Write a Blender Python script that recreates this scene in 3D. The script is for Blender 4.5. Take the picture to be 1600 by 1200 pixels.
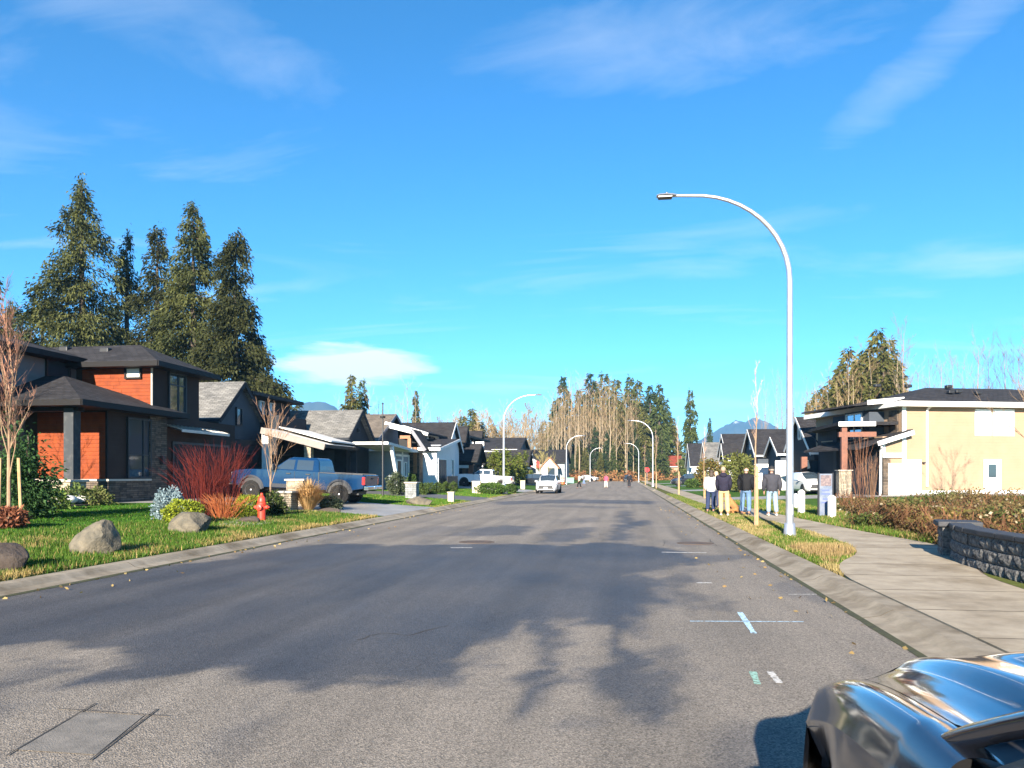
import bpy, bmesh, math, random
import numpy as np
from mathutils import Vector, Matrix
R = math.radians
rng = random.Random(7)
nr = np.random.default_rng(11)
for o in list(bpy.data.objects): bpy.data.objects.remove(o)
S = bpy.context.scene
COL = S.collection

# ---------------------------------------------------------------- camera
F, HC, HY = 1200.0, 1.6, 742.0           # focal length in photo pixels, eye height, horizon row
YAW = math.atan(176 / F); ca, sa = math.cos(YAW), math.sin(YAW)
cam = bpy.data.cameras.new('camera'); camo = bpy.data.objects.new('camera', cam); COL.objects.link(camo)
camo.location = (0, 0, HC); camo.rotation_euler = (R(90), 0, YAW)
cam.sensor_width = 36; cam.lens = 36 * F / 1600; cam.shift_y = (HY - 600) / 1600
cam.clip_start = .05; cam.clip_end = 30000
S.camera = camo

# ---------------------------------------------------------------- world, sun, exposure
SUN_EL = 20.0
SDX, SDY = .0796, .9968                   # the way shadows run on the ground
w = bpy.data.worlds.new('World'); S.world = w; w.use_nodes = True
N, L = w.node_tree.nodes, w.node_tree.links
N.clear()
def nd(tree, t, **k):
    n = tree.nodes.new(t)
    for a, b in k.items(): setattr(n, a, b)
    return n
wt = w.node_tree
sky = nd(wt, 'ShaderNodeTexSky', sky_type='NISHITA', sun_disc=False)
sky.sun_elevation = R(SUN_EL); sky.sun_rotation = math.atan2(-SDX, -SDY)
sky.air_density = .62; sky.dust_density = 0; sky.ozone_density = 2.5; sky.altitude = 60
tc = nd(wt, 'ShaderNodeTexCoord')
sep = nd(wt, 'ShaderNodeSeparateXYZ'); L.new(tc.outputs['Generated'], sep.inputs[0])
def wm(op, a, b=None, c=None):
    m = nd(wt, 'ShaderNodeMath', operation=op)
    for i, q in enumerate((a, b, c)):
        if q is None: continue
        if isinstance(q, (int, float)): m.inputs[i].default_value = q
        else: L.new(q, m.inputs[i])
    return m.outputs[0]
zz = wm('ADD', wm('MAXIMUM', sep.outputs[2], 0.0), .10)
px_, py_ = wm('DIVIDE', sep.outputs[0], zz), wm('DIVIDE', sep.outputs[1], zz)
cx = nd(wt, 'ShaderNodeCombineXYZ'); L.new(px_, cx.inputs[0]); L.new(py_, cx.inputs[1])
mp = nd(wt, 'ShaderNodeMapping'); mp.inputs['Rotation'].default_value = (0, 0, R(-28)); mp.inputs['Scale'].default_value = (.55, 1.5, 1)
mp.inputs['Location'].default_value = (7.1, 4.4, 0)
L.new(cx.outputs[0], mp.inputs[0])
n1 = nd(wt, 'ShaderNodeTexNoise'); n1.inputs['Scale'].default_value = 1.0; n1.inputs['Detail'].default_value = 9; n1.inputs['Roughness'].default_value = .58; n1.inputs['Distortion'].default_value = .9
L.new(mp.outputs[0], n1.inputs['Vector'])
r1 = nd(wt, 'ShaderNodeMapRange'); r1.inputs[1].default_value = .55; r1.inputs[2].default_value = .90; r1.inputs[4].default_value = .55
L.new(n1.outputs['Fac'], r1.inputs[0])
# low bank of cloud above the hills
cxy = nd(wt, 'ShaderNodeMath', operation='ARCTAN2'); L.new(sep.outputs[0], cxy.inputs[0]); L.new(sep.outputs[1], cxy.inputs[1])
az = cxy.outputs[0]
cb = nd(wt, 'ShaderNodeCombineXYZ'); L.new(wm('MULTIPLY', az, 5.0), cb.inputs[0]); L.new(wm('MULTIPLY', sep.outputs[2], 30.0), cb.inputs[1])
n2 = nd(wt, 'ShaderNodeTexNoise'); n2.inputs['Scale'].default_value = 1.5; n2.inputs['Detail'].default_value = 8; n2.inputs['Roughness'].default_value = .6; n2.inputs['Distortion'].default_value = .4
L.new(cb.outputs[0], n2.inputs['Vector'])
def bank(azc, azw, elc, elw):
    a = wm('DIVIDE', wm('SUBTRACT', az, azc), azw); e = wm('DIVIDE', wm('SUBTRACT', sep.outputs[2], elc), elw)
    return wm('SUBTRACT', 1.0, wm('ADD', wm('MULTIPLY', a, a), wm('MULTIPLY', e, e)))
bk = wm('MAXIMUM', bank(R(-20.2), .115, .138, .030), bank(R(63), .24, .125, .024))
bk = wm('MAXIMUM', bk, bank(R(-95), .3, .12, .024))
def wisp(azc, azw, elc, elw, tilt):
    a0 = wm('SUBTRACT', az, azc); a = wm('DIVIDE', a0, azw); e = wm('DIVIDE', wm('SUBTRACT', wm('SUBTRACT', sep.outputs[2], elc), wm('MULTIPLY', a0, tilt)), elw)
    return wm('SUBTRACT', 1.0, wm('ADD', wm('MULTIPLY', a, a), wm('MULTIPLY', e, e)))
ws = wm('MAXIMUM', wm('MAXIMUM', wisp(-.555, .17, .47, .045, -.12), wisp(.075, .24, .485, .04, .02)), wm('MAXIMUM', wisp(.345, .10, .425, .028, .50), wisp(-1.2, .3, .5, .06, .1)))
ws = wm('MAXIMUM', ws, wm('MAXIMUM', wisp(1.3, .3, .42, .05, -.1), wisp(2.6, .4, .5, .06, .1)))
bk = wm('ADD', bk, wm('MULTIPLY', wm('SUBTRACT', n2.outputs['Fac'], .5), 2.6))
r2 = nd(wt, 'ShaderNodeMapRange'); r2.inputs[1].default_value = .1; r2.inputs[2].default_value = .75; r2.inputs[4].default_value = .95
L.new(bk, r2.inputs[0])
n3 = nd(wt, 'ShaderNodeTexNoise'); n3.inputs['Scale'].default_value = 2.6; n3.inputs['Detail'].default_value = 9; n3.inputs['Roughness'].default_value = .62; n3.inputs['Distortion'].default_value = 1.3; L.new(mp.outputs[0], n3.inputs['Vector'])
r3 = nd(wt, 'ShaderNodeMapRange'); r3.inputs[1].default_value = -.25; r3.inputs[2].default_value = 1.9; r3.inputs[4].default_value = .23
L.new(wm('ADD', ws, wm('MULTIPLY', wm('SUBTRACT', n3.outputs['Fac'], .5), 4.6)), r3.inputs[0])
cl = wm('MAXIMUM', wm('MAXIMUM', r1.outputs[0], r3.outputs[0]), r2.outputs[0])
hs = nd(wt, 'ShaderNodeHueSaturation'); hs.inputs['Saturation'].default_value = 1.15; tn = nd(wt, 'ShaderNodeMix', data_type='RGBA', blend_type='MULTIPLY'); tn.inputs[0].default_value = 1; tn.inputs[7].default_value = (.80, 1.08, 1.14, 1)
L.new(sky.outputs[0], tn.inputs[6]); L.new(tn.outputs[2], hs.inputs['Color'])
mx = nd(wt, 'ShaderNodeMix', data_type='RGBA'); L.new(cl, mx.inputs[0]); L.new(hs.outputs[0], mx.inputs[6]); mx.inputs[7].default_value = (4.7, 5.0, 5.2, 1)
bg = nd(wt, 'ShaderNodeBackground'); bg.inputs['Strength'].default_value = .078; L.new(mx.outputs[2], bg.inputs[0])
wo = nd(wt, 'ShaderNodeOutputWorld'); L.new(bg.outputs[0], wo.inputs[0])

sl = bpy.data.lights.new('sun', 'SUN'); sl.energy = 5.0; sl.angle = R(.53); sl.color = (1, .90, .76)
so = bpy.data.objects.new('sun', sl); COL.objects.link(so)
e = R(SUN_EL)
so.rotation_euler = Vector((SDX * math.cos(e), SDY * math.cos(e), -math.sin(e))).to_track_quat('-Z', 'Y').to_euler()
so.location = (-20, -60, 60)
S.view_settings.view_transform = 'Standard'; S.view_settings.look = 'None'
S.view_settings.exposure = 1.70; S.view_settings.gamma = 1

# ---------------------------------------------------------------- pixel -> place
def W(px, py, d):
    lat = (px - 800) / F * d
    return Vector((lat * ca - d * sa, lat * sa + d * ca, HC - (py - HY) / F * d))
def G(px, py, z=0.0): return W(px, py, F * (HC - z) / (py - HY))
def onX(px, X, py=None):                  # the point of column px on the plane x = X
    k = (px - 800) / F; d = X / (k * ca - sa)
    return Vector((X, d * (ca + k * sa), HC - ((py if py is not None else HY) - HY) / F * d))
def onY(px, Y, py=None):
    k = (px - 800) / F; d = Y / (ca + k * sa)
    return Vector((d * (k * ca - sa), Y, HC - ((py if py is not None else HY) - HY) / F * d))
def sstep(a, b, x): t = np.clip((x - a) / (b - a), 0, 1); return t * t * (3 - 2 * t)
XL, XR = -8.05, 2.6                       # road edges
KW = .55                                  # kerb width
def gz(x, y=0):
    if x < XL - KW: return .1 + min(.42, .0615 * (XL - KW - x))
    if x > 6.2: return .1 + min(.35, .03 * (x - 6.2))
    if x < XL or x > XR: return .1
    return 0.0

# ---------------------------------------------------------------- materials
def mat(name, col, rough=.7, col2=None, vs=4.0, vd=5, lo=.35, hi=.65, bump=0, bs=40, metal=0, spec=.5, coat=0, pat=None, attr=None, trans=0, alpha=1, coord='pos', sheen=0, emit=None, rv=0):
    m = bpy.data.materials.new(name); m.use_nodes = True
    t = m.node_tree; n, l = t.nodes, t.links
    b = n['Principled BSDF']
    def setc(c): b.inputs['Base Color'].default_value = (*c, 1)
    setc(col); b.inputs['Roughness'].default_value = rough; b.inputs['Metallic'].default_value = metal
    b.inputs['Specular IOR Level'].default_value = spec
    if coat: b.inputs['Coat Weight'].default_value = coat; b.inputs['Coat Roughness'].default_value = .03
    if trans: b.inputs['Transmission Weight'].default_value = trans
    if coord == 'pos':
        g = n.new('ShaderNodeNewGeometry'); vec = g.outputs['Position']
    else:
        g = n.new('ShaderNodeTexCoord'); vec = g.outputs['Object']
    cur = None; hgt = None
    def noise(scale, det, rough_=.6):
        q = n.new('ShaderNodeTexNoise'); q.inputs['Scale'].default_value = scale; q.inputs['Detail'].default_value = det; q.inputs['Roughness'].default_value = rough_
        l.new(vec, q.inputs['Vector']); return q.outputs['Fac']
    def mixc(f, a, c, typ='MIX'):
        q = n.new('ShaderNodeMix'); q.data_type = 'RGBA'; q.blend_type = typ
        if isinstance(f, float): q.inputs[0].default_value = f
        else: l.new(f, q.inputs[0])
        for i, s in ((6, a), (7, c)):
            if isinstance(s, tuple): q.inputs[i].default_value = (*s[:3], 1)
            else: l.new(s, q.inputs[i])
        return q.outputs[2]
    def math_(op, a, c=None):
        q = n.new('ShaderNodeMath'); q.operation = op
        for i, s in enumerate((a, c)):
            if s is None: continue
            if isinstance(s, (int, float)): q.inputs[i].default_value = s
            else: l.new(s, q.inputs[i])
        return q.outputs[0]
    if attr:
        a = n.new('ShaderNodeAttribute'); a.attribute_name = attr; cur = a.outputs['Color']
    if col2 is not None:
        r = n.new('ShaderNodeMapRange'); r.inputs[1].default_value = lo; r.inputs[2].default_value = hi
        l.new(noise(vs, vd), r.inputs[0])
        cur = mixc(r.outputs[0], cur if cur else tuple(col), tuple(col2))
    if pat:
        gg = n.new('ShaderNodeNewGeometry')
        sp = n.new('ShaderNodeSeparateXYZ'); l.new(vec, sp.inputs[0])
        sn = n.new('ShaderNodeSeparateXYZ'); l.new(gg.outputs['Normal'], sn.inputs[0])
        gt = math_('GREATER_THAN', math_('ABSOLUTE', sn.outputs[0]), math_('ABSOLUTE', sn.outputs[1]))
        u = math_('ADD', math_('MULTIPLY', sp.outputs[1], gt), math_('MULTIPLY', sp.outputs[0], math_('SUBTRACT', 1.0, gt)))
        cv = n.new('ShaderNodeCombineXYZ'); l.new(u, cv.inputs[0]); l.new(sp.outputs[2], cv.inputs[1])
        kind, p = pat[0], pat[1:]
        if kind in ('shingle', 'stone'):
            bk_ = n.new('ShaderNodeTexBrick'); l.new(cv.outputs[0], bk_.inputs['Vector'])
            bw, rh, dark, lite, mort = p
            bk_.inputs['Scale'].default_value = 1; bk_.inputs['Brick Width'].default_value = bw; bk_.inputs['Row Height'].default_value = rh
            bk_.inputs['Mortar Size'].default_value = mort; bk_.inputs['Mortar Smooth'].default_value = .3
            if kind == 'stone': bk_.offset_frequency = 3; bk_.squash = .6; bk_.squash_frequency = 3; bk_.offset = .37
            bk_.inputs['Color1'].default_value = (dark,) * 3 + (1,); bk_.inputs['Color2'].default_value = (lite,) * 3 + (1,); bk_.inputs['Mortar'].default_value = (dark * .55,) * 3 + (1,)
            cur = mixc(1.0, cur if cur else tuple(col), bk_.outputs['Color'], 'MULTIPLY')
            hgt = math_('SUBTRACT', 1.0, bk_.outputs['Fac'])
            if kind == 'shingle':
                saw = math_('FRACT', math_('DIVIDE', sp.outputs[2], rh)); hgt = math_('SUBTRACT', hgt, saw)
        elif kind == 'lap':
            hgt = math_('SUBTRACT', 1.0, math_('FRACT', math_('DIVIDE', sp.outputs[2], p[0])))
        elif kind == 'batten':
            fr = math_('FRACT', math_('DIVIDE', u, p[0])); hgt = math_('LESS_THAN', fr, .14)
        elif kind == 'panel':
            fr = math_('FRACT', math_('DIVIDE', sp.outputs[2], p[0])); hgt = math_('GREATER_THAN', fr, .06)
    if cur is not None: l.new(cur, b.inputs['Base Color'])
    nrm = None
    if hgt is not None:
        q = n.new('ShaderNodeBump'); q.inputs['Strength'].default_value = .45 if pat[0] == 'lap' else .9; q.inputs['Distance'].default_value = .02; l.new(hgt, q.inputs['Height']); nrm = q.outputs[0]
    if bump:
        q = n.new('ShaderNodeBump'); q.inputs['Strength'].default_value = 1; q.inputs['Distance'].default_value = bump; l.new(noise(bs, 6), q.inputs['Height'])
        if nrm: l.new(nrm, q.inputs['Normal'])
        nrm = q.outputs[0]
    if nrm: l.new(nrm, b.inputs['Normal'])
    if rv:
        r = n.new('ShaderNodeMapRange'); r.inputs[3].default_value = rough - rv; r.inputs[4].default_value = rough + rv; r.inputs[1].default_value = .3; r.inputs[2].default_value = .7
        l.new(noise(vs * 1.7, 5), r.inputs[0]); l.new(r.outputs[0], b.inputs['Roughness'])
    return m

M = {}
def dm(key, *a, **k): M[key] = mat(key, *a, **k)
dm('concrete', (.40, .335, .245), .88, (.27, .225, .165), vs=4, vd=12, lo=.35, hi=.85, bump=.003, bs=120, spec=.25)
dm('kerb', (.33, .28, .21), .9, (.21, .178, .132), vs=6, vd=12, lo=.35, hi=.85, bump=.003, bs=120, spec=.25)
def stain(key, sc, lo, hi, dark, tint=(1, .93, .82)):      # broad grime with a shape of its own
    t = M[key].node_tree; n, l = t.nodes, t.links; b = n['Principled BSDF']; old = b.inputs['Base Color'].links[0].from_socket
    g = n.new('ShaderNodeNewGeometry'); q = n.new('ShaderNodeTexNoise'); q.inputs['Scale'].default_value = sc; q.inputs['Detail'].default_value = 8; q.inputs['Roughness'].default_value = .65; l.new(g.outputs['Position'], q.inputs['Vector'])
    r = n.new('ShaderNodeMapRange'); r.inputs[1].default_value = lo; r.inputs[2].default_value = hi; l.new(q.outputs['Fac'], r.inputs[0])
    m = n.new('ShaderNodeMix'); m.data_type = 'RGBA'; m.blend_type = 'MULTIPLY'; l.new(r.outputs[0], m.inputs[0]); l.new(old, m.inputs[6]); m.inputs[7].default_value = (dark * tint[0], dark * tint[1], dark * tint[2], 1); l.new(m.outputs[2], b.inputs['Base Color'])
stain('concrete', .55, .50, .68, .55); stain('kerb', .8, .46, .66, .50)
dm('ground', (.13, .115, .04), .95, (.085, .115, .022), spec=.1, vs=.35, bump=.03, bs=6)
dm('lawn', (.040, .105, .010), .95, (.065, .125, .014), spec=.1, vs=.9, bump=.03, bs=30)
dm('soil', (.055, .035, .022), .95, (.09, .06, .04), vs=5, bump=.03, bs=25)
dm('moss', (.03, .03, .012), .95, (.055, .06, .018), vs=9, bump=.01, bs=70)
dm('drive', (.33, .31, .28), .6, (.24, .225, .20), vs=.8, bump=.003, bs=90, rv=.12)
dm('drive_dark', (.12, .115, .11), .75, (.085, .083, .08), vs=1.0, bump=.004, bs=90)
dm('steel', (.62, .63, .65), .38, (.50, .51, .53), vs=3, metal=.75, bump=.001, bs=60)
dm('lamp_dark', (.03, .03, .035), .35)
dm('glass', (.03, .045, .06), .05, spec=.9)
dm('glass_sky', (.35, .45, .55), .04, spec=1, metal=.95)
dm('white', (.80, .79, .76), .55, (.72, .71, .68), vs=2.5)
dm('offwhite', (.66, .64, .60), .65, (.58, .56, .52), vs=2)
dm('black', (.015, .015, .016), .5)
dm('rubber', (.010, .0095, .009), .85, (.022, .020, .018), vs=7, spec=.2)
dm('chrome', (.75, .75, .76), .12, metal=1)
dm('rim', (.42, .42, .43), .3, metal=.85)
dm('dark_metal', (.03, .032, .035), .4, metal=.3)

# ---------------------------------------------------------------- mesh building
class MB:
    def __init__(s): s.v = []; s.f = []
    def quad(s, *p):
        i = len(s.v); s.v += [tuple(q) for q in p]; s.f.append(tuple(range(i, i + len(p)))); return s
    def box(s, x0, x1, y0, y1, z0, z1, mtx=None):
        i = len(s.v)
        p = [Vector((x, y, z)) for z in (z0, z1) for y in (y0, y1) for x in (x0, x1)]
        if mtx is not None: p = [mtx @ q for q in p]
        s.v += [tuple(q) for q in p]
        s.f += [tuple(i + k for k in f) for f in ((0, 2, 3, 1), (4, 5, 7, 6), (0, 1, 5, 4), (2, 6, 7, 3), (0, 4, 6, 2), (1, 3, 7, 5))]
        return s
    def bar(s, a, b, w, h=None, up=Vector((0, 0, 1))):
        a, b = Vector(a), Vector(b); h = h or w
        d = (b - a); ln = d.length; d.normalize()
        if abs(d.dot(up)) > .98: up = Vector((0, 1, 0))
        r = d.cross(up).normalized(); u = r.cross(d)
        i = len(s.v)
        for q in (a, b):
            for sx, sy in ((-1, -1), (1, -1), (1, 1), (-1, 1)): s.v.append(tuple(q + r * (w / 2 * sx) + u * (h / 2 * sy)))
        s.f += [tuple(i + k for k in f) for f in ((0, 1, 2, 3), (7, 6, 5, 4), (0, 4, 5, 1), (1, 5, 6, 2), (2, 6, 7, 3), (3, 7, 4, 0))]
        return s
    def tube(s, pts, rad, n=8, cap=True):
        pts = [Vector(p) for p in pts]; rings = []
        if not hasattr(rad, '__len__'): rad = [rad] * len(pts)
        ref = Vector((.31, .95, .05))
        for k, p in enumerate(pts):
            d = (pts[min(k + 1, len(pts) - 1)] - pts[max(k - 1, 0)]).normalized()
            if abs(d.dot(ref)) > .95: ref = Vector((1, 0, .1)).normalized()
            a = d.cross(ref).normalized(); b = d.cross(a)
            i = len(s.v)
            for j in range(n):
                t = 2 * math.pi * j / n; s.v.append(tuple(p + (a * math.cos(t) + b * math.sin(t)) * rad[k]))
            rings.append(i)
        for r0, r1 in zip(rings, rings[1:]):
            for j in range(n): s.f.append((r0 + j, r0 + (j + 1) % n, r1 + (j + 1) % n, r1 + j))
        if cap and n > 2:
            s.f.append(tuple(rings[0] + j for j in reversed(range(n)))); s.f.append(tuple(rings[-1] + j for j in range(n)))
        return s
    def lathe(s, prof, c=(0, 0, 0), axis='z', n=20):
        rings = []
        for r, h in prof:
            i = len(s.v); rings.append(i)
            for j in range(n):
                t = 2 * math.pi * j / n; a, b = r * math.cos(t), r * math.sin(t)
                p = {'z': (a, b, h), 'y': (a, h, b), 'x': (h, a, b)}[axis]
                s.v.append((c[0] + p[0], c[1] + p[1], c[2] + p[2]))
        for r0, r1 in zip(rings, rings[1:]):
            for j in range(n): s.f.append((r0 + j, r0 + (j + 1) % n, r1 + (j + 1) % n, r1 + j))
        s.f.append(tuple(rings[0] + j for j in reversed(range(n)))); s.f.append(tuple(rings[-1] + j for j in range(n)))
        return s
    def prism(s, poly, axis, a, b):       # a closed outline pushed along an axis
        def P(q, t): return {'x': (t, q[0], q[1]), 'y': (q[0], t, q[1]), 'z': (q[0], q[1], t)}[axis]
        i = len(s.v); n = len(poly)
        s.v += [P(q, a) for q in poly] + [P(q, b) for q in poly]
        s.f.append(tuple(range(i, i + n))); s.f.append(tuple(reversed(range(i + n, i + 2 * n))))
        for j in range(n): s.f.append((i + j, i + n + j, i + n + (j + 1) % n, i + (j + 1) % n))
        return s
    def ell(s, c, r, n=12, m=8, jit=0):
        i = len(s.v); c = Vector(c)
        if not hasattr(r, '__len__'): r = (r, r, r)
        for a in range(m + 1):
            th = math.pi * a / m
            for b in range(n):
                ph = 2 * math.pi * b / n; j = 1 + (rng.uniform(-jit, jit) if jit else 0)
                s.v.append((c[0] + r[0] * math.sin(th) * math.cos(ph) * j, c[1] + r[1] * math.sin(th) * math.sin(ph) * j, c[2] + r[2] * math.cos(th) * j))
        for a in range(m):
            for b in range(n): s.f.append((i + a * n + b, i + (a + 1) * n + b, i + (a + 1) * n + (b + 1) % n, i + a * n + (b + 1) % n))
        return s
    def build(s, name, m, parent=None, smooth=False, bevel=0, sharp=None):
        me = bpy.data.meshes.new(name); me.from_pydata(s.v, [], s.f); me.update()
        bm = bmesh.new(); bm.from_mesh(me); bmesh.ops.recalc_face_normals(bm, faces=bm.faces)
        bm.to_mesh(me); bm.free()
        if smooth:
            me.polygons.foreach_set('use_smooth', [True] * len(me.polygons))
            me.set_sharp_from_angle(angle=R(sharp or 40))
        return link(name, me, m, parent, bevel)
def link(name, me, m, parent=None, bevel=0):
    o = bpy.data.objects.new(name, me); COL.objects.link(o)
    if m is not None: me.materials.append(M[m] if isinstance(m, str) else m)
    if parent is not None: o.parent = parent
    if bevel:
        b = o.modifiers.new('bevel', 'BEVEL'); b.width = bevel; b.segments = 2; b.limit_method = 'ANGLE'; b.angle_limit = R(35)
    return o
def fast(name, V, Fc, m, parent=None, cols=None, smooth=False):   # numpy verts (n,3) and faces (m,k)
    me = bpy.data.meshes.new(name); V = np.asarray(V, np.float32); Fc = np.asarray(Fc, np.int32); k = Fc.shape[1]
    me.vertices.add(len(V)); me.vertices.foreach_set('co', V.ravel())
    me.loops.add(Fc.size); me.loops.foreach_set('vertex_index', Fc.ravel())
    me.polygons.add(len(Fc)); me.polygons.foreach_set('loop_start', np.arange(0, Fc.size, k, dtype=np.int32))
    if smooth: me.polygons.foreach_set('use_smooth', np.ones(len(Fc), bool))
    me.update(calc_edges=True)
    if cols is not None:
        ca_ = me.color_attributes.new('Col', 'FLOAT_COLOR', 'POINT'); c4 = np.ones((len(V), 4), np.float32); c4[:, :3] = cols; ca_.data.foreach_set('color', c4.ravel())
    return link(name, me, m, parent)
def tag(o, label=None, cat=None, group=None, kind=None):
    for k, v in (('label', label), ('category', cat), ('group', group), ('kind', kind)):
        if v: o[k] = v
    return o
def thing(name, label, cat, loc=(0, 0, 0), rz=0, group=None):
    o = bpy.data.objects.new(name, None); COL.objects.link(o); o.location = loc; o.rotation_euler = (0, 0, rz); o.empty_display_size = .2
    return tag(o, label, cat, group)
def kids(o): return [c for c in bpy.data.objects if c.parent == o]
CH = {}
def dup(root, loc, rz=0, sc=1.0, label=None, group=None):
    if root.name not in CH: CH[root.name] = [(c, kids(c)) for c in kids(root)]
    r = root.copy(); COL.objects.link(r); r.location = loc; r.rotation_euler = (0, 0, rz); r.scale = (sc, sc, sc) if not hasattr(sc, '__len__') else sc
    if label: r['label'] = label
    if group: r['group'] = group
    for c, gs in CH[root.name]:
        q = c.copy(); COL.objects.link(q); q.parent = r
        for g in gs:
            z = g.copy(); COL.objects.link(z); z.parent = q
    return r
def vnoise(x, y, seed=0):                 # smooth value noise on arrays
    r = np.random.default_rng(seed); T = r.random((256, 256))
    xi, yi = np.floor(x).astype(int), np.floor(y).astype(int); fx, fy = x - xi, y - yi
    fx, fy = fx * fx * (3 - 2 * fx), fy * fy * (3 - 2 * fy)
    g = lambda a, b: T[a % 256, b % 256]
    return (g(xi, yi) * (1 - fx) + g(xi + 1, yi) * fx) * (1 - fy) + (g(xi, yi + 1) * (1 - fx) + g(xi + 1, yi + 1) * fx) * fy
def fbm(x, y, seed=0, o=4): return sum(vnoise(x * 2 ** i, y * 2 ** i, seed + i) * .5 ** i for i in range(o)) / sum(.5 ** i for i in range(o))
# ================================================================ ground, road, kerbs, pavement
YEND = 196.0
xs = [-9000, -2500, -600, -150, -60, -30, -15.43, -12, XL - KW + .02, XL - KW + .021, XR + KW - .021, XR + KW - .02, 6.2, 17.9, 30, 60, 150, 600, 2500, 9000]
ys = [-400, -60, -20, 0, 10, 20, 30, 45, 60, 90, 130, YEND, 260, 500, 1500, 4000, 12000]
V = []; Fc = []
for y in ys:
    for x in xs:
        z = -.08 if XL - KW + .0205 < x < XR + KW - .0205 else gz(x) - .008
        V.append((x, y, z))
nx = len(xs)
for j in range(len(ys) - 1):
    for i in range(nx - 1): Fc.append((j * nx + i, j * nx + i + 1, (j + 1) * nx + i + 1, (j + 1) * nx + i))
tag(fast('ground', V, Fc, 'ground'), 'winter grass and bare earth ground', None, None, 'structure')

def sheet(name, poly_x, y0, y1, m, lift=.012, label=None):      # strip following the ground between two x
    a, b = poly_x; X = sorted(set([a, b] + [q for q in (-15.43, 6.2, 17.9, XL - KW, XR + KW) if a < q < b]))
    Y = np.linspace(y0, y1, 5); v = [(x, y, gz(x) + lift) for y in Y for x in X]; n = len(X)
    f = [(j * n + i, j * n + i + 1, (j + 1) * n + i + 1, (j + 1) * n + i) for j in range(4) for i in range(n - 1)]
    return tag(fast(name, v, f, m), label, None, None, 'structure')

# --- asphalt, damp where the photograph shows it drying
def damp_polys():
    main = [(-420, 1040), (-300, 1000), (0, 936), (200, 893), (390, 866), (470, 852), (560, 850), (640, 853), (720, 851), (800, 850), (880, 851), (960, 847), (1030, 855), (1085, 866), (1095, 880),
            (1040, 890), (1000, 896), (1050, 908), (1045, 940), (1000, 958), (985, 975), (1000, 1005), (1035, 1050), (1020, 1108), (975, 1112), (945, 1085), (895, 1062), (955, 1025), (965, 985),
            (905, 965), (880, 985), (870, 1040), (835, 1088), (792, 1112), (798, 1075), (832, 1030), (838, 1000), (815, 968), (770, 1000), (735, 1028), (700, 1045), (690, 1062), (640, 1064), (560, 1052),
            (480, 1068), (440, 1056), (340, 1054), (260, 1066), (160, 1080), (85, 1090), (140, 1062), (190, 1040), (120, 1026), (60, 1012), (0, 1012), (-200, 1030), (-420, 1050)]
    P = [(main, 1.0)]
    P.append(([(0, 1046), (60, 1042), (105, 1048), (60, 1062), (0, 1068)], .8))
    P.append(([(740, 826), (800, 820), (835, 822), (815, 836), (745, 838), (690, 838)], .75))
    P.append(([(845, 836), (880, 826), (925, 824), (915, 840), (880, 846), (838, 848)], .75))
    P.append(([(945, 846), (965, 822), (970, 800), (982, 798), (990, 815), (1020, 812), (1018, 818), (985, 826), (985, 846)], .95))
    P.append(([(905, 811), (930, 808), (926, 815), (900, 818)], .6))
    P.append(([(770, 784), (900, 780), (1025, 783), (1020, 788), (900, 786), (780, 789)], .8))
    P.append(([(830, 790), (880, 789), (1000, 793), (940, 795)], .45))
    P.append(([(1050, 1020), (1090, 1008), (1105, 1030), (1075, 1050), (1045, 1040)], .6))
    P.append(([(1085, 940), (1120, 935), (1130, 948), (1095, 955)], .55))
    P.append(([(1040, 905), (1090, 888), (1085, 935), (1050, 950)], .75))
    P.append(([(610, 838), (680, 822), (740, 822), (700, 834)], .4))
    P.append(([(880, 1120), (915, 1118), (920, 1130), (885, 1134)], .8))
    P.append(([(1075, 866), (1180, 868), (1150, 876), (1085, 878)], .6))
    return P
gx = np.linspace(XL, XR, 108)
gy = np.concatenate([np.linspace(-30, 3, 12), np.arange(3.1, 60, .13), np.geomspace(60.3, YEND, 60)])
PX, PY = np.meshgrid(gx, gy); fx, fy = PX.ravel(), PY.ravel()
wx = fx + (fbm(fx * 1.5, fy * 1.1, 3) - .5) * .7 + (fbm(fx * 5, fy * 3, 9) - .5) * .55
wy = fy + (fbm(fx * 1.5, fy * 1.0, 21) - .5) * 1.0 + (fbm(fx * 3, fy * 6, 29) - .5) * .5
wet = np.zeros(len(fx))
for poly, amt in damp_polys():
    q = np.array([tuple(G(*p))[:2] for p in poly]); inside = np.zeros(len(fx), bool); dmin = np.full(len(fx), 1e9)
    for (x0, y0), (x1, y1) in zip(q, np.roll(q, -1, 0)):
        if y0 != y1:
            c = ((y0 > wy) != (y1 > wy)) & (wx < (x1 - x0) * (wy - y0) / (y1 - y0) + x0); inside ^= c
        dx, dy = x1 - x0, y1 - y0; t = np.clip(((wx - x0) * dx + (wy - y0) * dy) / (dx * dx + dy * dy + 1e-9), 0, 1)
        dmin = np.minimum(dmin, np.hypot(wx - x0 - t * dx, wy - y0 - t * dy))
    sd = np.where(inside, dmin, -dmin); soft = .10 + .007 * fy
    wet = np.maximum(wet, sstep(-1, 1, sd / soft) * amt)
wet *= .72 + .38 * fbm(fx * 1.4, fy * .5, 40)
wet = np.maximum(wet, .45 * sstep(.60, .74, fbm(fx * 1.3, fy * .45, 63)) * sstep(40, 6, fy))
crown = .05 * (1 - ((fx - (XL + XR) / 2) / ((XR - XL) / 2)) ** 2) * 0
V = np.stack([fx, fy, np.zeros(len(fx)) + crown], 1); nx = len(gx)
ii = np.arange((len(gy) - 1) * (nx - 1)); r_, c_ = ii // (nx - 1), ii % (nx - 1); b0 = r_ * nx + c_
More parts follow.
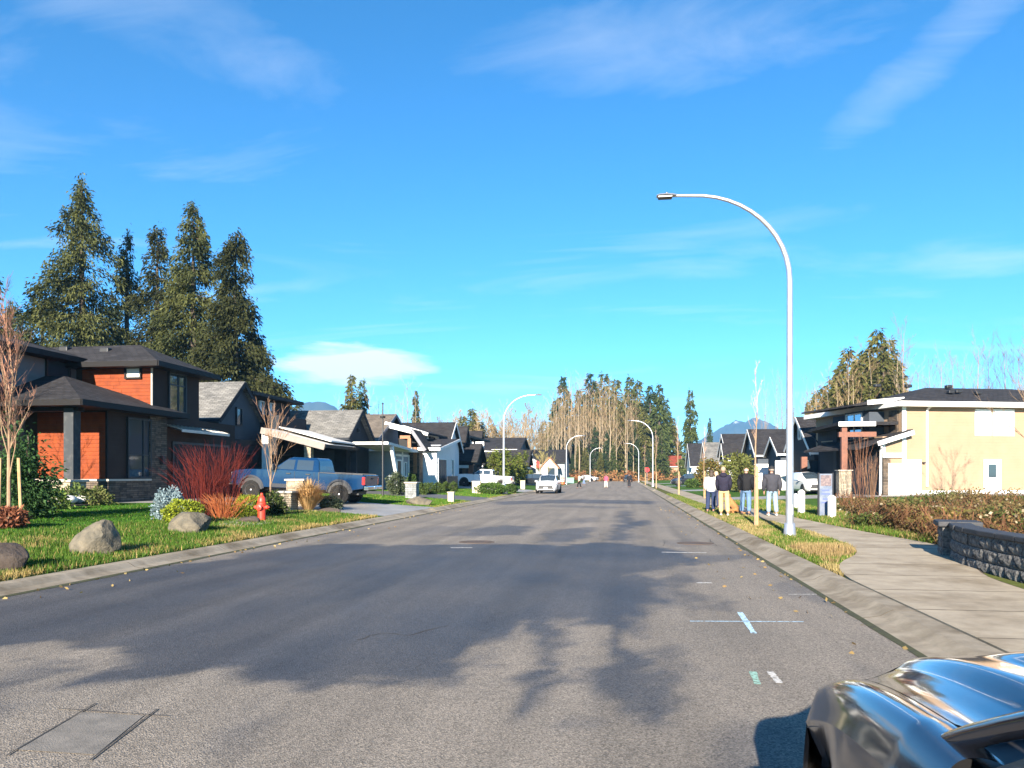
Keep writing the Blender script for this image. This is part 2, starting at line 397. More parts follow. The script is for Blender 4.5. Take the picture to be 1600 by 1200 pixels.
road = fast('road', V, np.stack([b0, b0 + 1, b0 + nx + 1, b0 + nx], 1), None, cols=np.repeat(np.clip(wet, 0, 1)[:, None], 3, 1), smooth=True)
tag(road, 'grey asphalt street with a wide damp patch', None, None, 'structure')
def asphalt():
    m = bpy.data.materials.new('asphalt'); m.use_nodes = True; t = m.node_tree; n, l = t.nodes, t.links; b = n['Principled BSDF']
    a = n.new('ShaderNodeAttribute'); a.attribute_name = 'Col'
    g = n.new('ShaderNodeNewGeometry')
    def ns(sc, d, ro=.6):
        q = n.new('ShaderNodeTexNoise'); q.inputs['Scale'].default_value = sc; q.inputs['Detail'].default_value = d; q.inputs['Roughness'].default_value = ro; l.new(g.outputs['Position'], q.inputs['Vector']); return q.outputs['Fac']
    def mr(f, a_, b_, c_, d_):
        q = n.new('ShaderNodeMapRange'); l.new(f, q.inputs[0])
        for i, v in enumerate((a_, b_, c_, d_)): q.inputs[i + 1].default_value = v
        return q.outputs[0]
    def mix(f, c0, c1, typ='MIX'):
        q = n.new('ShaderNodeMix'); q.data_type = 'RGBA'; q.blend_type = typ
        (l.new(f, q.inputs[0]) if not isinstance(f, float) else setattr(q.inputs[0], 'default_value', f))
        for i, s in ((6, c0), (7, c1)):
            if isinstance(s, tuple): q.inputs[i].default_value = (*s, 1)
            else: l.new(s, q.inputs[i])
        return q.outputs[2]
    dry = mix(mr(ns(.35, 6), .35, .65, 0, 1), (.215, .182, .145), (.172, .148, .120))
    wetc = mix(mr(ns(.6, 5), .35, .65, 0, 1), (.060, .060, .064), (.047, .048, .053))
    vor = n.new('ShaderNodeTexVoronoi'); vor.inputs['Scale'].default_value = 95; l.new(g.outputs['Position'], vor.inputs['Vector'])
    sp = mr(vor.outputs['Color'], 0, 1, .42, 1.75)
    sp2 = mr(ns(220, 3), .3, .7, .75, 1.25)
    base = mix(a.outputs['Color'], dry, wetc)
    base = mix(1.0, base, sp, 'MULTIPLY'); base = mix(1.0, base, sp2, 'MULTIPLY')
    st = n.new('ShaderNodeMapping'); st.inputs['Scale'].default_value = (1.6, .06, 1); l.new(g.outputs['Position'], st.inputs[0])
    q = n.new('ShaderNodeTexNoise'); q.inputs['Scale'].default_value = 1.2; q.inputs['Detail'].default_value = 7; l.new(st.outputs[0], q.inputs['Vector'])
    base = mix(1.0, base, mr(q.outputs['Fac'], .35, .7, .82, 1.14), 'MULTIPLY')
    l.new(base, b.inputs['Base Color'])
    l.new(mr(a.outputs['Fac'], 0, 1, .85, .62), b.inputs['Roughness'])
    bp = n.new('ShaderNodeBump'); bp.inputs['Strength'].default_value = .8; bp.inputs['Distance'].default_value = .006; l.new(vor.outputs['Distance'], bp.inputs['Height']); l.new(bp.outputs[0], b.inputs['Normal'])
    b.inputs['Specular IOR Level'].default_value = .35
    return m
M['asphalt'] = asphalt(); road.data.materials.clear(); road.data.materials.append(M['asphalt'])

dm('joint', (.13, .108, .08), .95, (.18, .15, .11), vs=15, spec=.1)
# --- kerbs: rolled concrete, cast in lengths
def kerb(side, drops):
    x0 = XL if side < 0 else XR
    root = tag(thing('kerb', None, None), 'rolled concrete kerb edging the street', None, None, 'structure')
    Lk = 2.9995; me = {}
    prof = [(0.004, -.09), (.004, .012), (.10, .022), (.20, .04), (.28, .085), (.33, .108), (.55, .112), (.55, -.09)]
    low = [(0.004, -.09), (.004, .012), (.10, .018), (.20, .025), (.28, .045), (.33, .06), (.55, .112), (.55, -.09)]
    for k, p in (('h', prof), ('l', low)):
        b = MB(); n = 5; P_ = [(side * q[0], q[1]) for q in p]
        b.prism(P_, 'y', 0, Lk); o = b.build('kerb_segment', 'kerb', root, bevel=0); me[k] = o.data; COL.objects.unlink(o); bpy.data.objects.remove(o)
    b = MB().prism([(side * q[0] - side * .001 * (q[0] < .01), q[1] + .0018) for q in prof], 'y', -.011, .011); o = b.build('joint_shade_dirt', 'joint'); me['j'] = o.data; bpy.data.objects.remove(o)  # dark strip over kerb joints: painted groove shade along with dirt
    y = -12.0
    while y < YEND - 3:
        lo = any(a - 1 < y < c - 2 for a, c in drops)
        o = bpy.data.objects.new('kerb_segment', me['l' if lo else 'h']); COL.objects.link(o); o.parent = root
        o.location = (x0, y, 0)
        if not lo and y < 60: q = bpy.data.objects.new('joint_shade_dirt', me['j']); COL.objects.link(q); q.parent = root; q.location = (x0, y, 0)
        y += 3.0
    b = MB(); ya = np.arange(-10, 120, .35)
    wv = [.05 + .06 * rng.random() ** 2 for _ in ya]
    for (y0, w0), (y1, w1) in zip(zip(ya, wv), zip(ya[1:], wv[1:])): b.quad((x0 + side * .012, y0, .017), (x0 + side * .012, y1, .017), (x0 - side * w1, y1, .004), (x0 - side * w0, y0, .004))
    tag(b.build('gutter_moss', 'moss'), 'dark moss in the gutter joint', None, None, 'stuff')
LDR = [(26.8, 34.3), (43, 49), (66, 74), (96, 103), (128, 136)]
RDR = [(46, 52), (72, 78), (100, 107), (130, 137)]
kerb(-1, LDR); kerb(1, RDR)

# --- sidewalk: cast slabs along a bending line
swl = [(-14, 3.17), (9.5, 3.17), (11.9, 3.17), (13.6, 3.55), (15.2, 4.35), (17, 4.75), (21.5, 4.80), (30, 4.35), (40, 3.95), (60, 3.85), (YEND - 2, 3.85)]
swr = [(-14, 5.05), (9.5, 5.05), (11.9, 5.15), (13.6, 5.65), (15.2, 6.35), (17, 6.62), (21.5, 6.15), (30, 5.75), (40, 5.40), (60, 5.30), (YEND - 2, 5.30)]
def ip(tab, y): return float(np.interp(y, [q[0] for q in tab], [q[1] for q in tab]))
def gsm(tab, y): return sum(ip(tab, y + d) for d in (-.6, -.3, 0, .3, .6)) / 5
b = MB()
YS = list(np.arange(-12, YEND - 3, 1.5))
for y0, y1 in zip(YS, YS[1:]): b.quad((gsm(swl, y0), y0, .1215), (gsm(swr, y0), y0, .1215), (gsm(swr, y1), y1, .1215), (gsm(swl, y1), y1, .1215))
walk = tag(b.build('sidewalk', 'soil'), 'pale concrete pavement along the right kerb', None, None, 'structure')
for y0, y1 in zip(YS, YS[1:]):
    b = MB(); n = 3; g = .006; jit = 0
    yy = np.linspace(y0 + g, y1 - g, n + 1)
    top = [[(gsm(swl, y), y, .123 + jit), (gsm(swr, y), y, .123 + jit)] for y in yy]
    for a, c in zip(top, top[1:]): b.quad(a[0], a[1], c[1], c[0])
    for i_, pts in enumerate(([t[0] for t in top], [t[1] for t in top])):
        for p, q in zip(pts, pts[1:]): b.quad(p, q, (q[0], q[1], .06), (p[0], p[1], .06))
    for t in (top[0], top[-1]): b.quad(t[0], t[1], (t[1][0], t[1][1], .06), (t[0][0], t[0][1], .06))
    b.build('slab', 'concrete', walk)
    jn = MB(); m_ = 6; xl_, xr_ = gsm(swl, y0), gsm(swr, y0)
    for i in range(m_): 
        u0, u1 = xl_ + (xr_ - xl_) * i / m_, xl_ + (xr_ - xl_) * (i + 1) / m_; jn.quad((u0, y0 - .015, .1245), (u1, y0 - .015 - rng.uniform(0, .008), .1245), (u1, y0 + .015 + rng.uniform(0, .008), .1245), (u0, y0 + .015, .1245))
    jn.build('joint_shade_dirt', 'joint', walk)  # shade of the slab gap, and its dirt, put into a dark strip

# --- lawns and driveways
sheet('lawn', (-60, XL - KW), 4, LDR[0][0], 'lawn', .010, 'green front lawn by the orange panelled house')
lawn_rest = [(LDR[i][1], LDR[i + 1][0]) for i in range(len(LDR) - 1)] + [(LDR[-1][1], YEND)]
for a, c in lawn_rest: sheet('lawn', (-60, XL - KW), a, c, 'lawn', .010, 'green front lawn between two driveways')
for i, (a, c) in enumerate(LDR): sheet('driveway', (-19.4 if i == 0 else -17, XL - KW), a, c, 'drive' if i in (0, 2) else 'drive_dark', .016, 'driveway sloping up to the houses')
sheet('driveway', (-60, -19.4), LDR[0][0], LDR[0][1], 'soil', .010)
for i, (a, c) in enumerate(LDR[1:]): sheet('back_yard', (-60, -17), a, c, 'lawn', .010)
ry = [(33, RDR[0][0])] + [(RDR[i][1], RDR[i + 1][0]) for i in range(len(RDR) - 1)] + [(RDR[-1][1], YEND)]
for a, c in ry: sheet('lawn', (5.42, 30), a, c, 'lawn', .010, 'lawn beyond the pavement')
for a, c in RDR: sheet('driveway', (5.45, 30), a, c, 'drive', .016, 'driveway beyond the pavement')
# planting bed round the hydrant, pale gravel edge
def blob(name, c, rx, ry_, m, lift, rz=0, n=40, kind='structure', label=None, seed=1):
    r = random.Random(seed); v = [(c[0], c[1], gz(c[0]) + lift)]
    for i in range(n):
        t = 2 * math.pi * i / n; k = 1 + .10 * math.sin(3 * t + seed) + .06 * math.sin(7 * t) + r.uniform(-.04, .04)
        x, y = rx * k * math.cos(t), ry_ * k * math.sin(t); x, y = x * math.cos(rz) - y * math.sin(rz), x * math.sin(rz) + y * math.cos(rz)
        v.append((c[0] + x, c[1] + y, gz(c[0] + x) + lift))
    return tag(fast(name, v, [(0, 1 + i, 1 + (i + 1) % n) for i in range(n)], m), label, None, None, kind)

# --- things set into and painted on the road
def disc(name, c, r, m, z, label, cat, group=None):
    b = MB(); b.lathe([(r * 1.12, z - .012), (r * 1.12, z), (r * .98, z), (r * .97, z - .004), (r * .9, z - .004), (r * .89, z + .001), (.02, z + .001)], (c[0], c[1], 0), n=28)
    return tag(b.build(name, m), label, cat, group)
dm('iron', (.13, .085, .055), .75, (.08, .06, .045), vs=9, metal=.3, bump=.006, bs=60)
disc('manhole_cover', G(1086, 849), .38, 'iron', .006, 'round rusty manhole cover in the dry lane by the lamp', 'manhole cover')
disc('manhole_cover', G(745, 847), .38, 'iron', .006, 'round rusty manhole cover at the edge of the damp asphalt', 'manhole cover')
def paint_mat(nm, col):
    m = mat(nm, col, .8); t = m.node_tree; n, l = t.nodes, t.links
    g = n.new('ShaderNodeNewGeometry'); q = n.new('ShaderNodeTexNoise'); q.inputs['Scale'].default_value = 26; q.inputs['Detail'].default_value = 6; l.new(g.outputs['Position'], q.inputs['Vector'])
    r = n.new('ShaderNodeMapRange'); r.inputs[1].default_value = .28; r.inputs[2].default_value = .56; r.inputs[3].default_value = .12; r.inputs[4].default_value = .92; l.new(q.outputs['Fac'], r.inputs[0]); l.new(r.outputs[0], n['Principled BSDF'].inputs['Alpha']); M[nm] = m
paint_mat('paint_blue', (.50, .72, .88)); paint_mat('paint_white', (.6, .57, .52)); paint_mat('paint_green', (.30, .50, .40))
def mark(p, q, wd, m, label):
    a, c = G(*p), G(*q); d = (c - a).normalized(); r = Vector((-d.y, d.x, 0)); b = MB(); n = 8
    L_ = [a + (c - a) * (i / n) for i in range(n + 1)]; ws = [wd * rng.uniform(.7, 1.1) for _ in L_]
    for i in range(n): b.quad(*[(u.x, u.y, .0045) for u in (L_[i] - r * ws[i] / 2, L_[i] + r * ws[i] / 2, L_[i + 1] + r * ws[i + 1] / 2, L_[i + 1] - r * ws[i + 1] / 2)])
    tag(b.build('paint_mark', m), label, 'paint mark', 'utility marks sprayed on the road')
mark((1078, 971), (1256, 972), .035, 'paint_blue', 'long thin pale blue line sprayed across the lane')
b_ = mark((1156, 957), (1178, 990), .065, 'paint_blue', 'short broad pale blue dash crossing the thin blue line')
mark((1203, 1050), (1218, 1068), .06, 'paint_white', 'small white dash sprayed beside the green dash')
mark((1176, 1050), (1184, 1070), .06, 'paint_green', 'small green dash sprayed on the asphalt')
mark((1232, 929), (1276, 929), .04, 'paint_white', 'short white line sprayed close to the right kerb')
mark((1088, 911), (1112, 911), .10, 'paint_white', 'small faded white patch on the dry lane')
mark((1034, 863), (1104, 864), .12, 'paint_white', 'long faded white bar near the manhole cover')
mark((704, 856), (738, 856), .12, 'paint_white', 'faded white bar on the damp asphalt')
# square asphalt repair with overrun saw cuts
a, b1, c1, d1 = [G(*p) for p in ((128, 1114), (225, 1119), (150, 1180), (20, 1172))]
b = MB(); b.quad(*[(q.x, q.y, .0045) for q in (a, b1, c1, d1)])
dm('patch', (.22, .195, .165), .9, (.15, .135, .115), vs=7, bump=.006, bs=120)
dm('tar', (.03, .028, .026), .8, (.07, .062, .052), vs=12)
rp = thing('road_patch', 'square asphalt repair with dark saw cut edges', 'road patch', (0, 0, 0))
b.build('fill', 'patch', rp)
for p, q in (((90, 1108), (264, 1120)), ((150, 1100), (10, 1182)), ((246, 1109), (140, 1190))):
    u, v = G(*p), G(*q); bb = MB(); d = (v - u).normalized(); r = Vector((-d.y, d.x, 0)) * .006
    bb.quad(*[(t.x, t.y, .0075) for t in (u - r, u + r, v + r, v - r)]); bb.build('saw_cut', 'tar', rp)

# --- short cracks in the old asphalt
for pts, lab in ((((1037, 843), (1039, 848), (1036, 853)), 'short dark crack running from the edge of the damp asphalt'), (((1108, 842), (1112, 847), (1120, 853)), 'short slanting crack beside the right manhole cover'), (((1040, 853), (1075, 854), (1110, 852), (1150, 856)), 'long crosswise crack below the right manhole cover'), (((586, 842), (612, 840), (650, 836)), 'thin crack crossing the left lane near the driveway'), (((560, 1000), (590, 990), (640, 992), (700, 978)), 'thin wandering crack in the damp asphalt')):
    P = [G(*q) for q in pts]; b = MB(); fine = []
    for u, v in zip(P, P[1:]): fine += [u.lerp(v, i / 5) + Vector((rng.uniform(-.02, .02), rng.uniform(-.03, .03), 0)) for i in range(5)]
    fine.append(P[-1]); wv = [rng.uniform(.003, .011) for _ in fine]
    for (u, a_), (v, c_) in zip(zip(fine, wv), zip(fine[1:], wv[1:])):
        d = (v - u).normalized(); r = Vector((-d.y, d.x, 0)); b.quad(*[(q.x, q.y, .0042) for q in (u - r * a_, u + r * a_, v + r * c_, v - r * c_)])
    tag(b.build('crack', 'tar'), lab, 'crack', 'cracks in the asphalt')

# --- retaining wall of split faced block
dm('block', (.18, .17, .155), .92, (.035, .035, .036), vs=14, vd=8, lo=.38, hi=.6, bump=.02, bs=35, coord='obj')
dm('cap', (.022, .023, .026), .7, (.04, .04, .043), vs=8, bump=.006, bs=50, coord='obj')
wallr = thing('retaining_wall', 'low dark split-block retaining wall with smooth black cap beside the pavement', 'wall', (5.5, 12, gz(5.5)))
def blockmesh(wd, h, dp, seed, rough=.03):
    r = random.Random(seed); b = MB(); nx_, nz = 6, 4; P = [[None] * (nz + 1) for _ in range(nx_ + 1)]
    for i in range(nx_ + 1):
        for j in range(nz + 1):
            edge = i in (0, nx_) or j in (0, nz); P[i][j] = (-(0 if edge else .012 + r.random() * rough), (i / nx_ - .5) * wd, j / nz * h)
    for i in range(nx_):
        for j in range(nz): b.quad(P[i][j], P[i + 1][j], P[i + 1][j + 1], P[i][j + 1])
    b.box(0.0005, dp, -wd / 2, wd / 2, 0, h); o = b.build('block', 'block'); me = o.data; COL.objects.unlink(o); bpy.data.objects.remove(o); return me
BW, BH = .455, .195
bms = [blockmesh(BW - .008, BH - .007, .28, s) for s in range(6)]
path = [(5.50, 4.0), (5.50, 12.9), (5.56, 13.7), (5.72, 14.5), (5.92, 15.15)]
def along(s):
    for p, q in zip(path, path[1:]):
        l_ = math.dist(p, q)
        if s <= l_: t = s / l_; return Vector((p[0] + (q[0] - p[0]) * t, p[1] + (q[1] - p[1]) * t, 0)), math.atan2(q[0] - p[0], q[1] - p[1])
        s -= l_
    return Vector((*path[-1], 0)), math.atan2(path[-1][0] - path[-2][0], path[-1][1] - path[-2][1])
PL = sum(math.dist(p, q) for p, q in zip(path, path[1:])); zw = .06
for c in range(3):
    s = BW * (.5 if c % 2 else 0) + .2
    while s < PL - .1:
        p, an = along(s); o = bpy.data.objects.new('block', rng.choice(bms)); COL.objects.link(o); o.parent = wallr
        o.location = Vector((p.x + c * .012, p.y, zw + c * BH)) - wallr.location; o.rotation_euler = (0, 0, -an); s += BW
s = .3
capm = MB().box(-.05, .32, -.299, .299, 0, .085).build('cap_stone', 'cap', None, bevel=.018); cme = capm.data
bpy.data.objects.remove(capm)
while s < PL - .05:
    p, an = along(s); o = bpy.data.objects.new('cap_stone', cme); COL.objects.link(o); o.parent = wallr; o.location = Vector((p.x + .02, p.y, zw + 3 * BH)) - wallr.location; o.rotation_euler = (0, 0, -an)
    bv = o.modifiers.new('bevel', 'BEVEL'); bv.width = .018; bv.segments = 2; s += .602
# end pier, one course taller than the wall behind it
pm = [blockmesh(.62, BH - .006, .55, 20 + i, .02) for i in range(3)]
for c in range(3):
    o = bpy.data.objects.new('block', pm[c]); COL.objects.link(o); o.parent = wallr; o.location = Vector((5.86, 15.42, zw + c * BH)) - wallr.location; o.rotation_euler = (0, 0, -.25)
o = MB().box(-.08, .64, -.38, .38, 0, .10).build('cap_stone', 'cap', wallr, bevel=.02); o.location = Vector((5.86, 15.42, zw + 3 * BH + .002)) - wallr.location; o.rotation_euler = (0, 0, -.25)

# --- street lamps
def lamp(name, p, label, arm, top=8.55, group=None, plinth=0):
    t = thing(name, label, 'street lamp', p, 0 if arm < 0 else math.pi, group); h0 = plinth
    if plinth: MB().lathe([(.30, -.1), (.30, plinth - .05), (.27, plinth)], n=16).build('plinth', 'concrete', t)
    MB().lathe([(.21, h0 + .0), (.21, h0 + .03), (.15, h0 + .05), (.125, h0 + .32), (.105, h0 + .34)], n=16).build('base_cover', 'steel', t, True)
    k = top / 8.55; zs = 6.25 * k; pts = [(0, 0, h0 + .02), (0, 0, 2), (0, 0, 4), (0, 0, zs)]; rad = [.098, .088, .078, .068]
    for i in range(1, 13):
        a = math.pi / 2 * i / 12; pts.append((-2.35 * k * (1 - math.cos(a)), 0, zs + 2.2 * k * math.sin(a))); rad.append(.068 - .028 * i / 12)
    pts.append((-2.75 * k, 0, zs + 2.2 * k + .02)); rad.append(.038)
    MB().tube(pts, rad, 12).build('pole', 'steel', t, True)
    x = -2.70 * k; z = zs + 2.2 * k + .02
    hd = MB(); prof = [(0, .05, .04), (.10, .11, .055), (.25, .155, .06), (.42, .15, .05), (.50, .10, .03)]
    i0 = 0
    for dx, wy_, hz in prof:
        for a in range(10):
            th = 2 * math.pi * a / 10; hd.v.append((x - dx, wy_ * math.cos(th), z + (hz if math.sin(th) > 0 else .02) * math.sin(th)))
    for r0 in range(len(prof) - 1):
        for a in range(10): hd.f.append((r0 * 10 + a, r0 * 10 + (a + 1) % 10, (r0 + 1) * 10 + (a + 1) % 10, (r0 + 1) * 10 + a))
    hd.f.append(tuple(range(10))); hd.f.append(tuple(range(40, 50)))
    h = hd.build('lamp_head', 'steel', t, True)
    MB().box(x - .46, x - .12, -.11, .11, z - .05, z - .017).build('lens', 'lamp_dark', h)
    MB().lathe([(.035, z + .05), (.035, z + .085), (.02, z + .095)], (x - .25, 0, 0), n=10).build('light_sensor', 'lamp_dark', h)
    MB().box(-.05, .05, -.112, -.08, h0 + .55, h0 + .78).build('hand_hole_cover', 'steel', t)
    return t
pl = G(1234, 838, .1); lamp('street_lamp', (pl.x, pl.y, .09), 'tall grey curved street lamp in the grass strip by the staked sapling', -1)
for px, py, tp, arm, lab, pth in ((787, 773, 7.6, 1, 'curved street lamp on concrete footing behind a clipped round bush', .55), (885, 757, 7.7, 1, 'distant curved street lamp beside the green utility box', 0), (922, 752.3, 7.7, 1, 'farthest curved street lamp on the left kerb before the wood', 0),
                           (1020, 760.5, 8.5, -1, 'distant curved street lamp between the small right kerb saplings', 0), (998, 753, 8.3, -1, 'farthest curved street lamp on the right kerb before the wood', 0)):
    p = G(px, py, .1); lamp('street_lamp', (p.x, p.y, .09), lab, arm, tp, None, pth)
# ================================================================ houses
def roofmat(k, c, c2): dm(k, c, .95, c2, spec=.2, vs=1.2, pat=('shingle', .33, .085, .72, 1.22, .012), bump=.006, bs=80)
roofmat('roof_dark', (.030, .028, .030), (.046, .043, .044))
roofmat('roof_grey', (.16, .155, .145), (.23, .22, .20))
roofmat('roof_brown', (.15, .125, .10), (.20, .165, .13))
roofmat('roof_red', (.30, .07, .04), (.22, .05, .03))
dm('cedar', (.22, .042, .008), .6, (.155, .029, .006), spec=.2, vs=3.5, bump=.004, bs=40)
dm('brown_siding', (.038, .020, .014), .8, (.048, .027, .019), spec=.25, vs=1.5, pat=('lap', .18))
dm('dark_siding', (.018, .021, .026), .8, (.025, .028, .034), spec=.25, vs=1.5, pat=('lap', .18))
dm('slate_siding', (.045, .055, .07), .75, (.055, .066, .082), spec=.3, vs=1.5, pat=('lap', .2))
dm('grey_batten', (.16, .16, .18), .75, (.19, .19, .21), vs=1.5, pat=('batten', .4))
dm('grey_siding', (.22, .25, .28), .75, (.26, .285, .31), vs=1.5, pat=('lap', .18))
dm('pale_siding', (.42, .47, .52), .75, (.48, .52, .56), vs=1.5, pat=('lap', .18))
dm('white_siding', (.72, .72, .71), .7, (.66, .66, .66), vs=1.5, pat=('lap', .2))
dm('tan_siding', (.315, .212, .135), .75, (.285, .192, .12), vs=1.2, pat=('lap', .17))
dm('grey_panel', (.15, .135, .14), .75, (.18, .165, .165), vs=1.0, pat=('panel', .9))
dm('stone', (.17, .125, .09), .85, (.09, .075, .062), spec=.25, vs=6, pat=('stone', .38, .085, .55, 1.25, .008), bump=.015, bs=30)
dm('stone_pale', (.42, .34, .24), .85, (.33, .26, .18), vs=6, pat=('stone', .3, .075, .7, 1.2, .008), bump=.012, bs=30)
dm('ledge', (.52, .46, .38), .8, (.44, .39, .32), vs=5, bump=.006, bs=40)
dm('fascia_dark', (.010, .009, .009), .6, spec=.2)
dm('timber', (.30, .13, .05), .6, (.20, .085, .035), vs=8, bump=.004, bs=50)
dm('timber_red', (.17, .055, .025), .6, (.12, .04, .02), vs=8, bump=.004, bs=50)
dm('metal_roof', (.50, .47, .43), .35, (.42, .40, .37), vs=2, metal=.5)
dm('grey_beam', (.25, .215, .19), .7, (.19, .165, .145), vs=5, bump=.004, bs=40)
dm('door_dark', (.010, .010, .011), .6, spec=.25)
dm('door_brown', (.075, .05, .045), .55, (.09, .06, .052), vs=2, pat=('panel', .55))
dm('garage_white', (.72, .71, .68), .6, (.68, .67, .64), vs=1, pat=('panel', .55))
dm('blind', (.70, .68, .62), .8)
dm('post_grey', (.025, .03, .035), .75, (.06, .06, .06), vs=5, lo=.5, hi=.7)

FACE = {'x+': (Vector((0, 1, 0)), Vector((1, 0, 0))), 'x-': (Vector((0, -1, 0)), Vector((-1, 0, 0))), 'y-': (Vector((1, 0, 0)), Vector((0, -1, 0)))}
def obox(b, c, r, n, w0, w1, z0, z1, d0, d1):   # box on a wall face: along r, up, out along n
    u = Vector((0, 0, 1)); i = len(b.v)
    for d in (d0, d1):
        for z in (z0, z1):
            for w_ in (w0, w1): b.v.append(tuple(c + r * w_ + u * z + n * d))
    b.f += [tuple(i + k for k in f) for f in ((0, 2, 3, 1), (4, 5, 7, 6), (0, 1, 5, 4), (2, 6, 7, 3), (0, 4, 6, 2), (1, 3, 7, 5))]
def window(par, c, face, wd, h, fm='fascia_dark', gm='glass', vm=(), hm=(), bar=.06, name='window', trim=None):
    r, n = FACE[face]; c = Vector(c); b = MB(); e = bar
    obox(b, c, r, n, -wd / 2, wd / 2, -h / 2, h / 2, .004, .02)
    p = b.build(name, gm, par)
    b = MB()
    for a0, a1, z0, z1 in ((-wd / 2 - e, wd / 2 + e, h / 2, h / 2 + e), (-wd / 2 - e, wd / 2 + e, -h / 2 - e, -h / 2), (-wd / 2 - e, -wd / 2, -h / 2, h / 2), (wd / 2, wd / 2 + e, -h / 2, h / 2)): obox(b, c, r, n, a0, a1, z0, z1, -.02, .09)
    for v in vm: obox(b, c, r, n, v * wd - .025, v * wd + .025, -h / 2, h / 2, .0, .06)
    for v in hm: obox(b, c, r, n, -wd / 2, wd / 2, v * h - .025, v * h + .025, .0, .055)
    b.build('frame', fm, p)
    if trim:
        b = MB(); q = bar + .1
        for a0, a1, z0, z1 in ((-wd / 2 - q, wd / 2 + q, h / 2 + e, h / 2 + q), (-wd / 2 - q, wd / 2 + q, -h / 2 - q, -h / 2 - e), (-wd / 2 - q, -wd / 2 - e, -h / 2 - e, h / 2 + e), (wd / 2 + e, wd / 2 + q, -h / 2 - e, h / 2 + e)): obox(b, c, r, n, a0, a1, z0, z1, -.02, .04)
        b.build('trim', trim, p)
    return p
def door(par, c, face, wd, h, m='door_dark', fm='white', name='door', rows=0, lite=None):
    r, n = FACE[face]; c = Vector(c); b = MB(); obox(b, c, r, n, -wd / 2, wd / 2, 0, h, .003, .03); p = b.build(name, m, par)
    b = MB(); e = .1
    for a0, a1, z0, z1 in ((-wd / 2 - e, wd / 2 + e, h, h + e), (-wd / 2 - e, -wd / 2, 0, h), (wd / 2, wd / 2 + e, 0, h)): obox(b, c, r, n, a0, a1, z0, z1, -.02, .07)
    b.build('frame', fm, p)
    if rows:
        b = MB()
        for i in range(rows):
            for k in range(4): obox(b, c, r, n, -wd / 2 + wd * (k + .08) / 4, -wd / 2 + wd * (k + .92) / 4, h * (i + .1) / rows, h * (i + .9) / rows, .031, .045)
        b.build('panel', m, p)
    else:
        b = MB(); obox(b, c, r, n, wd / 2 - .14, wd / 2 - .10, .95, 1.15, .03, .09); b.build('handle', 'rim', p)
    if lite:
        b = MB(); obox(b, c, r, n, lite[0], lite[1], lite[2], lite[3], .032, .045); b.build('pane', 'glass', p)
    return p
def part_box(par, name, x0, x1, y0, y1, z0, z1, m, bevel=0): return MB().box(x0, x1, y0, y1, z0, z1).build(name, m, par, bevel=bevel)
def gable(par, x0, x1, y0, y1, zb, ze, zr, axis, wm_, rm, ov=.4, og=.3, fm='white', gut=True, rname='roof'):
    """pitched volume: eaves at ze, ridge at zr along the given axis"""
    if axis == 'x': A0, A1, B0, B1 = x0, x1, y0, y1
    else: A0, A1, B0, B1 = y0, y1, x0, x1
    mid = (B0 + B1) / 2; k = (zr - ze) / (mid - B0); th = .16
    MB().prism([(B0, zb), (B0, ze), (mid, zr), (B1, ze), (B1, zb)], axis, A0, A1).build('wall', wm_, par)
    def P(a, b_, z): return (a, b_, z) if axis == 'x' else (b_, a, z)
    zl = ze - k * ov; a0, a1, b0, b1 = A0 - og, A1 + og, B0 - ov, B1 + ov
    b = MB()
    for bb, s in ((b0, 1), (b1, -1)):
        i = len(b.v); n_ = th
        for a in (a0, a1):
            b.v += [P(a, bb, zl + .03), P(a, mid, zr + .03), P(a, mid, zr + .03 + n_), P(a, bb, zl + .03 + n_)]
        b.f += [tuple(i + q for q in f) for f in ((0, 1, 2, 3), (7, 6, 5, 4), (3, 2, 6, 7), (0, 4, 5, 1), (0, 3, 7, 4))]
    rf = b.build(rname, rm, par)
    b = MB(); up = Vector((0, 0, 1)); off = .02
    for a, sg in ((a0, -1), (a1, 1)):
        for bb in (b0, b1):
            p, q = Vector(P(a + sg * off, bb, zl + .06)), Vector(P(a + sg * off, mid, zr + .06)); b.bar(p, q, .04, .24)
    for bb, sg in ((b0, -1), (b1, 1)): b.bar(P(a0, bb + sg * .05, zl + .10), P(a1, bb + sg * .05, zl + .10), .10, .15)
    b.build('fascia', fm, rf)
    return rf
def hip(par, x0, x1, y0, y1, ze, zr, rm='roof_dark', fm='fascia_dark', axis='x', th=.2, cut=True, name='roof', lo=None, hi=None):
    if axis == 'x':
        h = (y1 - y0) / 2; m = (y0 + y1) / 2; r0, r1 = (x0 + h if cut in (True, 0) else x0, m), (x1 - h if cut in (True, 1) else x1, m)
    else:
        h = (x1 - x0) / 2; m = (x0 + x1) / 2; r0, r1 = (m, y0 + h), (m, y1 - h)
    b = MB(); c = [(x0, y0, ze), (x1, y0, ze), (x1, y1, ze), (x0, y1, ze)]; p, q = (*r0, zr), (*r1, zr)
    if axis == 'x': fs = ((c[0], c[1], q, p), (c[1], c[2], q), (c[2], c[3], p, q), (c[3], c[0], p))
    else: fs = ((c[0], c[1], p), (c[1], c[2], q, p), (c[2], c[3], q), (c[3], c[0], p, q))
    for f in fs: b.quad(*f)
    b.quad(*[(x, y, ze - .005) for x, y, _ in c])
    rf = b.build(name, rm, par)
    b = MB(); t = .04
    for X0, X1, Y0, Y1 in ((x0 - .02, x1 + .02, y0 - t - .02, y0 - .02), (x0 - .02, x1 + .02, y1 + .02, y1 + t + .02), (x0 - t - .02, x0 - .02, y0 - .02, y1 + .02), (x1 + .02, x1 + t + .02, y0 - .02, y1 + .02)): b.box(X0, X1, Y0, Y1, ze - th, ze + .015)
    b.box(x0, x1, y0, y1, ze - th, ze - th + .03)
    b.build('fascia', fm, rf)
    return rf
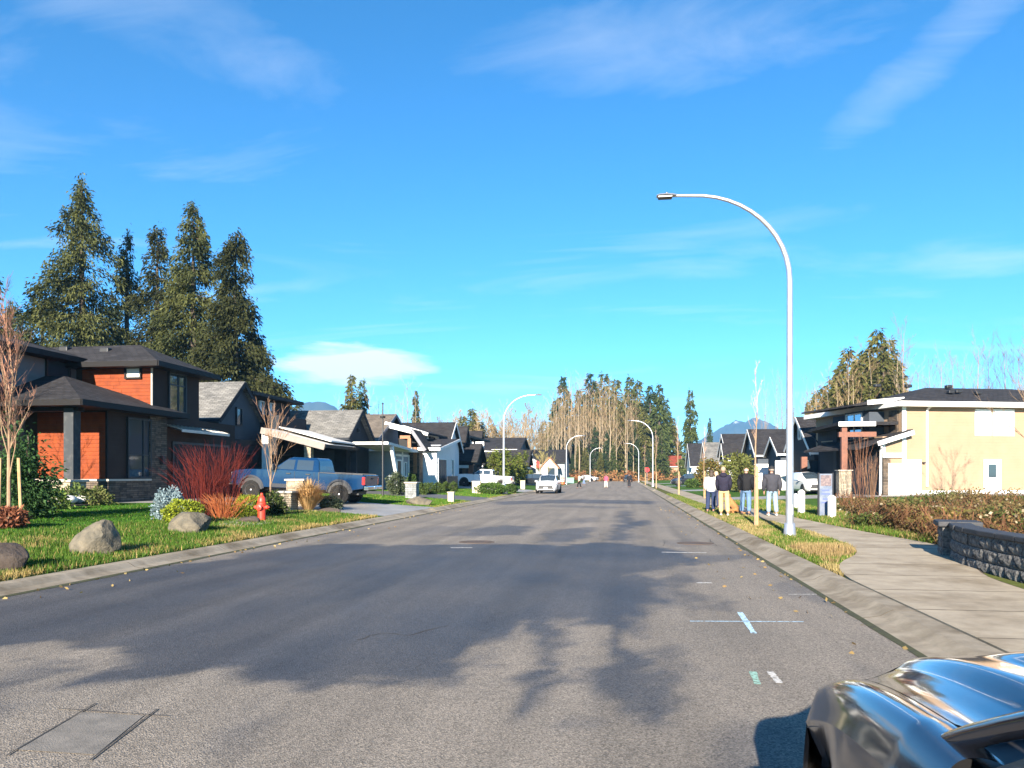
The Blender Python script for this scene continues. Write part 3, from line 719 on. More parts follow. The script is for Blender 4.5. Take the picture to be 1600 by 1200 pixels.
def ridge_vent(par, x, y, z): MB().box(x - .22, x + .22, y - .18, y + .18, z - .1, z + .14).build('roof_vent', 'black', par, bevel=.05)

ZB = .46
# ---------------------------------------------------------------- house with orange cedar panels (left)
hA = thing('house', 'two storey brown house with orange cedar panels and hipped black roofs', 'house', (0, 0, 0))
XA = -19.5; Yc = onX(168, XA).y; Yd = onX(258, XA).y
# ground floor
part_box(hA, 'wall', -33, XA, Yc, 36.4, ZB - .3, 4.1, 'brown_siding')
part_box(hA, 'stone_wall', XA - .02, XA + .09, onX(232, XA).y, Yd, ZB - .3, 4.05, 'stone')
part_box(hA, 'stone_wall', XA - .02, XA + .085, Yc - .085, onX(232, XA).y - .003, ZB - .3, 1.36, 'stone')
part_box(hA, 'ledge', XA - .02, XA + .15, Yc - .15, onX(232, XA).y - .003, 1.363, 1.44, 'ledge')
part_box(hA, 'stone_wall', -22.5, XA - .022, Yc - .085, Yc + .02, ZB - .3, 1.36, 'stone')
part_box(hA, 'ledge', -22.5, XA - .022, Yc - .15, Yc + .02, 1.363, 1.44, 'ledge')
part_box(hA, 'corner_trim', XA - .05, XA + .03, Yc - .06, Yc - .001, 1.443, 4.09, 'fascia_dark')
# cedar boards on the sunlit wall of the porch and the upper floor
def boards(par, xa, xb, y, z0, z1, h=.15):
    z = z0; i = 0
    while z < z1 - .02:
        zz_ = min(z + h - .006, z1); nj = rng.uniform(.25, .75); xm = xa + (xb - xa) * nj
        for p, q in ((xa, xm - .004), (xm + .004, xb)):
            b = MB(); d0 = .018 + rng.uniform(0, .004); d1 = .032 + rng.uniform(0, .004)
            b.v += [(p, y, z), (q, y, z), (q, y, zz_), (p, y, zz_), (p, y - d1, z), (q, y - d1, z), (q, y - d0, zz_), (p, y - d0, zz_)]
            b.f += [(0, 3, 2, 1), (4, 5, 6, 7), (0, 1, 5, 4), (3, 7, 6, 2), (0, 4, 7, 3), (1, 2, 6, 5)]
            b.build('board', 'cedar', par)
        z += h
boards(hA, -22.45, XA - .06, Yc - .001, 1.45, 4.0)
# porch posts on stone pedestals, tall window, entrance
for xp in (-19.75, -24.6):
    yp = 25.15
    pd = part_box(hA, 'pedestal', xp - .75, xp + .24, yp - .42, yp + .42, ZB - .4, 1.34, 'stone_pale')
    MB().box(xp - .83, xp + .32, yp - .5, yp + .5, 1.343, 1.43).build('ledge', 'ledge', pd, bevel=.015)
    part_box(hA, 'post', xp - .19, xp + .19, yp - .19, yp + .19, 1.433, 4.0, 'post_grey')
part_box(hA, 'beam', -30, -19.4, 25.0, 25.3, 3.9, 4.04, 'fascia_dark')
c = (onX(197, XA).y + onX(234, XA).y) / 2; wd_ = onX(234, XA).y - onX(197, XA).y
window(hA, (XA + .005, c, 2.68), 'x+', wd_ - .15, 2.3, 'black', 'glass', vm=(.2,), hm=(-.12,), bar=.07)
part_box(hA, 'wall_lamp', XA + .10, XA + .26, Yd - .55, Yd - .40, 2.05, 2.4, 'black')
door(hA, (-23.6, Yc - .002, ZB), 'y-', 1.1, 2.3, 'door_dark', 'fascia_dark')
part_box(hA, 'porch_slab', -30, -19.2, 24.6, Yc + .02, ZB - .3, ZB + .03, 'drive')
hip(hA, -31, -18.85, 24.45, 31.15, 4.25, 5.58, cut=True)
# upper floor block, orange panel, corner window
Yu = onX(238, XA).y; Yv = onX(310, XA).y
part_box(hA, 'wall', -30, XA, Yu, Yv + .05, 4.1, 6.12, 'brown_siding')
boards(hA, -22.7, XA - .03, Yu - .001, 4.32, 6.05)
part_box(hA, 'corner_trim', XA - .035, XA + .03, Yu - .05, Yu - .0, 4.3, 6.1, 'ledge')
p = onY(210, Yu, 583); window(hA, (p.x, Yu - .04, p.z), 'y-', .62, .36, 'fascia_dark', 'blind', bar=.07)
p0, p1 = onX(263, XA), onX(288, XA); window(hA, (XA + .005, (p0.y + p1.y) / 2, onX(276, XA, 614).z), 'x+', p1.y - p0.y, 1.62, 'black', 'glass_sky', vm=(.08,), hm=(.2,), bar=.06)
hip(hA, -30, -18.85, 28.9, 33.7, 6.26, 7.36, cut=1)
# left wing, two storeys, nearer the street
part_box(hA, 'wall', -36, -23.0, 19.5, 29.6, ZB - .3, 6.3, 'grey_panel')
hip(hA, -36.6, -22.35, 18.8, 30.5, 6.45, 8.6, axis='y')
p0, p1 = onX(72, -23.0), onX(106, -23.0); window(hA, (-22.995, (p0.y + p1.y) / 2, onX(88, -23, 580).z), 'x+', p1.y - p0.y, 1.2, 'black', 'glass', hm=(-.2,))
window(hA, (-22.995, 25.0, 5.2), 'x+', 1.3, 1.0, 'black', 'glass', vm=(0,))
window(hA, (-22.995, 23.0, 2.4), 'x+', 1.6, 1.6, 'black', 'glass', vm=(0,))
ridge_vent(hA, -24.6, 30.9, 7.15); ridge_vent(hA, -22.4, 30.6, 7.0)
# recessed garage under a ribbed metal canopy
part_box(hA, 'wall', -30, XA - .45, 36.403, 36.9, ZB - .3, 4.0, 'brown_siding')
door(hA, (XA + .004, 33.3, ZB), 'x+', 4.6, 2.5, 'door_dark', 'black', 'garage_door', rows=4)
b = MB(); a0, a1 = onX(292, -18.75).y - .4, onX(358, -18.75).y
b.quad((XA, a0, 3.75), (-18.75, a0, 3.53), (-18.75, a1, 3.53), (XA, a1, 3.75)).quad((XA, a0, 3.69), (-18.75, a0, 3.47), (-18.75, a1, 3.47), (XA, a1, 3.69))
y = a0
while y < a1: b.bar((XA, y, 3.77), (-18.75, y, 3.55), .04, .05); y += .3
b.box(-18.76, -18.72, a0, a1, 3.44, 3.56); b.build('canopy', 'metal_roof', hA)

# ---------------------------------------------------------------- slate blue gable house with a timber canopy
hB = thing('house', 'dark slate gabled house behind the blue pickup with a sloping canopy', 'house', (0, 0, 0))
XB = -21.5; ap, el = onX(383, XB, 598), onX(345, XB, 657)
gable(hB, -31, XB - .3, el.y + .3, 2 * ap.y - el.y - .3, ZB - .3, el.z + .25, ap.z - .12, 'x', 'slate_siding', 'roof_grey', .4, .3, 'dark_siding')
ZBB = el.z
p = onX(372.5, XB - .3, 651); window(hB, (XB - .295, p.y, p.z), 'x+', .55, .9, 'black', 'glass', bar=.07)
part_box(hB, 'bay', XB - .35, XB + .15, el.y + .6, 2 * ap.y - el.y - .6, ZB - .3, 3.6, 'dark_siding')
p0, p1 = onX(346, XB + .15), onX(366, XB + .15)
door(hB, (XB + .154, (p0.y + p1.y) / 2 + 1.2, ZB), 'x+', 2.6, 2.3, 'door_dark', 'black', 'garage_door', rows=4)
# block behind the canopy
yA = onX(506, -17.0).y; yB = onX(558, -17.0).y
part_box(hB, 'wall', -30, -20.6, 2 * ap.y - el.y - .25, yB + .4, ZB - .3, 5.2, 'dark_siding')
part_box(hB, 'upper_wall', -29, -22.2, 42.5, 48.8, 5.203, 6.3, 'dark_siding')
part_box(hB, 'flat_roof', -29.5, -21.4, 42.0, 49.2, 6.303, 6.5, 'fascia_dark')
window(hB, (-22.195, 44.6, 5.75), 'x+', .5, .7, 'white', 'glass'); window(hB, (-22.195, 46.0, 5.75), 'x+', .5, .7, 'white', 'glass')
pL = onY(409, yA, 668); pR = onY(506, yA, 694)
cz0, cz1 = pL.z, pR.z; cx0, cx1 = pL.x, pR.x
b = MB(); th = .12
for q in ((cx0, cz0, cx1, cz1),): b.prism([(q[0], q[1]), (q[2], q[3]), (q[2], q[3] - th), (q[0], q[1] - th)], 'y', yA + .05, yB)
cn = b.build('canopy', 'offwhite', hB)
MB().bar((cx0 - .05, yA, cz0 - .16), (cx1 + .05, yA, cz1 - .16), .09, .36).build('edge_beam', 'grey_beam', cn)
MB().bar((cx1 + .06, yA, cz1 - .1), (cx1 + .06, yB, cz1 - .1), .09, .2).build('edge_beam', 'fascia_dark', cn)
MB().prism([(cx0 + .3, cz0 + .16), (cx1 - .2, cz1 + .28), (cx1 - .2, cz1 + .2), (cx0 + .3, cz0 + .09)], 'y', yA + 1.6, yB + .6).build('canopy', 'offwhite', hB)
for px, m in ((416, 'white'), (482, 'stone_pale')):
    q = onY(px, yA + .35); part_box(hB, 'post', q.x - .2, q.x + .2, yA + .2, yA + .6, ZB - .3, cz0 + (cz1 - cz0) * (q.x - cx0) / (cx1 - cx0) - .14, m)
part_box(hB, 'low_wall', -20.2, -18.7, yA + .5, yA + .8, ZB - .2, 2.2, 'stone_pale')
for y in (44.6,): door(hB, (-20.596, y, ZB), 'x+', 1.1, 2.3, 'door_dark', 'black')

# ---------------------------------------------------------------- grey shingled gable with dark blue gable wall
hC = thing('house', 'dark blue gabled house with pale grey shingles and a recessed porch', 'house', (0, 0, 0))
ap, el = onX(566, -17.5, 642), onX(545, -17.5, 688)
gable(hC, -27, -17.8, el.y + .35, 2 * ap.y - el.y - .35, ZB - .3, el.z + .3, ap.z - .12, 'x', 'dark_siding', 'roof_grey', .4, .35, 'dark_siding')
window(hC, (-17.795, ap.y, 4.6), 'x+', .18, .18, 'black', 'blind', bar=.03)
part_box(hC, 'wall', -21, -18.6, yB + .41, el.y + .34, ZB - .3, 3.2, 'slate_siding')
q = onX(520, -17.75); window(hC, (-17.795, ap.y - 1.2, 1.9), 'x+', 1.0, 1.6, 'black', 'glass')
q = onX(557, -17.75)
part_box(hC, 'post', -17.35, -16.95, yB - .3, yB - .05, ZB - .3, cz1 - .24, 'dark_siding')
door(hC, (-18.595, yB + .9, ZB), 'x+', 1.0, 2.2, 'door_dark', 'black')

# ---------------------------------------------------------------- grey board and batten house with stone pillar
hD = thing('house', 'grey board and batten house with white trim and a stone pillar', 'house', (0, 0, 0))
ap, el = onX(621, -18, 655), onX(587, -18, 690)
gable(hD, -30, -18.2, el.y + .3, 2 * ap.y - el.y - 2.2, ZB - .3, el.z + .2, ap.z + .15, 'x', 'grey_batten', 'roof_brown', .5, .4, 'grey_batten')
yD = el.y - 1.0
part_box(hD, 'wall', -19.5, -16.2, yD, yD + 3.4, ZB - .3, 3.35, 'grey_siding')
hip(hD, -20, -15.6, yD - .6, yD + 3.8, 3.5, 4.15, 'roof_brown', 'white', axis='y')
p = onX(571, -16.2); door(hD, (-16.195, yD + .75, ZB), 'x+', .95, 2.15, 'door_dark', 'white')
part_box(hD, 'trim', -16.19, -16.13, yD + 1.5, yD + 1.72, ZB - .2, 3.28, 'white'); part_box(hD, 'trim', -16.19, -16.13, yD - .02, yD + 3.4, 2.95, 3.1, 'white')
part_box(hD, 'trim', -16.19, -16.13, yD + 3.2, yD + 3.38, ZB - .2, 2.94, 'white')
window(hD, (-16.195, yD + 2.35, 2.0), 'x+', .5, 1.0, 'white', 'glass')
part_box(hD, 'stone_pillar', -17.2, -15.5, yD + 3.85, yD + 4.9, ZB - .3, 3.3, 'stone')
# ---------------------------------------------------------------- white farmhouse with timber porch
hE = thing('house', 'white farmhouse with timber framed gable porch and brown garage door', 'house', (0, 0, 0))
ap, el = onX(712, -16, 661), onX(700, -16, 704)
gable(hE, -34, -16.3, el.y + .4, 2 * ap.y - el.y - .4, ZB - .3, el.z + .35, ap.z - .1, 'x', 'white_siding', 'roof_dark', .5, .35, 'white')
yG = onX(682, -14.5).y; yH = onX(711, -14.5).y
MB().prism([(yG, ZB - .3), (yG, 3.6), (yG + 1.5, 4.0), (yH, 4.0), (yH, ZB - .3)], 'x', -18.1, -14.5).build('wall', 'white_siding', hE)
b = MB(); b.prism([(yG - .45, 3.50), (yH + .2, 4.55), (yH + .2, 4.72), (yG - .45, 3.67)], 'x', -18.1, -14.15); rf = b.build('roof', 'roof_dark', hE)
MB().bar((-18.1, yG - .48, 3.6), (-14.1, yG - .48, 3.6), .07, .24).bar((-14.12, yG - .45, 3.57), (-14.12, yH + .2, 4.6), .07, .22).build('fascia', 'white', rf)
p0, p1 = onX(684, -14.5), onX(697, -14.5); door(hE, (-14.495, (p0.y + p1.y) / 2, ZB), 'x+', p1.y - p0.y - .1, 2.35, 'door_brown', 'white', 'garage_door', rows=4)
p = onX(706.5, -14.5); window(hE, (-14.495, p.y, 1.9), 'x+', .7, 1.9, 'white', 'glass')
# upper white wall and shed dormer
part_box(hE, 'upper_wall', -20.5, -17.0, 62.4, 69.3, 3.8, 5.2, 'white_siding')
b = MB(); b.prism([(-20.8, 6.35), (-16.2, 4.95), (-16.2, 5.12), (-20.8, 6.52)], 'y', 61.9, 69.4); rf = b.build('roof', 'roof_dark', hE)
MB().bar((-20.8, 61.85, 6.36), (-16.1, 61.85, 4.96), .07, .26).build('fascia', 'white', rf)
part_box(hE, 'upper_wall', -20.5, -18.4, 62.403, 69.2, 5.203, 5.55, 'white_siding')
window(hE, (-16.995, 64.0, 4.55), 'x+', .8, .55, 'black', 'glass'); window(hE, (-16.995, 66.6, 4.5), 'x+', 1.8, .8, 'black', 'glass')
# timber porch: gable turned to the lawn, heavy post and beam
yP = 56.9; x0, x1 = onY(615, yP).x, onY(661, yP).x; xm = onY(645, yP).x
zt, zm, zl = onY(615, yP, 667).z, onY(645, yP, 674).z, onY(661, yP, 701).z
b = MB()
b.prism([(x0 - .6, zt + .18), (xm, zm), (xm, zm + .16), (x0 - .6, zt + .34)], 'y', yP - .3, yP + 2.4)
b.prism([(xm + .003, zm), (x1 + .25, zl - .2), (x1 + .25, zl - .04), (xm + .003, zm + .16)], 'y', yP - .3, yP + 2.4)
rf = b.build('porch_roof', 'roof_dark', hE)
MB().bar((x0 - .6, yP - .33, zt + .2), (xm, yP - .33, zm + .02), .06, .4).build('fascia', 'white', rf)
MB().bar((xm, yP - .33, zm + .04), (x1 + .25, yP - .33, zl - .16), .06, .26).build('fascia', 'grey_batten', rf)
MB().prism([(x0 - .1, 3.5), (x0 - .1, zt), (xm, zm - .03), (x1, zl - .2), (x1, 3.5)], 'y', yP + 1.5, yP + 1.6).build('porch_ceiling_board', 'door_dark', hE)
q0, q1, qm = onY(625.5, yP), onY(641.5, yP), onY(640, yP)
MB().bar((q0.x, yP, onY(630, yP, 683).z), (q1.x, yP, onY(640, yP, 683).z), .24, .24).build('beam', 'timber', hE)
part_box(hE, 'post', qm.x - .13, qm.x + .13, yP - .12, yP + .12, onY(640, yP, 700).z, onY(640, yP, 685).z, 'timber')
q = onY(649, yP); part_box(hE, 'post', q.x - .13, q.x + .13, yP - .12, yP + .12, 1.7, zl + .1, 'timber'); part_box(hE, 'post', q.x - .16, q.x + .16, yP - .16, yP + .16, ZB - .3, 1.697, 'door_dark')
# white bracketed canopy beside the pillar
b = MB(); u0, u1 = onX(602, -15.2, 692), onX(640, -15.2, 703)
b.prism([(u0.y, u0.z - .1), (u0.y, u0.z + .08), (u1.y, u1.z + .08), (u1.y, u1.z - .1)], 'x', -17.4, -15.0).build('canopy', 'offwhite', hE)
MB().bar((-15.1, u0.y + 1.0, u0.z - .2), (-15.1, u0.y + 2.0, 1.8), .2, .28).build('bracket', 'white', hE)
part_box(hE, 'wall', -18.1, -15.6, yP + 1.61, yG - .003, ZB - .3, 3.45, 'pale_siding')
window(hE, (-15.595, yP + 2.4, 2.0), 'x+', .5, .8, 'white', 'glass_sky')

# ---------------------------------------------------------------- farther houses on the left
hF = thing('house', 'dark modern house with white panels and twin small gables', 'house', (0, 0, 0)); XF = -17.0
part_box(hF, 'wall', -30, XF, 80, 91, ZB - .3, 5.6, 'dark_siding')
hip(hF, -31, XF + .8, 79.2, 91.8, 5.75, 6.9, 'roof_dark', 'fascia_dark')
for px in (721, 745):
    p = onX(px, XF + .1, 676); gable(hF, XF - 3.5, XF + .5, p.y - .9, p.y + .9, 4.6, 5.3, 6.5, 'x', 'dark_siding', 'roof_dark', .3, .3, 'fascia_dark')
Yf = 79.99
for px0, px1, py0, py1 in ((728, 735, 688.5, 693.5), (735, 739.5, 691, 696.5), (743.5, 756, 690.5, 700)):
    p0, p1 = onY(px0, Yf, py0), onY(px1, Yf, py1); window(hF, ((p0.x + p1.x) / 2, Yf, (p0.z + p1.z) / 2), 'y-', p1.x - p0.x, p0.z - p1.z, 'white', 'white', bar=.03, name='panel')
p0 = onX(757, XF + .2); part_box(hF, 'white_panel', XF - .4, XF + .35, 86.0, 87.6, 2.8, 5.2, 'white')
gable(hF, XF - 5, XF + 1.8, 77.2, 81.5, 2.6, 3.2, 4.7, 'x', 'dark_siding', 'roof_dark', .5, .4, 'fascia_dark')
part_box(hF, 'wall', XF - 5, XF + .3, 78.2, 79.95, ZB - .3, 2.6, 'door_dark')
part_box(hF, 'post', XF + 1.2, XF + 1.6, 77.3, 77.7, ZB - .3, 2.6, 'timber_red'); part_box(hF, 'beam', XF - 1.5, XF + 1.15, 77.25, 77.45, 2.3, 2.6, 'white')
for y in (83.5, 88.8): window(hF, (XF + .004, y, 2.0), 'x+', 1.8, 1.6, 'black', 'glass', vm=(0,))
hG = thing('house', 'dark gabled house with stacked white eaves behind the cedar hedge', 'house', (0, 0, 0))
gable(hG, -32, -15.0, 107.5, 120.5, ZB - .3, 4.9, 7.0, 'x', 'slate_siding', 'roof_dark', .5, .4, 'fascia_dark')
p = onX(811, -14.6); part_box(hG, 'dormer', -18.5, -14.9, 106.4, 109.3, 3.4, 5.2, 'offwhite')
for i, z in enumerate((4.5, 3.5, 2.5)):
    o = MB().prism([(-19.5 - .2 * i, z + .25), (-13.9 + .4 * i, z - .1), (-13.9 + .4 * i, z + .12), (-19.5 - .2 * i, z + .47)], 'y', 105.2 - .4 * i, 108).build('eave', 'white', hG)
gable(hG, -19, -13.2, 103.6, 107.4, 2.2, 3.2, 4.9, 'x', 'dark_siding', 'roof_dark', .4, .4, 'fascia_dark')
part_box(hG, 'wall', -19, -14.0, 103.9, 107.3, ZB - .3, 2.2, 'slate_siding')
window(hG, (-13.195, 105.5, 3.6), 'x+', 1.2, .7, 'white', 'glass'); window(hG, (-13.995, 105.5, 1.4), 'x+', 1.6, 1.2, 'white', 'glass')
hH = thing('house', 'far dark roofed house with timber trimmed white gable porch', 'house', (0, 0, 0))
gable(hH, -30, -12.6, 163, 176, ZB - .3, 4.3, 7.0, 'x', 'grey_siding', 'roof_dark', .5, .4, 'fascia_dark')
Yh = 159.5; q0, qm, q1 = onY(844, Yh, 729), onY(857, Yh, 715), onY(873, Yh, 731)
gable(hH, q0.x + .3, q1.x - .3, Yh, 163, ZB - .3, q0.z, qm.z, 'y', 'white_siding', 'roof_dark', .4, .4, 'timber')
window(hH, (qm.x + .6, Yh - .004, 2.2), 'y-', 1.4, 1.6, 'black', 'glass')
gable(hH, -26, -19.5, 158, 163, ZB - .3, 4.2, 6.0, 'x', 'timber_red', 'roof_dark', .4, .3, 'white')
hI = thing('house', 'low red roofed house half hidden before the far conifers', 'house', (0, 0, 0))
p0, p1 = W(1030, 712, 205), W(1052, 712, 205)
gable(hI, p0.x - 1, p1.x + 2, p0.y, p0.y + 8, 0, 4.0, 6.6, 'x', 'tan_siding', 'roof_red', .5, .4, 'white'); window(hI, ((p0.x + p1.x) / 2, p0.y - .004, 2.2), 'y-', 1.6, 1.4, 'white', 'glass')

# ---------------------------------------------------------------- right side
# tan two storey house, turned a little away from the street
d0 = 46.0; o0 = W(1410, 742, d0); o1 = W(1600, 742, 47.0); dr = (o1 - o0); angR = math.atan2(dr.y, dr.x)
hR = thing('house', 'tan two storey house with white trim standing behind the brambles', 'house', (o0.x, o0.y, 0), angR)
pm = F / d0
def lu(px): return (px - 1410) / pm           # along the wall in metres (nearly facing)
def lz(py): return HC - (py - HY) / pm
zb = .3
part_box(hR, 'wall', 0, 16, 0, 10, zb - .4, lz(631), 'tan_siding')
part_box(hR, 'wall', lu(1377), -.003, .01, 7, zb - .4, lz(682), 'tan_siding')
part_box(hR, 'side_wall', lu(1377) - .04, lu(1377) - .003, .0, 7.1, zb - .4, lz(684), 'dark_siding')
part_box(hR, 'foundation', lu(1400), 16, -.06, -.003, zb - .5, .66, 'white')
b = MB(); ze, zr = lz(631) + .1, 7.25
hip(hR, -.55, 17, -.6, 10.6, ze, zr + .2, 'roof_dark', 'white', th=.28)
# bay at the corner with its own flared roof
part_box(hR, 'bay_wall', -1.0, -.005, 1.8, 6.0, lz(682), lz(640), 'slate_siding')
window(hR, (-1.005, 3.4, lz(662)), 'x-', 1.7, 1.55, 'white', 'glass_sky', vm=(0,), hm=(.1,), bar=.08, trim='slate_siding')
part_box(hR, 'stone_panel', -.10, -.005, .35, 1.2, lz(682), lz(640), 'stone')
MB().prism([(-2.6, lz(633)), (.8, lz(624)), (.8, lz(618)), (-2.6, lz(630))], 'y', .9, 7.2).build('bay_roof', 'roof_dark', hR)
MB().bar((-1.7, .86, lz(630) + .1), (.7, .86, lz(624) + .1), .06, .28).build('fascia', 'white', hR)
# lower lean-to roof with a bright rake board
MB().prism([(lu(1330), lz(703)), (lu(1419), lz(674)), (lu(1419), lz(671)), (lu(1330), lz(700))], 'y', -.5, 6).build('porch_roof', 'roof_dark', hR)
MB().bar((lu(1360), -.54, lz(694)), (lu(1420), -.54, lz(676)), .06, .26).build('fascia', 'white', hR)
part_box(hR, 'corner_board', -.03, .22, -.04, -.003, .663, lz(633), 'white')
part_box(hR, 'corner_board', lu(1377) - .02, lu(1377) + .14, -.03, .005, .663, lz(690), 'white')
for u, m in ((lu(1377), 0),):
    part_box(hR, 'stone_pillar', u - .03, lu(1388), -.12, -.035, zb - .4, lz(716), 'stone'); part_box(hR, 'band', u - .05, lu(1412), -.14, -.045, lz(715), lz(708), 'white')
part_box(hR, 'garage_door', lu(1384), lu(1409), -.16, -.125, zb - .3, lz(724), 'garage_white'); part_box(hR, 'garage_door', lu(1412), lu(1440), -.10, -.063, zb - .3, lz(718), 'garage_white')
MB().bar((lu(1450), -.08, .9), (lu(1450), -.08, lz(640)), .09, .09).bar((lu(1450), -.08, lz(640)), (lu(1454), -.5, lz(632)), .09, .09).build('downspout', 'white', hR)
MB().bar((lu(1371), -.1, zb), (lu(1372), -.1, lz(702)), .09, .09).bar((lu(1372), -.1, lz(702)), (lu(1368), -.45, lz(699)), .09, .09).build('downspout', 'white', hR)
window(hR, (lu(1547), -.004, lz(659)), 'y-', lu(1557) - lu(1538), 1.3, 'white', 'blind', bar=.06, hm=(0,), trim='white')
window(hR, (lu(1583), -.004, lz(659)), 'y-', lu(1597) - lu(1568), 1.3, 'white', 'blind', bar=.06, vm=(0,), trim='white')
door(hR, (lu(1562), -.062, zb + .1), 'y-', lu(1576) - lu(1552), lz(720) - zb - .1, 'white', 'white', lite=(-.28, .25, 1.05, 1.85))
part_box(hR, 'wall_lamp', lu(1443), lu(1446), -.2, -.003, lz(724), lz(722), 'black')
for u, v in ((lu(1438), 4.2), (lu(1495), 4.2), (lu(1570), 4.2), (lu(1535), 2.2), (lu(1552), 2.4), (lu(1580), 2)): MB().box(u - .2, u + .2, v - .15, v + .15, ze + (v + .6) * .29, ze + (v + .6) * .29 + .2).build('roof_vent', 'black', hR, bevel=.04)

# dark roofed house with timber post porch
hS = thing('house', 'charcoal house with red timber posts and a stone footed porch', 'house', (0, 0, 0))
XS = 13.6; ap, el = onX(1250, XS, 653), onX(1246, XS - .4, 708)
yR = ap.y; yE = yR - 4.6
gable(hS, XS, 34, yE, 2 * yR - yE, .0, 3.3, ap.z - .1, 'x', 'dark_siding', 'roof_dark', .45, .35, 'white')
window(hS, (XS - .005, yR, 4.9), 'x-', .7, .8, 'white', 'glass', trim='white')
for px, hh, ww in ((1256, 2.9, .2), (1246.5, 1.9, .14)): q = onY(px, yE - .5); part_box(hS, 'post', q.x - ww, q.x + ww, yE - .7, yE - .3, .1, hh, 'timber_red')
q0, q1 = onY(1262, yE - .004), onY(1296, yE - .004); window(hS, ((q0.x + q1.x) / 2, yE - .004, 2.0), 'y-', 1.6, 1.2, 'black', 'glass', vm=(0,))
yT = 49.0; q0, q1, qp = onY(1308, yT, 664), onY(1360, yT, 664), onY(1318.5, yT)
o = MB().box(q0.x, q1.x + 1.5, yT - .3, yE - .35, q0.z - .02, q0.z + .16).build('porch_roof', 'roof_dark', hS); MB().box(q0.x, q1.x + .2, yT - .37, yT - .303, q0.z - .1, q0.z + .17).build('fascia', 'white', o)
zbm = onY(1318, yT, 679).z
part_box(hS, 'beam', onY(1310, yT).x, q1.x + .3, yT - .15, yT + .15, zbm - .15, zbm + .15, 'timber_red'); part_box(hS, 'post', qp.x - .17, qp.x + .17, yT - .17, yT + .17, 1.9, zbm - .152, 'timber_red'); part_box(hS, 'post', qp.x - .15, qp.x + .15, yT - .15, yT + .15, zbm + .152, q0.z - .022, 'timber_red')
pd = part_box(hS, 'pedestal', qp.x - .36, qp.x + .36, yT - .36, yT + .36, .1, 1.85, 'stone_pale'); MB().box(qp.x - .42, qp.x + .42, yT - .42, yT + .42, 1.853, 1.9).build('ledge', 'ledge', pd)
part_box(hS, 'wall', q0.x + 1.0, q1.x + 4, yT + 4.0, yE - .36, .1, q0.z - .03, 'dark_siding')
b = MB(); r0, r1 = onY(1294, yE - 3, 709), onY(1360, yE - 3, 709)
b.prism([(yE - 3.2, r0.z - .1), (yE + 1.5, r0.z + 1.4), (yE + 1.5, r0.z + 1.5), (yE - 3.2, r0.z + .02)], 'x', r0.x, q0.x + .995); o = b.build('porch_roof', 'roof_dark', hS); MB().box(r0.x, q0.x + .995, yE - 3.28, yE - 3.21, r0.z - .12, r0.z + .06).build('fascia', 'white', o)

def rhouse(label, X, Ym, hw_, zeave, zr, wm_, rm, gd=None, fm='white', small=None):
    h = thing('house', label, 'house', (0, 0, 0)); gable(h, X, X + 16, Ym - hw_, Ym + hw_, 0, zeave, zr, 'x', wm_, rm, .45, .35, fm)
    window(h, (X - .005, Ym, (zeave + zr) / 2 - .1), 'x-', .7, .8, 'white', 'glass', trim='white'); window(h, (X - .005, Ym - hw_ / 2, 1.6), 'x-', 1.3, 1.2, 'white', 'glass', vm=(0,)); door(h, (X - .005, Ym + hw_ * .45, .2), 'x-', 1, 2.1, 'door_dark', 'white')
    if gd:
        p0, p1 = onY(gd[0], Ym - hw_ - .004), onY(gd[1], Ym - hw_ - .004); door(h, ((p0.x + p1.x) / 2, Ym - hw_ - .004, .2), 'y-', p1.x - p0.x, 2.35, 'garage_white', 'white', 'garage_door', rows=4)
    return h
p = onX(1173, 12.8, 672); yq = p.y
hT = rhouse('dark roofed house with two sunlit white garage doors and twin gables', 12.8, yq, 4.2, 3.6, p.z - .1, 'slate_siding', 'roof_dark', (1180, 1200))
p = onX(1209, 13.0, 684); gable(hT, 13.0, 22, p.y - 3, p.y + 2.6, 0, 3.4, p.z - .1, 'x', 'slate_siding', 'roof_dark', .4, .35, 'white')
q0, q1 = onY(1213, p.y - 3.004), onY(1244, p.y - 3.004); door(hT, ((q0.x + q1.x) / 2, p.y - 3.004, .2), 'y-', q1.x - q0.x, 2.5, 'garage_white', 'white', 'garage_door', rows=4)
p = onX(1131, 13.0, 679); hU = rhouse('far dark roofed house with white trimmed gable end', 13.0, p.y, 4.6, 4.2, p.z - .1, 'white_siding', 'roof_dark')
p2 = onX(1155, 12.0, 690); gable(hU, 12.2, 17, p.y - 8.4, p.y - 4.62, 0, 3.6, p.z - 1.6, 'x', 'white_siding', 'roof_dark', .4, .35, 'white')
p = onX(1101, 13.0, 692); rhouse('far house with a pale grey shingle roof', 13.0, p.y, 4.6, 3.6, p.z - .1, 'white_siding', 'roof_grey')
p = onX(1078, 13.0, 693); hV = rhouse('farthest dark roofed house on the right side', 13.0, p.y + 2, 6, 3.4, p.z - .1, 'pale_siding', 'roof_dark')
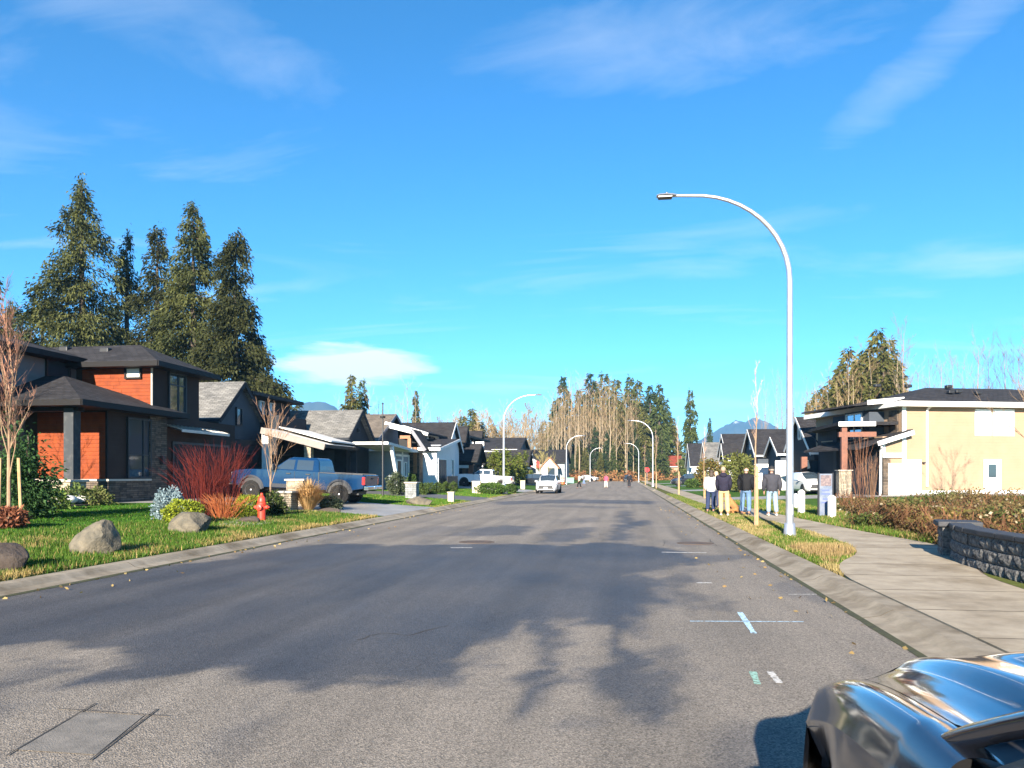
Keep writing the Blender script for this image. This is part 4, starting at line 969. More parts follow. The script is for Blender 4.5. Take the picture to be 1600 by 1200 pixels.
# ================================================================ plants
def leafmat(k, rough=.75, tr=.25):
    m = bpy.data.materials.new(k); m.use_nodes = True; t = m.node_tree; n, l = t.nodes, t.links; b = n['Principled BSDF']
    a = n.new('ShaderNodeAttribute'); a.attribute_name = 'Col'; l.new(a.outputs['Color'], b.inputs['Base Color']); b.inputs['Roughness'].default_value = rough; b.inputs['Specular IOR Level'].default_value = .2
    if tr:
        ts = n.new('ShaderNodeBsdfTranslucent'); l.new(a.outputs['Color'], ts.inputs[0]); mx_ = n.new('ShaderNodeMixShader'); mx_.inputs[0].default_value = tr
        l.new(b.outputs[0], mx_.inputs[1]); l.new(ts.outputs[0], mx_.inputs[2]); l.new(mx_.outputs[0], n['Material Output'].inputs[0])
    M[k] = m
leafmat('leaf'); leafmat('blade', .7, .3); leafmat('twig', .85, 0)
dm('bark', (.10, .075, .055), .9, (.06, .045, .035), vs=9, bump=.02, bs=18, coord='obj')
dm('bark_pale', (.33, .255, .165), .9, (.20, .155, .10), vs=5, bump=.01, bs=25, coord='obj')
dm('bark_tan', (.33, .22, .13), .9, (.22, .14, .085), vs=5, bump=.01, bs=25, coord='obj')
dm('stake', (.45, .29, .14), .8, (.36, .22, .10), vs=6, bump=.003, bs=50)

def sprays(P, D, ln, wd, r, droop=0.0):
    """one small pointed leaf spray (a bent quad) at every point, along D with random roll"""
    n = len(P); D = D / (np.linalg.norm(D, axis=1, keepdims=True) + 1e-9)
    q = r.normal(size=(n, 3)); S_ = np.cross(D, q); S_ /= np.linalg.norm(S_, axis=1, keepdims=True) + 1e-9
    ln = np.asarray(ln).reshape(-1, 1) * np.ones((n, 1)); wd = np.asarray(wd).reshape(-1, 1) * np.ones((n, 1))
    m_ = P + D * ln * .45; tip = P + D * ln; tip[:, 2] -= (ln * droop).ravel()
    V = np.stack([P, m_ + S_ * wd / 2, tip, m_ - S_ * wd / 2], 1).reshape(-1, 3)
    return V, np.arange(4 * n).reshape(n, 4)
def shade(r, n, c0, c1, pick=None, jit=.25):
    t = r.random((n, 1)); c = np.array(c0) * (1 - t) + np.array(c1) * t; c = c * (1 + (r.random((n, 1)) - .5) * 2 * jit)
    return np.repeat(np.clip(c, .003, 1), 4, 0)

def conifer_parts(H, Rb, n, seed, c0, c1, ln=.55, base=.06, power=.85, droop=.35, ragged=.35, dens=1.0, open_=0.0, lift=0.0, wide=.22):
    r = np.random.default_rng(seed); nb = int(190 * dens * (H / 20)); t = base + (1 - base) * r.random(nb) ** 1.15
    t = np.sort(t); az_ = r.random(nb) * 2 * np.pi
    lob = 1 + ragged * (np.sin(az_ * 2 + t * 9 + seed) * .5 + np.sin(az_ * 3 - t * 17 + 2 * seed) * .35) + r.normal(size=nb) * ragged * .35
    rad = Rb * np.clip((1 - t), 0, 1) ** power * np.clip(lob, .35, 1.6) + .25
    k = np.maximum(4, (n * rad / rad.sum()).astype(int)); bi = np.repeat(np.arange(nb), k); N_ = len(bi)
    s = open_ + (1 - open_) * r.random(N_) ** .62
    ang = az_[bi] + r.normal(size=N_) * wide * (1.1 - s * .5); rr = rad[bi] * s
    z = H * t[bi] - droop * rr * (.55 + .3 * s) + lift * rr * s * s + r.normal(size=N_) * (.22 if wide < .225 else .30)
    P = np.stack([rr * np.cos(ang), rr * np.sin(ang), np.maximum(z, .2)], 1) + r.normal(size=(N_, 3)) * .12
    D = np.stack([np.cos(ang), np.sin(ang), -droop - .25 + r.normal(size=N_) * .45], 1) + r.normal(size=(N_, 3)) * .45
    V, Fc = sprays(P, D, ln * (.6 + .8 * r.random(N_)), ln * .42 * (.6 + .8 * r.random(N_)), r, .25)
    hue = np.repeat(r.random(nb)[bi], 1); t_ = np.clip(.6 * hue + .4 * r.random(N_), 0, 1)[:, None]  # random branch tones put sunlit and shaded clumps into the foliage colour
    c = np.array(c0) * (1 - t_) + np.array(c1) * t_; c *= (1 + (r.random((N_, 1)) - .5) * .5)
    b = MB(); b.tube([(0, 0, -.3), (.05, .02, H * .35), (-.03, .04, H * .7), (0, 0, H * .985)], [H * .016 + .06, H * .012 + .04, H * .006 + .03, .02], 8)
    for i in range(0, nb, 2):
        a = az_[i]; L_ = rad[i] * .8; b.tube([(0, 0, H * t[i]), (L_ * .5 * math.cos(a), L_ * .5 * math.sin(a), H * t[i] - droop * L_ * .3), (L_ * math.cos(a), L_ * math.sin(a), H * t[i] - droop * L_ * .7)], [.05, .035, .012], 4, False)
    return b, V, Fc, np.repeat(c, 4, 0)
def conifer(label, loc, H, Rb, n, seed, c0, c1, group=None, name='conifer_tree', **k):
    t = thing(name, label, 'tree', loc, 0, group); b, V, Fc, c = conifer_parts(H, Rb, n, seed, c0, c1, **k)
    b.build('trunk', 'bark', t, True); fast('crown', V, Fc, 'leaf', t, c); return t

def bare_parts(H, seed, spread=.28, levels=3, trunk=.012, first=.25, nb=16, up=.75, sides=3, twig_r=.012, c0=(.30, .20, .12), c1=(.42, .31, .20), twn=5):
    r = random.Random(seed); tr = MB(); tw = MB(); bend = [(r.uniform(-.02, .02) * H, r.uniform(-.02, .02) * H) for _ in range(4)]
    pts = [Vector((0, 0, -.2))] + [Vector((bend[i][0] * (i + 1) / 4, bend[i][1] * (i + 1) / 4, H * (i + 1) / 4)) for i in range(4)]
    rad = [trunk * H * q for q in (1, .8, .58, .33, .08)]
    tr.tube(pts, rad, 8)
    def at(t): q = t * 4; i = min(int(q), 3); return pts[i + 1 if i else 1].lerp(pts[i + 1], 0) if False else pts[i].lerp(pts[i + 1], q - i)
    def grow(p, d, L_, rd, lev, mb):
        n = 3; P = [p]; d = d.copy()
        for i in range(n):
            d = (d + Vector((r.uniform(-.16, .16), r.uniform(-.16, .16), r.uniform(.0, .16)))).normalized(); P.append(P[-1] + d * L_ / n)
        mb.tube(P, [rd, rd * .75, rd * .5, rd * .22], 5 if lev == 0 else sides, False)
        if lev < levels - 1:
            for i in range(twn):
                t = r.uniform(.25, 1) * n; k = min(int(t), n - 1); q = P[k].lerp(P[k + 1], t - k)
                dd = (d + Vector((r.uniform(-1, 1), r.uniform(-1, 1), r.uniform(-.3, .8))) * .75).normalized()
                grow(q, dd, L_ * r.uniform(.35, .6), max(rd * .45, twig_r), lev + 1, tw)
    for i in range(nb):
        t = first + (1 - first) * (i + r.random()) / nb; a = i * 2.4 + r.uniform(-.5, .5); p = at(min(t, .98))
        d = Vector((math.cos(a) * (1 - up), math.sin(a) * (1 - up), up)).normalized()
        grow(p, d, H * spread * (1.15 - .75 * t) * r.uniform(.7, 1.25), max(trunk * H * .42 * (1.1 - t), twig_r * 1.5), 0, tr if t < .6 else tw)
    n = len(tw.v); rr_ = np.random.default_rng(seed); t_ = rr_.random((n, 1)); c = np.array(c0) * (1 - t_) + np.array(c1) * t_
    return tr, tw, c
def bare_tree(label, loc, H, seed, group=None, name='bare_tree', bark='bark_pale', rz=0, **k):
    t = thing(name, label, 'tree', loc, rz, group); tr, tw, c = bare_parts(H, seed, **k); tr.build('trunk', bark, t, True)
    me = bpy.data.meshes.new('crown'); me.from_pydata(tw.v, [], tw.f); me.update()
    q = me.color_attributes.new('Col', 'FLOAT_COLOR', 'POINT'); c4 = np.ones((len(tw.v), 4), np.float32); c4[:, :3] = c; q.data.foreach_set('color', c4.ravel())
    link('crown', me, 'twig', t); return t
def gl(px, d): p = W(px, HY, d); return (p.x, p.y, gz(p.x) - .05)
def Hat(py, d, z0=.4): return HC - (py - HY) / F * d - z0

# --- big cedars behind the orange house
CED0, CED1 = (.014, .024, .008), (.115, .120, .036)
big = [(128, 66, 280, 5.6, 17000, 'tallest broad cedar in the dense row behind the orange panelled house', .9), (198, 72, 366, 2.6, 6500, 'slim cedar between the tallest cedar and the dark cedars', .9), (246, 66, 356, 3.4, 9000, 'dark cedar with a leaning top in the row behind the orange panelled house', .8),
       (302, 64, 323, 4.1, 13000, 'tall narrow cedar in the middle of the row behind the slate house', .75), (368, 62, 364, 3.7, 12000, 'cedar at the end of the row above the slate house roof', .7), (66, 72, 452, 5.0, 9000, 'lower bushy cedar beside the tallest cedar', .8), (-22, 60, 400, 3.6, 6000, 'cedar beyond the black hipped roof at the row start', .85),
       (20, 80, 470, 4.5, 6000, 'olive green cedar behind the black hipped roof', .8), (398, 66, 520, 2.6, 5000, 'short cedar at the foot of the row beside the slate gable', .7)]
for i, (px, d, py, rb, n, lab, pw) in enumerate(big):
    dk = .55 if px in (246, 368) else (.8 if px == 198 else 1.0)
    conifer(lab, gl(px, d), Hat(py, d), rb * 1.14, int(n * 4.6), 50 + i, tuple(q * dk for q in CED0), tuple(q * dk for q in CED1), 'cedars behind the left houses', 'cedar_tree', ln=.28, power=pw * .92, ragged=.55, base=.02, droop=.42, dens=1.15, wide=.225)
# --- wood at the end of the road: prototypes then copies
proto_c = [conifer('tall green conifer in the wood at the end of the road', (0, 0, 0), 28, 4.4, 5200, 90 + i, a, c, 'conifers in the wood at the road end', ln=.95, power=.8, ragged=.45, droop=.25) for i, (a, c) in enumerate((((.030, .048, .014), (.095, .115, .030)), ((.045, .055, .014), (.14, .13, .035)), ((.022, .040, .016), (.055, .080, .030))))]
proto_a = [bare_tree('tall bare alder with a pale trunk in the wood at the road end', (0, 0, 0), 26, 30 + i, 'bare alders in the wood at the road end', 'alder_tree', 'bark_pale', spread=.22, nb=14, twn=4, first=.30, up=.56, trunk=.0085, twig_r=.016, c0=(.20, .135, .07), c1=(.34, .24, .13)) for i in range(4)]
def place(protos, i, loc, sc, rz, label, group, used=set()):
    p = protos[i % len(protos)]
    if p.name not in used:
        if p.name not in CH: CH[p.name] = [(c, kids(c)) for c in kids(p)]
        used.add(p.name); p.location = loc; p.rotation_euler = (0, 0, rz); p.scale = (sc, sc, sc) if not hasattr(sc, '__len__') else sc; p['label'] = label; p['group'] = group; return p
    return dup(p, loc, rz, sc, label, group)
LC, GC = 'tall green conifer in the wood at the end of the road', 'conifers in the wood at the road end'
LA, GA = 'tall bare alder with a pale trunk in the wood at the road end', 'bare alders in the wood at the road end'
rw = random.Random(5)
for px, d, py in ((880, 232, 592), (922, 238, 585), (944, 228, 583), (962, 240, 594), (984, 218, 588), (996, 226, 596), (1016, 214, 604), (1030, 210, 601), (1040, 224, 625), (905, 236, 612), (868, 240, 628), (1006, 205, 640), (970, 207, 628), (990, 204, 660), (1052, 216, 655), (930, 210, 668), (950, 206, 672), (906, 214, 690), (886, 222, 700), (866, 226, 705), (850, 240, 660), (1060, 230, 690), (842, 236, 706), (1022, 206, 690), (915, 200, 700), (938, 199, 706), (895, 203, 712), (958, 200, 694), (876, 206, 716), (828, 230, 712), (1012, 200, 704), (1034, 202, 676), (856, 214, 712)):
    h = Hat(py, d, 0); s = h / 28; place(proto_c, rw.randrange(3), gl(px, d), (s * rw.uniform(.95, 1.35), s * rw.uniform(.95, 1.35), s), rw.uniform(0, 6), LC, GC)
def wood_top(px): return np.interp(px, [770, 800, 830, 860, 880, 905, 940, 975, 1000], [690, 668, 645, 622, 600, 592, 600, 608, 640])
for i in range(64):
    px = 790 + (i + rw.random()) * 205 / 64; d = rw.uniform(198, 228) if px > 880 else rw.uniform(185, 225); py = wood_top(px) + rw.uniform(-4, 26)
    h = Hat(py, d, 0); s = h / 26; place(proto_a, rw.randrange(4), gl(px, d), (s * rw.uniform(.75, 1.1), s * rw.uniform(.75, 1.1), s), rw.uniform(0, 6), LA, GA)
L2, G2 = 'conifer standing alone beside the wood above the far right roofs', 'lone conifers'
p = gl(1079, 185); place(proto_c, 0, p, (.62, .62, Hat(611, 185, 0) / 28), 1, 'single tall spire shaped conifer standing clear of the wood', None)
place(proto_c, 2, gl(1109, 300), (.5, .5, Hat(655, 300, 0) / 28), 2, 'small dark conifer in front of the snowy mountain', None)
# trees behind the left houses
place(proto_c, 1, gl(549, 118), (.55, .55, Hat(588, 118) / 28), 1, 'olive conifer rising behind the grey shingled gable', None)
place(proto_c, 0, gl(566, 124), (.5, .5, Hat(594, 124) / 28), 4, 'green conifer close behind the olive conifer', None)
place(proto_c, 2, gl(650, 150), (.42, .42, Hat(612, 150) / 28), 3, 'thin dark conifer among the bare trees behind the farmhouse', None)
LB, GB = 'bare winter tree rising behind the roofs opposite the tan house', 'bare trees behind the left houses'
for px, d, py in ((530, 128, 622), (545, 118, 618), (560, 122, 612), (578, 120, 606), (590, 130, 626), (604, 140, 640), (618, 135, 622), (630, 128, 612), (638, 132, 600), (650, 128, 610), (662, 136, 620), (674, 150, 640), (700, 170, 650), (712, 165, 640), (728, 160, 640), (744, 165, 636), (760, 172, 642), (772, 170, 650), (785, 176, 634), (796, 182, 642)):
    s = Hat(py, d) / 26; place(proto_a, rw.randrange(4), gl(px, d), (s * 1.1, s * 1.1, s), rw.uniform(0, 6), LB, GB)
proto_b = [bare_tree('x', (0, 0, 0), 26, 160 + i, 'x', 'bare_tree', 'bark_pale', spread=.24, nb=20, twn=6, first=.2, up=.62, trunk=.010, twig_r=.042, c0=(.20, .14, .075), c1=(.33, .24, .13)) for i in range(3)]
for i in range(30):
    px = 684 + i * 5.2 + rw.uniform(-3, 3); d = rw.uniform(150, 195); py = np.interp(px, [680, 720, 760, 800, 845], [662, 652, 656, 650, 634]) + rw.uniform(-6, 24)
    s = Hat(py, d) / 26; place(proto_b, i, gl(px, d), (s * 1.3, s * 1.3, s), rw.uniform(0, 6), LB, GB)
LG, GG = 'golden green conifer behind the far left roofs', 'golden conifers behind the left houses'
for px, d, py in ((722, 160, 652), (738, 158, 640), (752, 165, 660), (770, 170, 664), (788, 180, 672), (806, 186, 690)):
    s = Hat(py, d) / 28; place(proto_c, 1, gl(px, d), (s * 1.5, s * 1.5, s), rw.uniform(0, 6), LG, GG)
# right wood behind the tan house
LR, GR = 'tangled bare alder in the wood behind the tan house', 'alders behind the tan house'
LS, GS = 'olive conifer in the wood behind the tan house', 'conifers behind the tan house'
for px, d, py in ((1325, 118, 545), (1350, 112, 548), (1372, 108, 516), (1388, 110, 530), (1300, 122, 590), (1276, 126, 612), (1362, 116, 560), (1396, 114, 560), (1336, 124, 580), (1312, 106, 575), (1340, 104, 565), (1380, 102, 548), (1286, 116, 604), (1404, 106, 590), (1358, 100, 600), (1264, 120, 628)):
    s = Hat(py, d) / 28; place(proto_c, 1 if px != 1388 else 0, gl(px, d), (s * 1.25, s * 1.25, s), rw.uniform(0, 6), LS, GS)
for i in range(22):
    px = 1258 + i * 7 + rw.uniform(-4, 4); d = rw.uniform(98, 116); py = np.interp(px, [1255, 1290, 1330, 1370, 1410], [622, 585, 560, 540, 555]) + rw.uniform(-8, 30)
    s = Hat(py, d) / 26; place(proto_a, rw.randrange(4), gl(px, d), (s * 1.15, s * 1.15, s), rw.uniform(0, 6), LR, GR)
proto_g = [bare_tree('x', (0, 0, 0), 20, 60 + i, 'x', 'bare_tree', 'bark_tan', spread=.3, nb=14, twn=5, first=.3, up=.7, trunk=.009, twig_r=.013, c0=(.15, .12, .10), c1=(.24, .19, .16)) for i in range(3)]
LT, GT = 'sparse bare tree above the tan house roof', 'bare trees above the tan house'
for px, d, py in ((1412, 96, 520), (1436, 120, 585), (1452, 125, 578), (1470, 118, 568), (1488, 122, 572), (1505, 120, 580), (1528, 110, 548), (1545, 112, 556), (1568, 108, 552), (1590, 104, 560), (1612, 100, 540)):
    s = Hat(py, d) / 20; place(proto_g, rw.randrange(3), gl(px, d), (s, s, s), rw.uniform(0, 6), LT, GT)
LU, GU = 'thin bare tree beside the distant mountain', 'thin bare trees by the mountain'
for px, d, py in ((1196, 150, 610), (1214, 150, 592), (1222, 160, 600), (1240, 140, 625), (1262, 130, 600)):
    s = Hat(py, d) / 20; place(proto_g, rw.randrange(3), gl(px, d), (s * .6, s * .6, s), rw.uniform(0, 6), LU, GU)
place(proto_c, 2, gl(1236, 150), (.35, .35, Hat(632, 150) / 28), 3, 'small dark conifer behind the twin gabled house', None)

# --- undergrowth at the foot of the wood
def thicket(name, label, pts, n, seed, c0, c1, h, lf=.18, stems=True, sc=(.10, .05, .03), sc2=(.28, .13, .06)):
    r = np.random.default_rng(seed); pts = np.array(pts); i = r.integers(0, len(pts), n); j = r.integers(0, len(pts), n); t = r.random((n, 1))
    B = pts[i] * t + pts[j] * (1 - t); big_ = sstep(.36, .62, fbm(B[:, 0] * .55, B[:, 1] * .55, seed)); hh = h * (.10 + 1.05 * big_) * (.55 + .6 * fbm(B[:, 0] * 2.2, B[:, 1] * 2.2, seed + 7))
    z = r.random(n) ** .7 * hh; P = np.stack([B[:, 0] + r.normal(size=n) * .15, B[:, 1] + r.normal(size=n) * .15, np.array([gz(x) for x in B[:, 0]]) + z], 1)
    D = r.normal(size=(n, 3)); D[:, 2] += .2
    V, Fc = sprays(P, D, lf * (.5 + r.random(n)), lf * .7 * (.5 + r.random(n)), r, .2); tc_ = np.clip(.75 * sstep(.38, .62, fbm(B[:, 0] * .6 + 9, B[:, 1] * .6, seed + 4)) + .35 * r.random(n), 0, 1)[:, None]; C = np.repeat((np.array(c0) * (1 - tc_) + np.array(c1) * tc_) * (.65 + .7 * r.random((n, 1))), 4, 0)
    if stems:
        m_ = n // 26; i = r.integers(0, n, m_); P0 = P[i].copy(); P0[:, 2] = np.array([gz(x) for x in P0[:, 0]]) - .03; ln = .6 + r.random(m_) * 1.0
        a = r.random(m_) * 6.28; D0 = np.stack([np.cos(a) * .75, np.sin(a) * .75, .9 + 0 * a], 1); mid = P0 + D0 * (h * .75 * ln)[:, None]; end = mid + np.stack([np.cos(a) * .7, np.sin(a) * .7, -.35 + 0 * a], 1) * (h * .7 * ln)[:, None]
        w_ = np.stack([-np.sin(a), np.cos(a), 0 * a], 1) * .007
        V2 = np.stack([P0 - w_, P0 + w_, mid + w_, mid - w_, mid - w_, mid + w_, end + w_ * .4, end - w_ * .4], 1).reshape(-1, 3)
        F2 = np.arange(8 * m_).reshape(-1, 4) + len(V); tt = r.random((m_, 1)); C2 = np.repeat(np.array(sc) * (1 - tt) + np.array(sc2) * tt, 8, 0)
        V, Fc, C = np.vstack([V, V2]), np.vstack([Fc, F2]), np.vstack([C, C2])
    return tag(fast(name, V, Fc, 'leaf', None, C), label, None, None, 'stuff')
thicket('undergrowth', 'rusty undergrowth at the foot of the wood', [tuple(W(px, HY, d))[:2] for px, d in ((870, 190), (870, 205), (960, 197), (1010, 197), (1060, 200), (1060, 215), (960, 210))], 9000, 3, (.20, .075, .03), (.30, .17, .07), 2.6, .5)
# --- brambles on the empty lot beside the pavement
lot = [(6.9, 17.2), (7.2, 21), (8.1, 26), (8.8, 33), (13, 33), (20, 31), (24, 26), (18, 18), (10, 16.4)]
thicket('brambles', 'tangle of brown and green brambles on the empty lot', lot, 80000, 4, (.055, .088, .018), (.15, .10, .042), .74, .085)
thicket('brambles', 'reddish bramble canes edging the empty lot', [(7.0, 17.5), (7.4, 22), (9.5, 24), (14, 18.4), (11, 16.8)], 12000, 5, (.10, .10, .02), (.20, .11, .045), .55, .08)
thicket('brambles', 'low bramble clumps by the pavement edge', [(6.55, 22.5), (6.9, 24.5), (7.5, 24), (7.2, 21.5)], 2500, 6, (.05, .075, .015), (.10, .11, .03), .45, .09)
# --- pale dry leaves caught in it
r = np.random.default_rng(8); n = 700; x = r.uniform(6.8, 20, n); y = r.uniform(17, 30, n); P = np.stack([x, y, .2 + .65 * r.random(n)], 1); V, Fc = sprays(P, r.normal(size=(n, 3)), .1, .08, r)
tag(fast('dry_leaves', V, Fc, 'leaf', None, shade(r, n, (.32, .26, .16), (.45, .38, .25))), 'pale dry leaves caught in the brambles', None, None, 'stuff')

# --- grass blades near the camera
def grass(name, label, xr, yr, n, hmin, hmax, c0, c1, dry0, dry1, seed, dryf, keep=None, wd=.012):
    r = np.random.default_rng(seed); x = r.uniform(*xr, n); y = yr[0] + (yr[1] - yr[0]) * r.random(n) ** 1.35
    if keep is not None: k = keep(x, y); x, y = x[k], y[k]
    n = len(x); z = np.array([gz(q) for q in x]) + .0; dr = np.clip(dryf(x, y), 0, 1); h = (hmin + (hmax - hmin) * r.random(n)) * (.6 + .9 * fbm(x * 1.3, y * 1.3, seed))
    a = r.random(n) * 6.28; lean = h * (.2 + .6 * r.random(n)); w_ = wd * (1 + y / 18)
    P = np.stack([x, y, z], 1); S_ = np.stack([np.cos(a + 1.57), np.sin(a + 1.57), 0 * a], 1) * (w_ / 2)[:, None]
    T = P + np.stack([np.cos(a) * lean, np.sin(a) * lean, h], 1)
    V = np.stack([P - S_, P + S_, T], 1).reshape(-1, 3); isd = r.random(n) < dr; t = r.random((n, 1))
    c = np.where(isd[:, None], np.array(dry0) * (1 - t) + np.array(dry1) * t, np.array(c0) * (1 - t) + np.array(c1) * t) * (.75 + .5 * r.random((n, 1)))
    return tag(fast(name, V, np.arange(3 * n).reshape(n, 3), 'blade', None, np.repeat(c, 3, 0)), label, None, None, 'stuff')
GRN = ((.045, .11, .010), (.10, .17, .022)); DRY = ((.26, .19, .06), (.40, .30, .12))
xe = XL - KW
def smooth_lawn(x, y): return (x < -10.2 - .03 * (y - 12))
grass('grass', 'rough tufted verge grass beside the left kerb', (-15.5, xe - .01), (8, 26.2), 130000, .04, .13, *GRN, *DRY, 1, lambda x, y: .08 + .85 * sstep(.7, 0, xe - x) * sstep(.35, .65, fbm(x * 2, y * .9, 5)) + .5 * sstep(.55, .7, fbm(x * .8, y * .8, 77)), lambda x, y: (x > -11.4 - .12 * (26 - y)))
grass('grass', 'short mown lawn grass before the orange house', (-24, -10.2), (12, 26.2), 110000, .025, .06, (.035, .115, .008), (.065, .15, .014), *DRY, 2, lambda x, y: .03 + 0 * x)
grass('grass', 'mown lawn grass before the grey gabled houses', (-17, xe - .01), (LDR[0][1], 62), 60000, .03, .07, (.05, .13, .01), (.10, .19, .02), *DRY, 3, lambda x, y: .05 + .5 * sstep(.5, 0, xe - x), lambda x, y: ~((y > LDR[1][0]) & (y < LDR[1][1])), .014)
grass('grass', 'patchy green and straw grass of the strip between kerb and pavement', (3.16, 5.1), (11.9, 60), 110000, .025, .085, (.06, .12, .012), (.12, .17, .025), (.26, .20, .075), (.38, .30, .13), 4, lambda x, y: .2 + .8 * sstep(.42, .62, fbm(x * 1.2, y * .5, 12)) * sstep(45, 15, y), lambda x, y: x < np.array([gsm(swl, q) for q in y]) - .02)
grass('grass', 'grass edging the empty lot behind the pavement', (5.2, 8.2), (15.5, 45), 60000, .04, .14, (.06, .13, .012), (.13, .19, .03), *DRY, 5, lambda x, y: .15 + .5 * sstep(.5, .65, fbm(x, y, 14)), lambda x, y: x > np.array([gsm(swr, q) for q in y]) + .03)
grass('grass', 'straw coloured tall grass tufts at the end of the strip', (3.3, 4.7), (13.0, 16.5), 7000, .07, .19, (.16, .14, .04), (.24, .18, .07), (.27, .18, .075), (.38, .27, .13), 6, lambda x, y: .8 + 0 * x, lambda x, y: (x < np.array([gsm(swl, q) for q in y]) - .05) & (fbm(x * 2, y * 2, 3) > .47), .008)

# --- shrubs
def leafball(par, c, rad, n, lf, c0, c1, seed, name='foliage', ragged=.18, up=.3, shell=.55):
    r = np.random.default_rng(seed); D = r.normal(size=(n, 3)); D /= np.linalg.norm(D, axis=1, keepdims=True); s = shell + (1 - shell) * r.random((n, 1)) ** .5
    k = 1 + ragged * np.sin(D[:, :1] * 5 + seed) * np.cos(D[:, 1:2] * 4 + D[:, 2:] * 3) + r.normal(size=(n, 1)) * ragged * .3
    P = np.array(c) + D * s * k * np.array(rad); P[:, 2] = np.maximum(P[:, 2], c[2] - rad[2] * .98)
    V, Fc = sprays(P, D + r.normal(size=(n, 3)) * .7 + np.array([0, 0, up]), lf * (.6 + .8 * r.random(n)), lf * .55 * (.6 + .8 * r.random(n)), r, .1)
    return fast(name, V, Fc, 'leaf', par, shade(r, n, c0, c1, jit=.35))
def shrub(name, label, loc, rad, n, lf, c0, c1, seed, group=None, **k):
    t = thing(name, label, 'shrub', loc, 0, group); b = MB(); rr_ = random.Random(seed)
    for i in range(6):
        a = rr_.uniform(0, 6.28); b.tube([(0, 0, -.08), (math.cos(a) * rad[0] * .3, math.sin(a) * rad[1] * .3, rad[2] * .8), (math.cos(a) * rad[0] * .7, math.sin(a) * rad[1] * .7, rad[2] * 1.4)], [.02, .014, .006], 5, False)
    b.build('stem', 'bark', t); leafball(t, (0, 0, rad[2] * .95), rad, n, lf, c0, c1, seed, **k); return t
def at(px, py, z=.2): p = G(px, py, z); return (p.x, p.y, gz(p.x))
def atX(px, X): p = onX(px, X); return (X, p.y, gz(X))
YEL0, YEL1 = (.12, .17, .012), (.30, .32, .03)
shrub('globe_shrub', 'golden green globe shrub beside the flat topped boulder', atX(286, -11.6), (.47, .47, .33), 3200, .07, YEL0, YEL1, 1)
shrub('globe_shrub', 'golden green globe shrub behind the fire hydrant', atX(390, -11.4), (.48, .48, .36), 3200, .07, YEL0, YEL1, 2)
shrub('dwarf_spruce', 'blue grey dwarf spruce beside the golden globe shrub', atX(264, -12.4), (.36, .36, .42), 2600, .09, (.14, .20, .22), (.28, .36, .38), 3, ragged=.3, up=.8)
shrub('shrub', 'dark leafy shrub close behind the hydrant', atX(424, -11.3), (.42, .42, .36), 1800, .10, (.02, .035, .01), (.06, .08, .02), 4, ragged=.3)
shrub('shrub', 'grey green dwarf pine beside the tawny grass clump', atX(517, -11.2), (.42, .42, .24), 1800, .10, (.06, .08, .04), (.13, .15, .09), 5, ragged=.35)
# red twig dogwood
def stems(par, name, n, seed, h, spread, rad, cols, base=.35, curve=.5, m='twig', sides=3):
    r = random.Random(seed); b = MB(); C = []
    for i in range(n):
        a = r.uniform(0, 6.28); q = r.random() ** .6; b0 = len(b.v); x0, y0 = math.cos(a) * base * q, math.sin(a) * base * q; L_ = h * r.uniform(.55, 1.08); ou = spread * q * r.uniform(.6, 1.15)
        aa = a + r.uniform(-.5, .5); P = [(x0, y0, -.03), (x0 + math.cos(aa) * ou * .35, y0 + math.sin(aa) * ou * .35, L_ * .42), (x0 + math.cos(aa) * ou * (.35 + .35 * curve), y0 + math.sin(aa) * ou * (.35 + .35 * curve), L_ * .75), (x0 + math.cos(aa) * ou, y0 + math.sin(aa) * ou, L_)]
        b.tube(P, [rad, rad * .8, rad * .6, rad * .25], sides, False)
        for s in range(2):
            t = r.uniform(.35, .8); k = P[1] if t < .5 else P[2]; e_ = (k[0] + math.cos(aa + r.uniform(-1, 1)) * ou * .35, k[1] + math.sin(aa + r.uniform(-1, 1)) * ou * .35, k[2] + L_ * .28); b.tube([k, e_], [rad * .55, rad * .2], sides, False)
        for _ in range(len(b.v) - b0):
            t = r.random(); C.append([p * (1 - t) + q_ * t for p, q_ in zip(*cols)])
    me = bpy.data.meshes.new(name); me.from_pydata(b.v, [], b.f); me.update(); q = me.color_attributes.new('Col', 'FLOAT_COLOR', 'POINT'); c4 = np.ones((len(b.v), 4), np.float32); c4[:, :3] = np.array(C); q.data.foreach_set('color', c4.ravel())
    return link(name, me, m, par)
for px, X, n, sd in ((316, -12.7, 95, 1), (346, -12.4, 115, 2)):
    t = thing('dogwood_shrub', 'leafless red twig dogwood clump %s' % ('by the blue grey spruce' if px < 330 else 'between the slim bare tree and the hydrant bed'), 'shrub', atX(px, X)); stems(t, 'branches', n, sd, 2.15 if px > 330 else 2.0, 1.25, .009, ((.09, .018, .016), (.25, .038, .022)), .3)
t = thing('dogwood_shrub', 'low orange stemmed dogwood in front of the tall red one', 'shrub', atX(350, -11.6)); stems(t, 'branches', 90, 9, .75, .75, .010, ((.42, .10, .03), (.50, .20, .07)), .25)
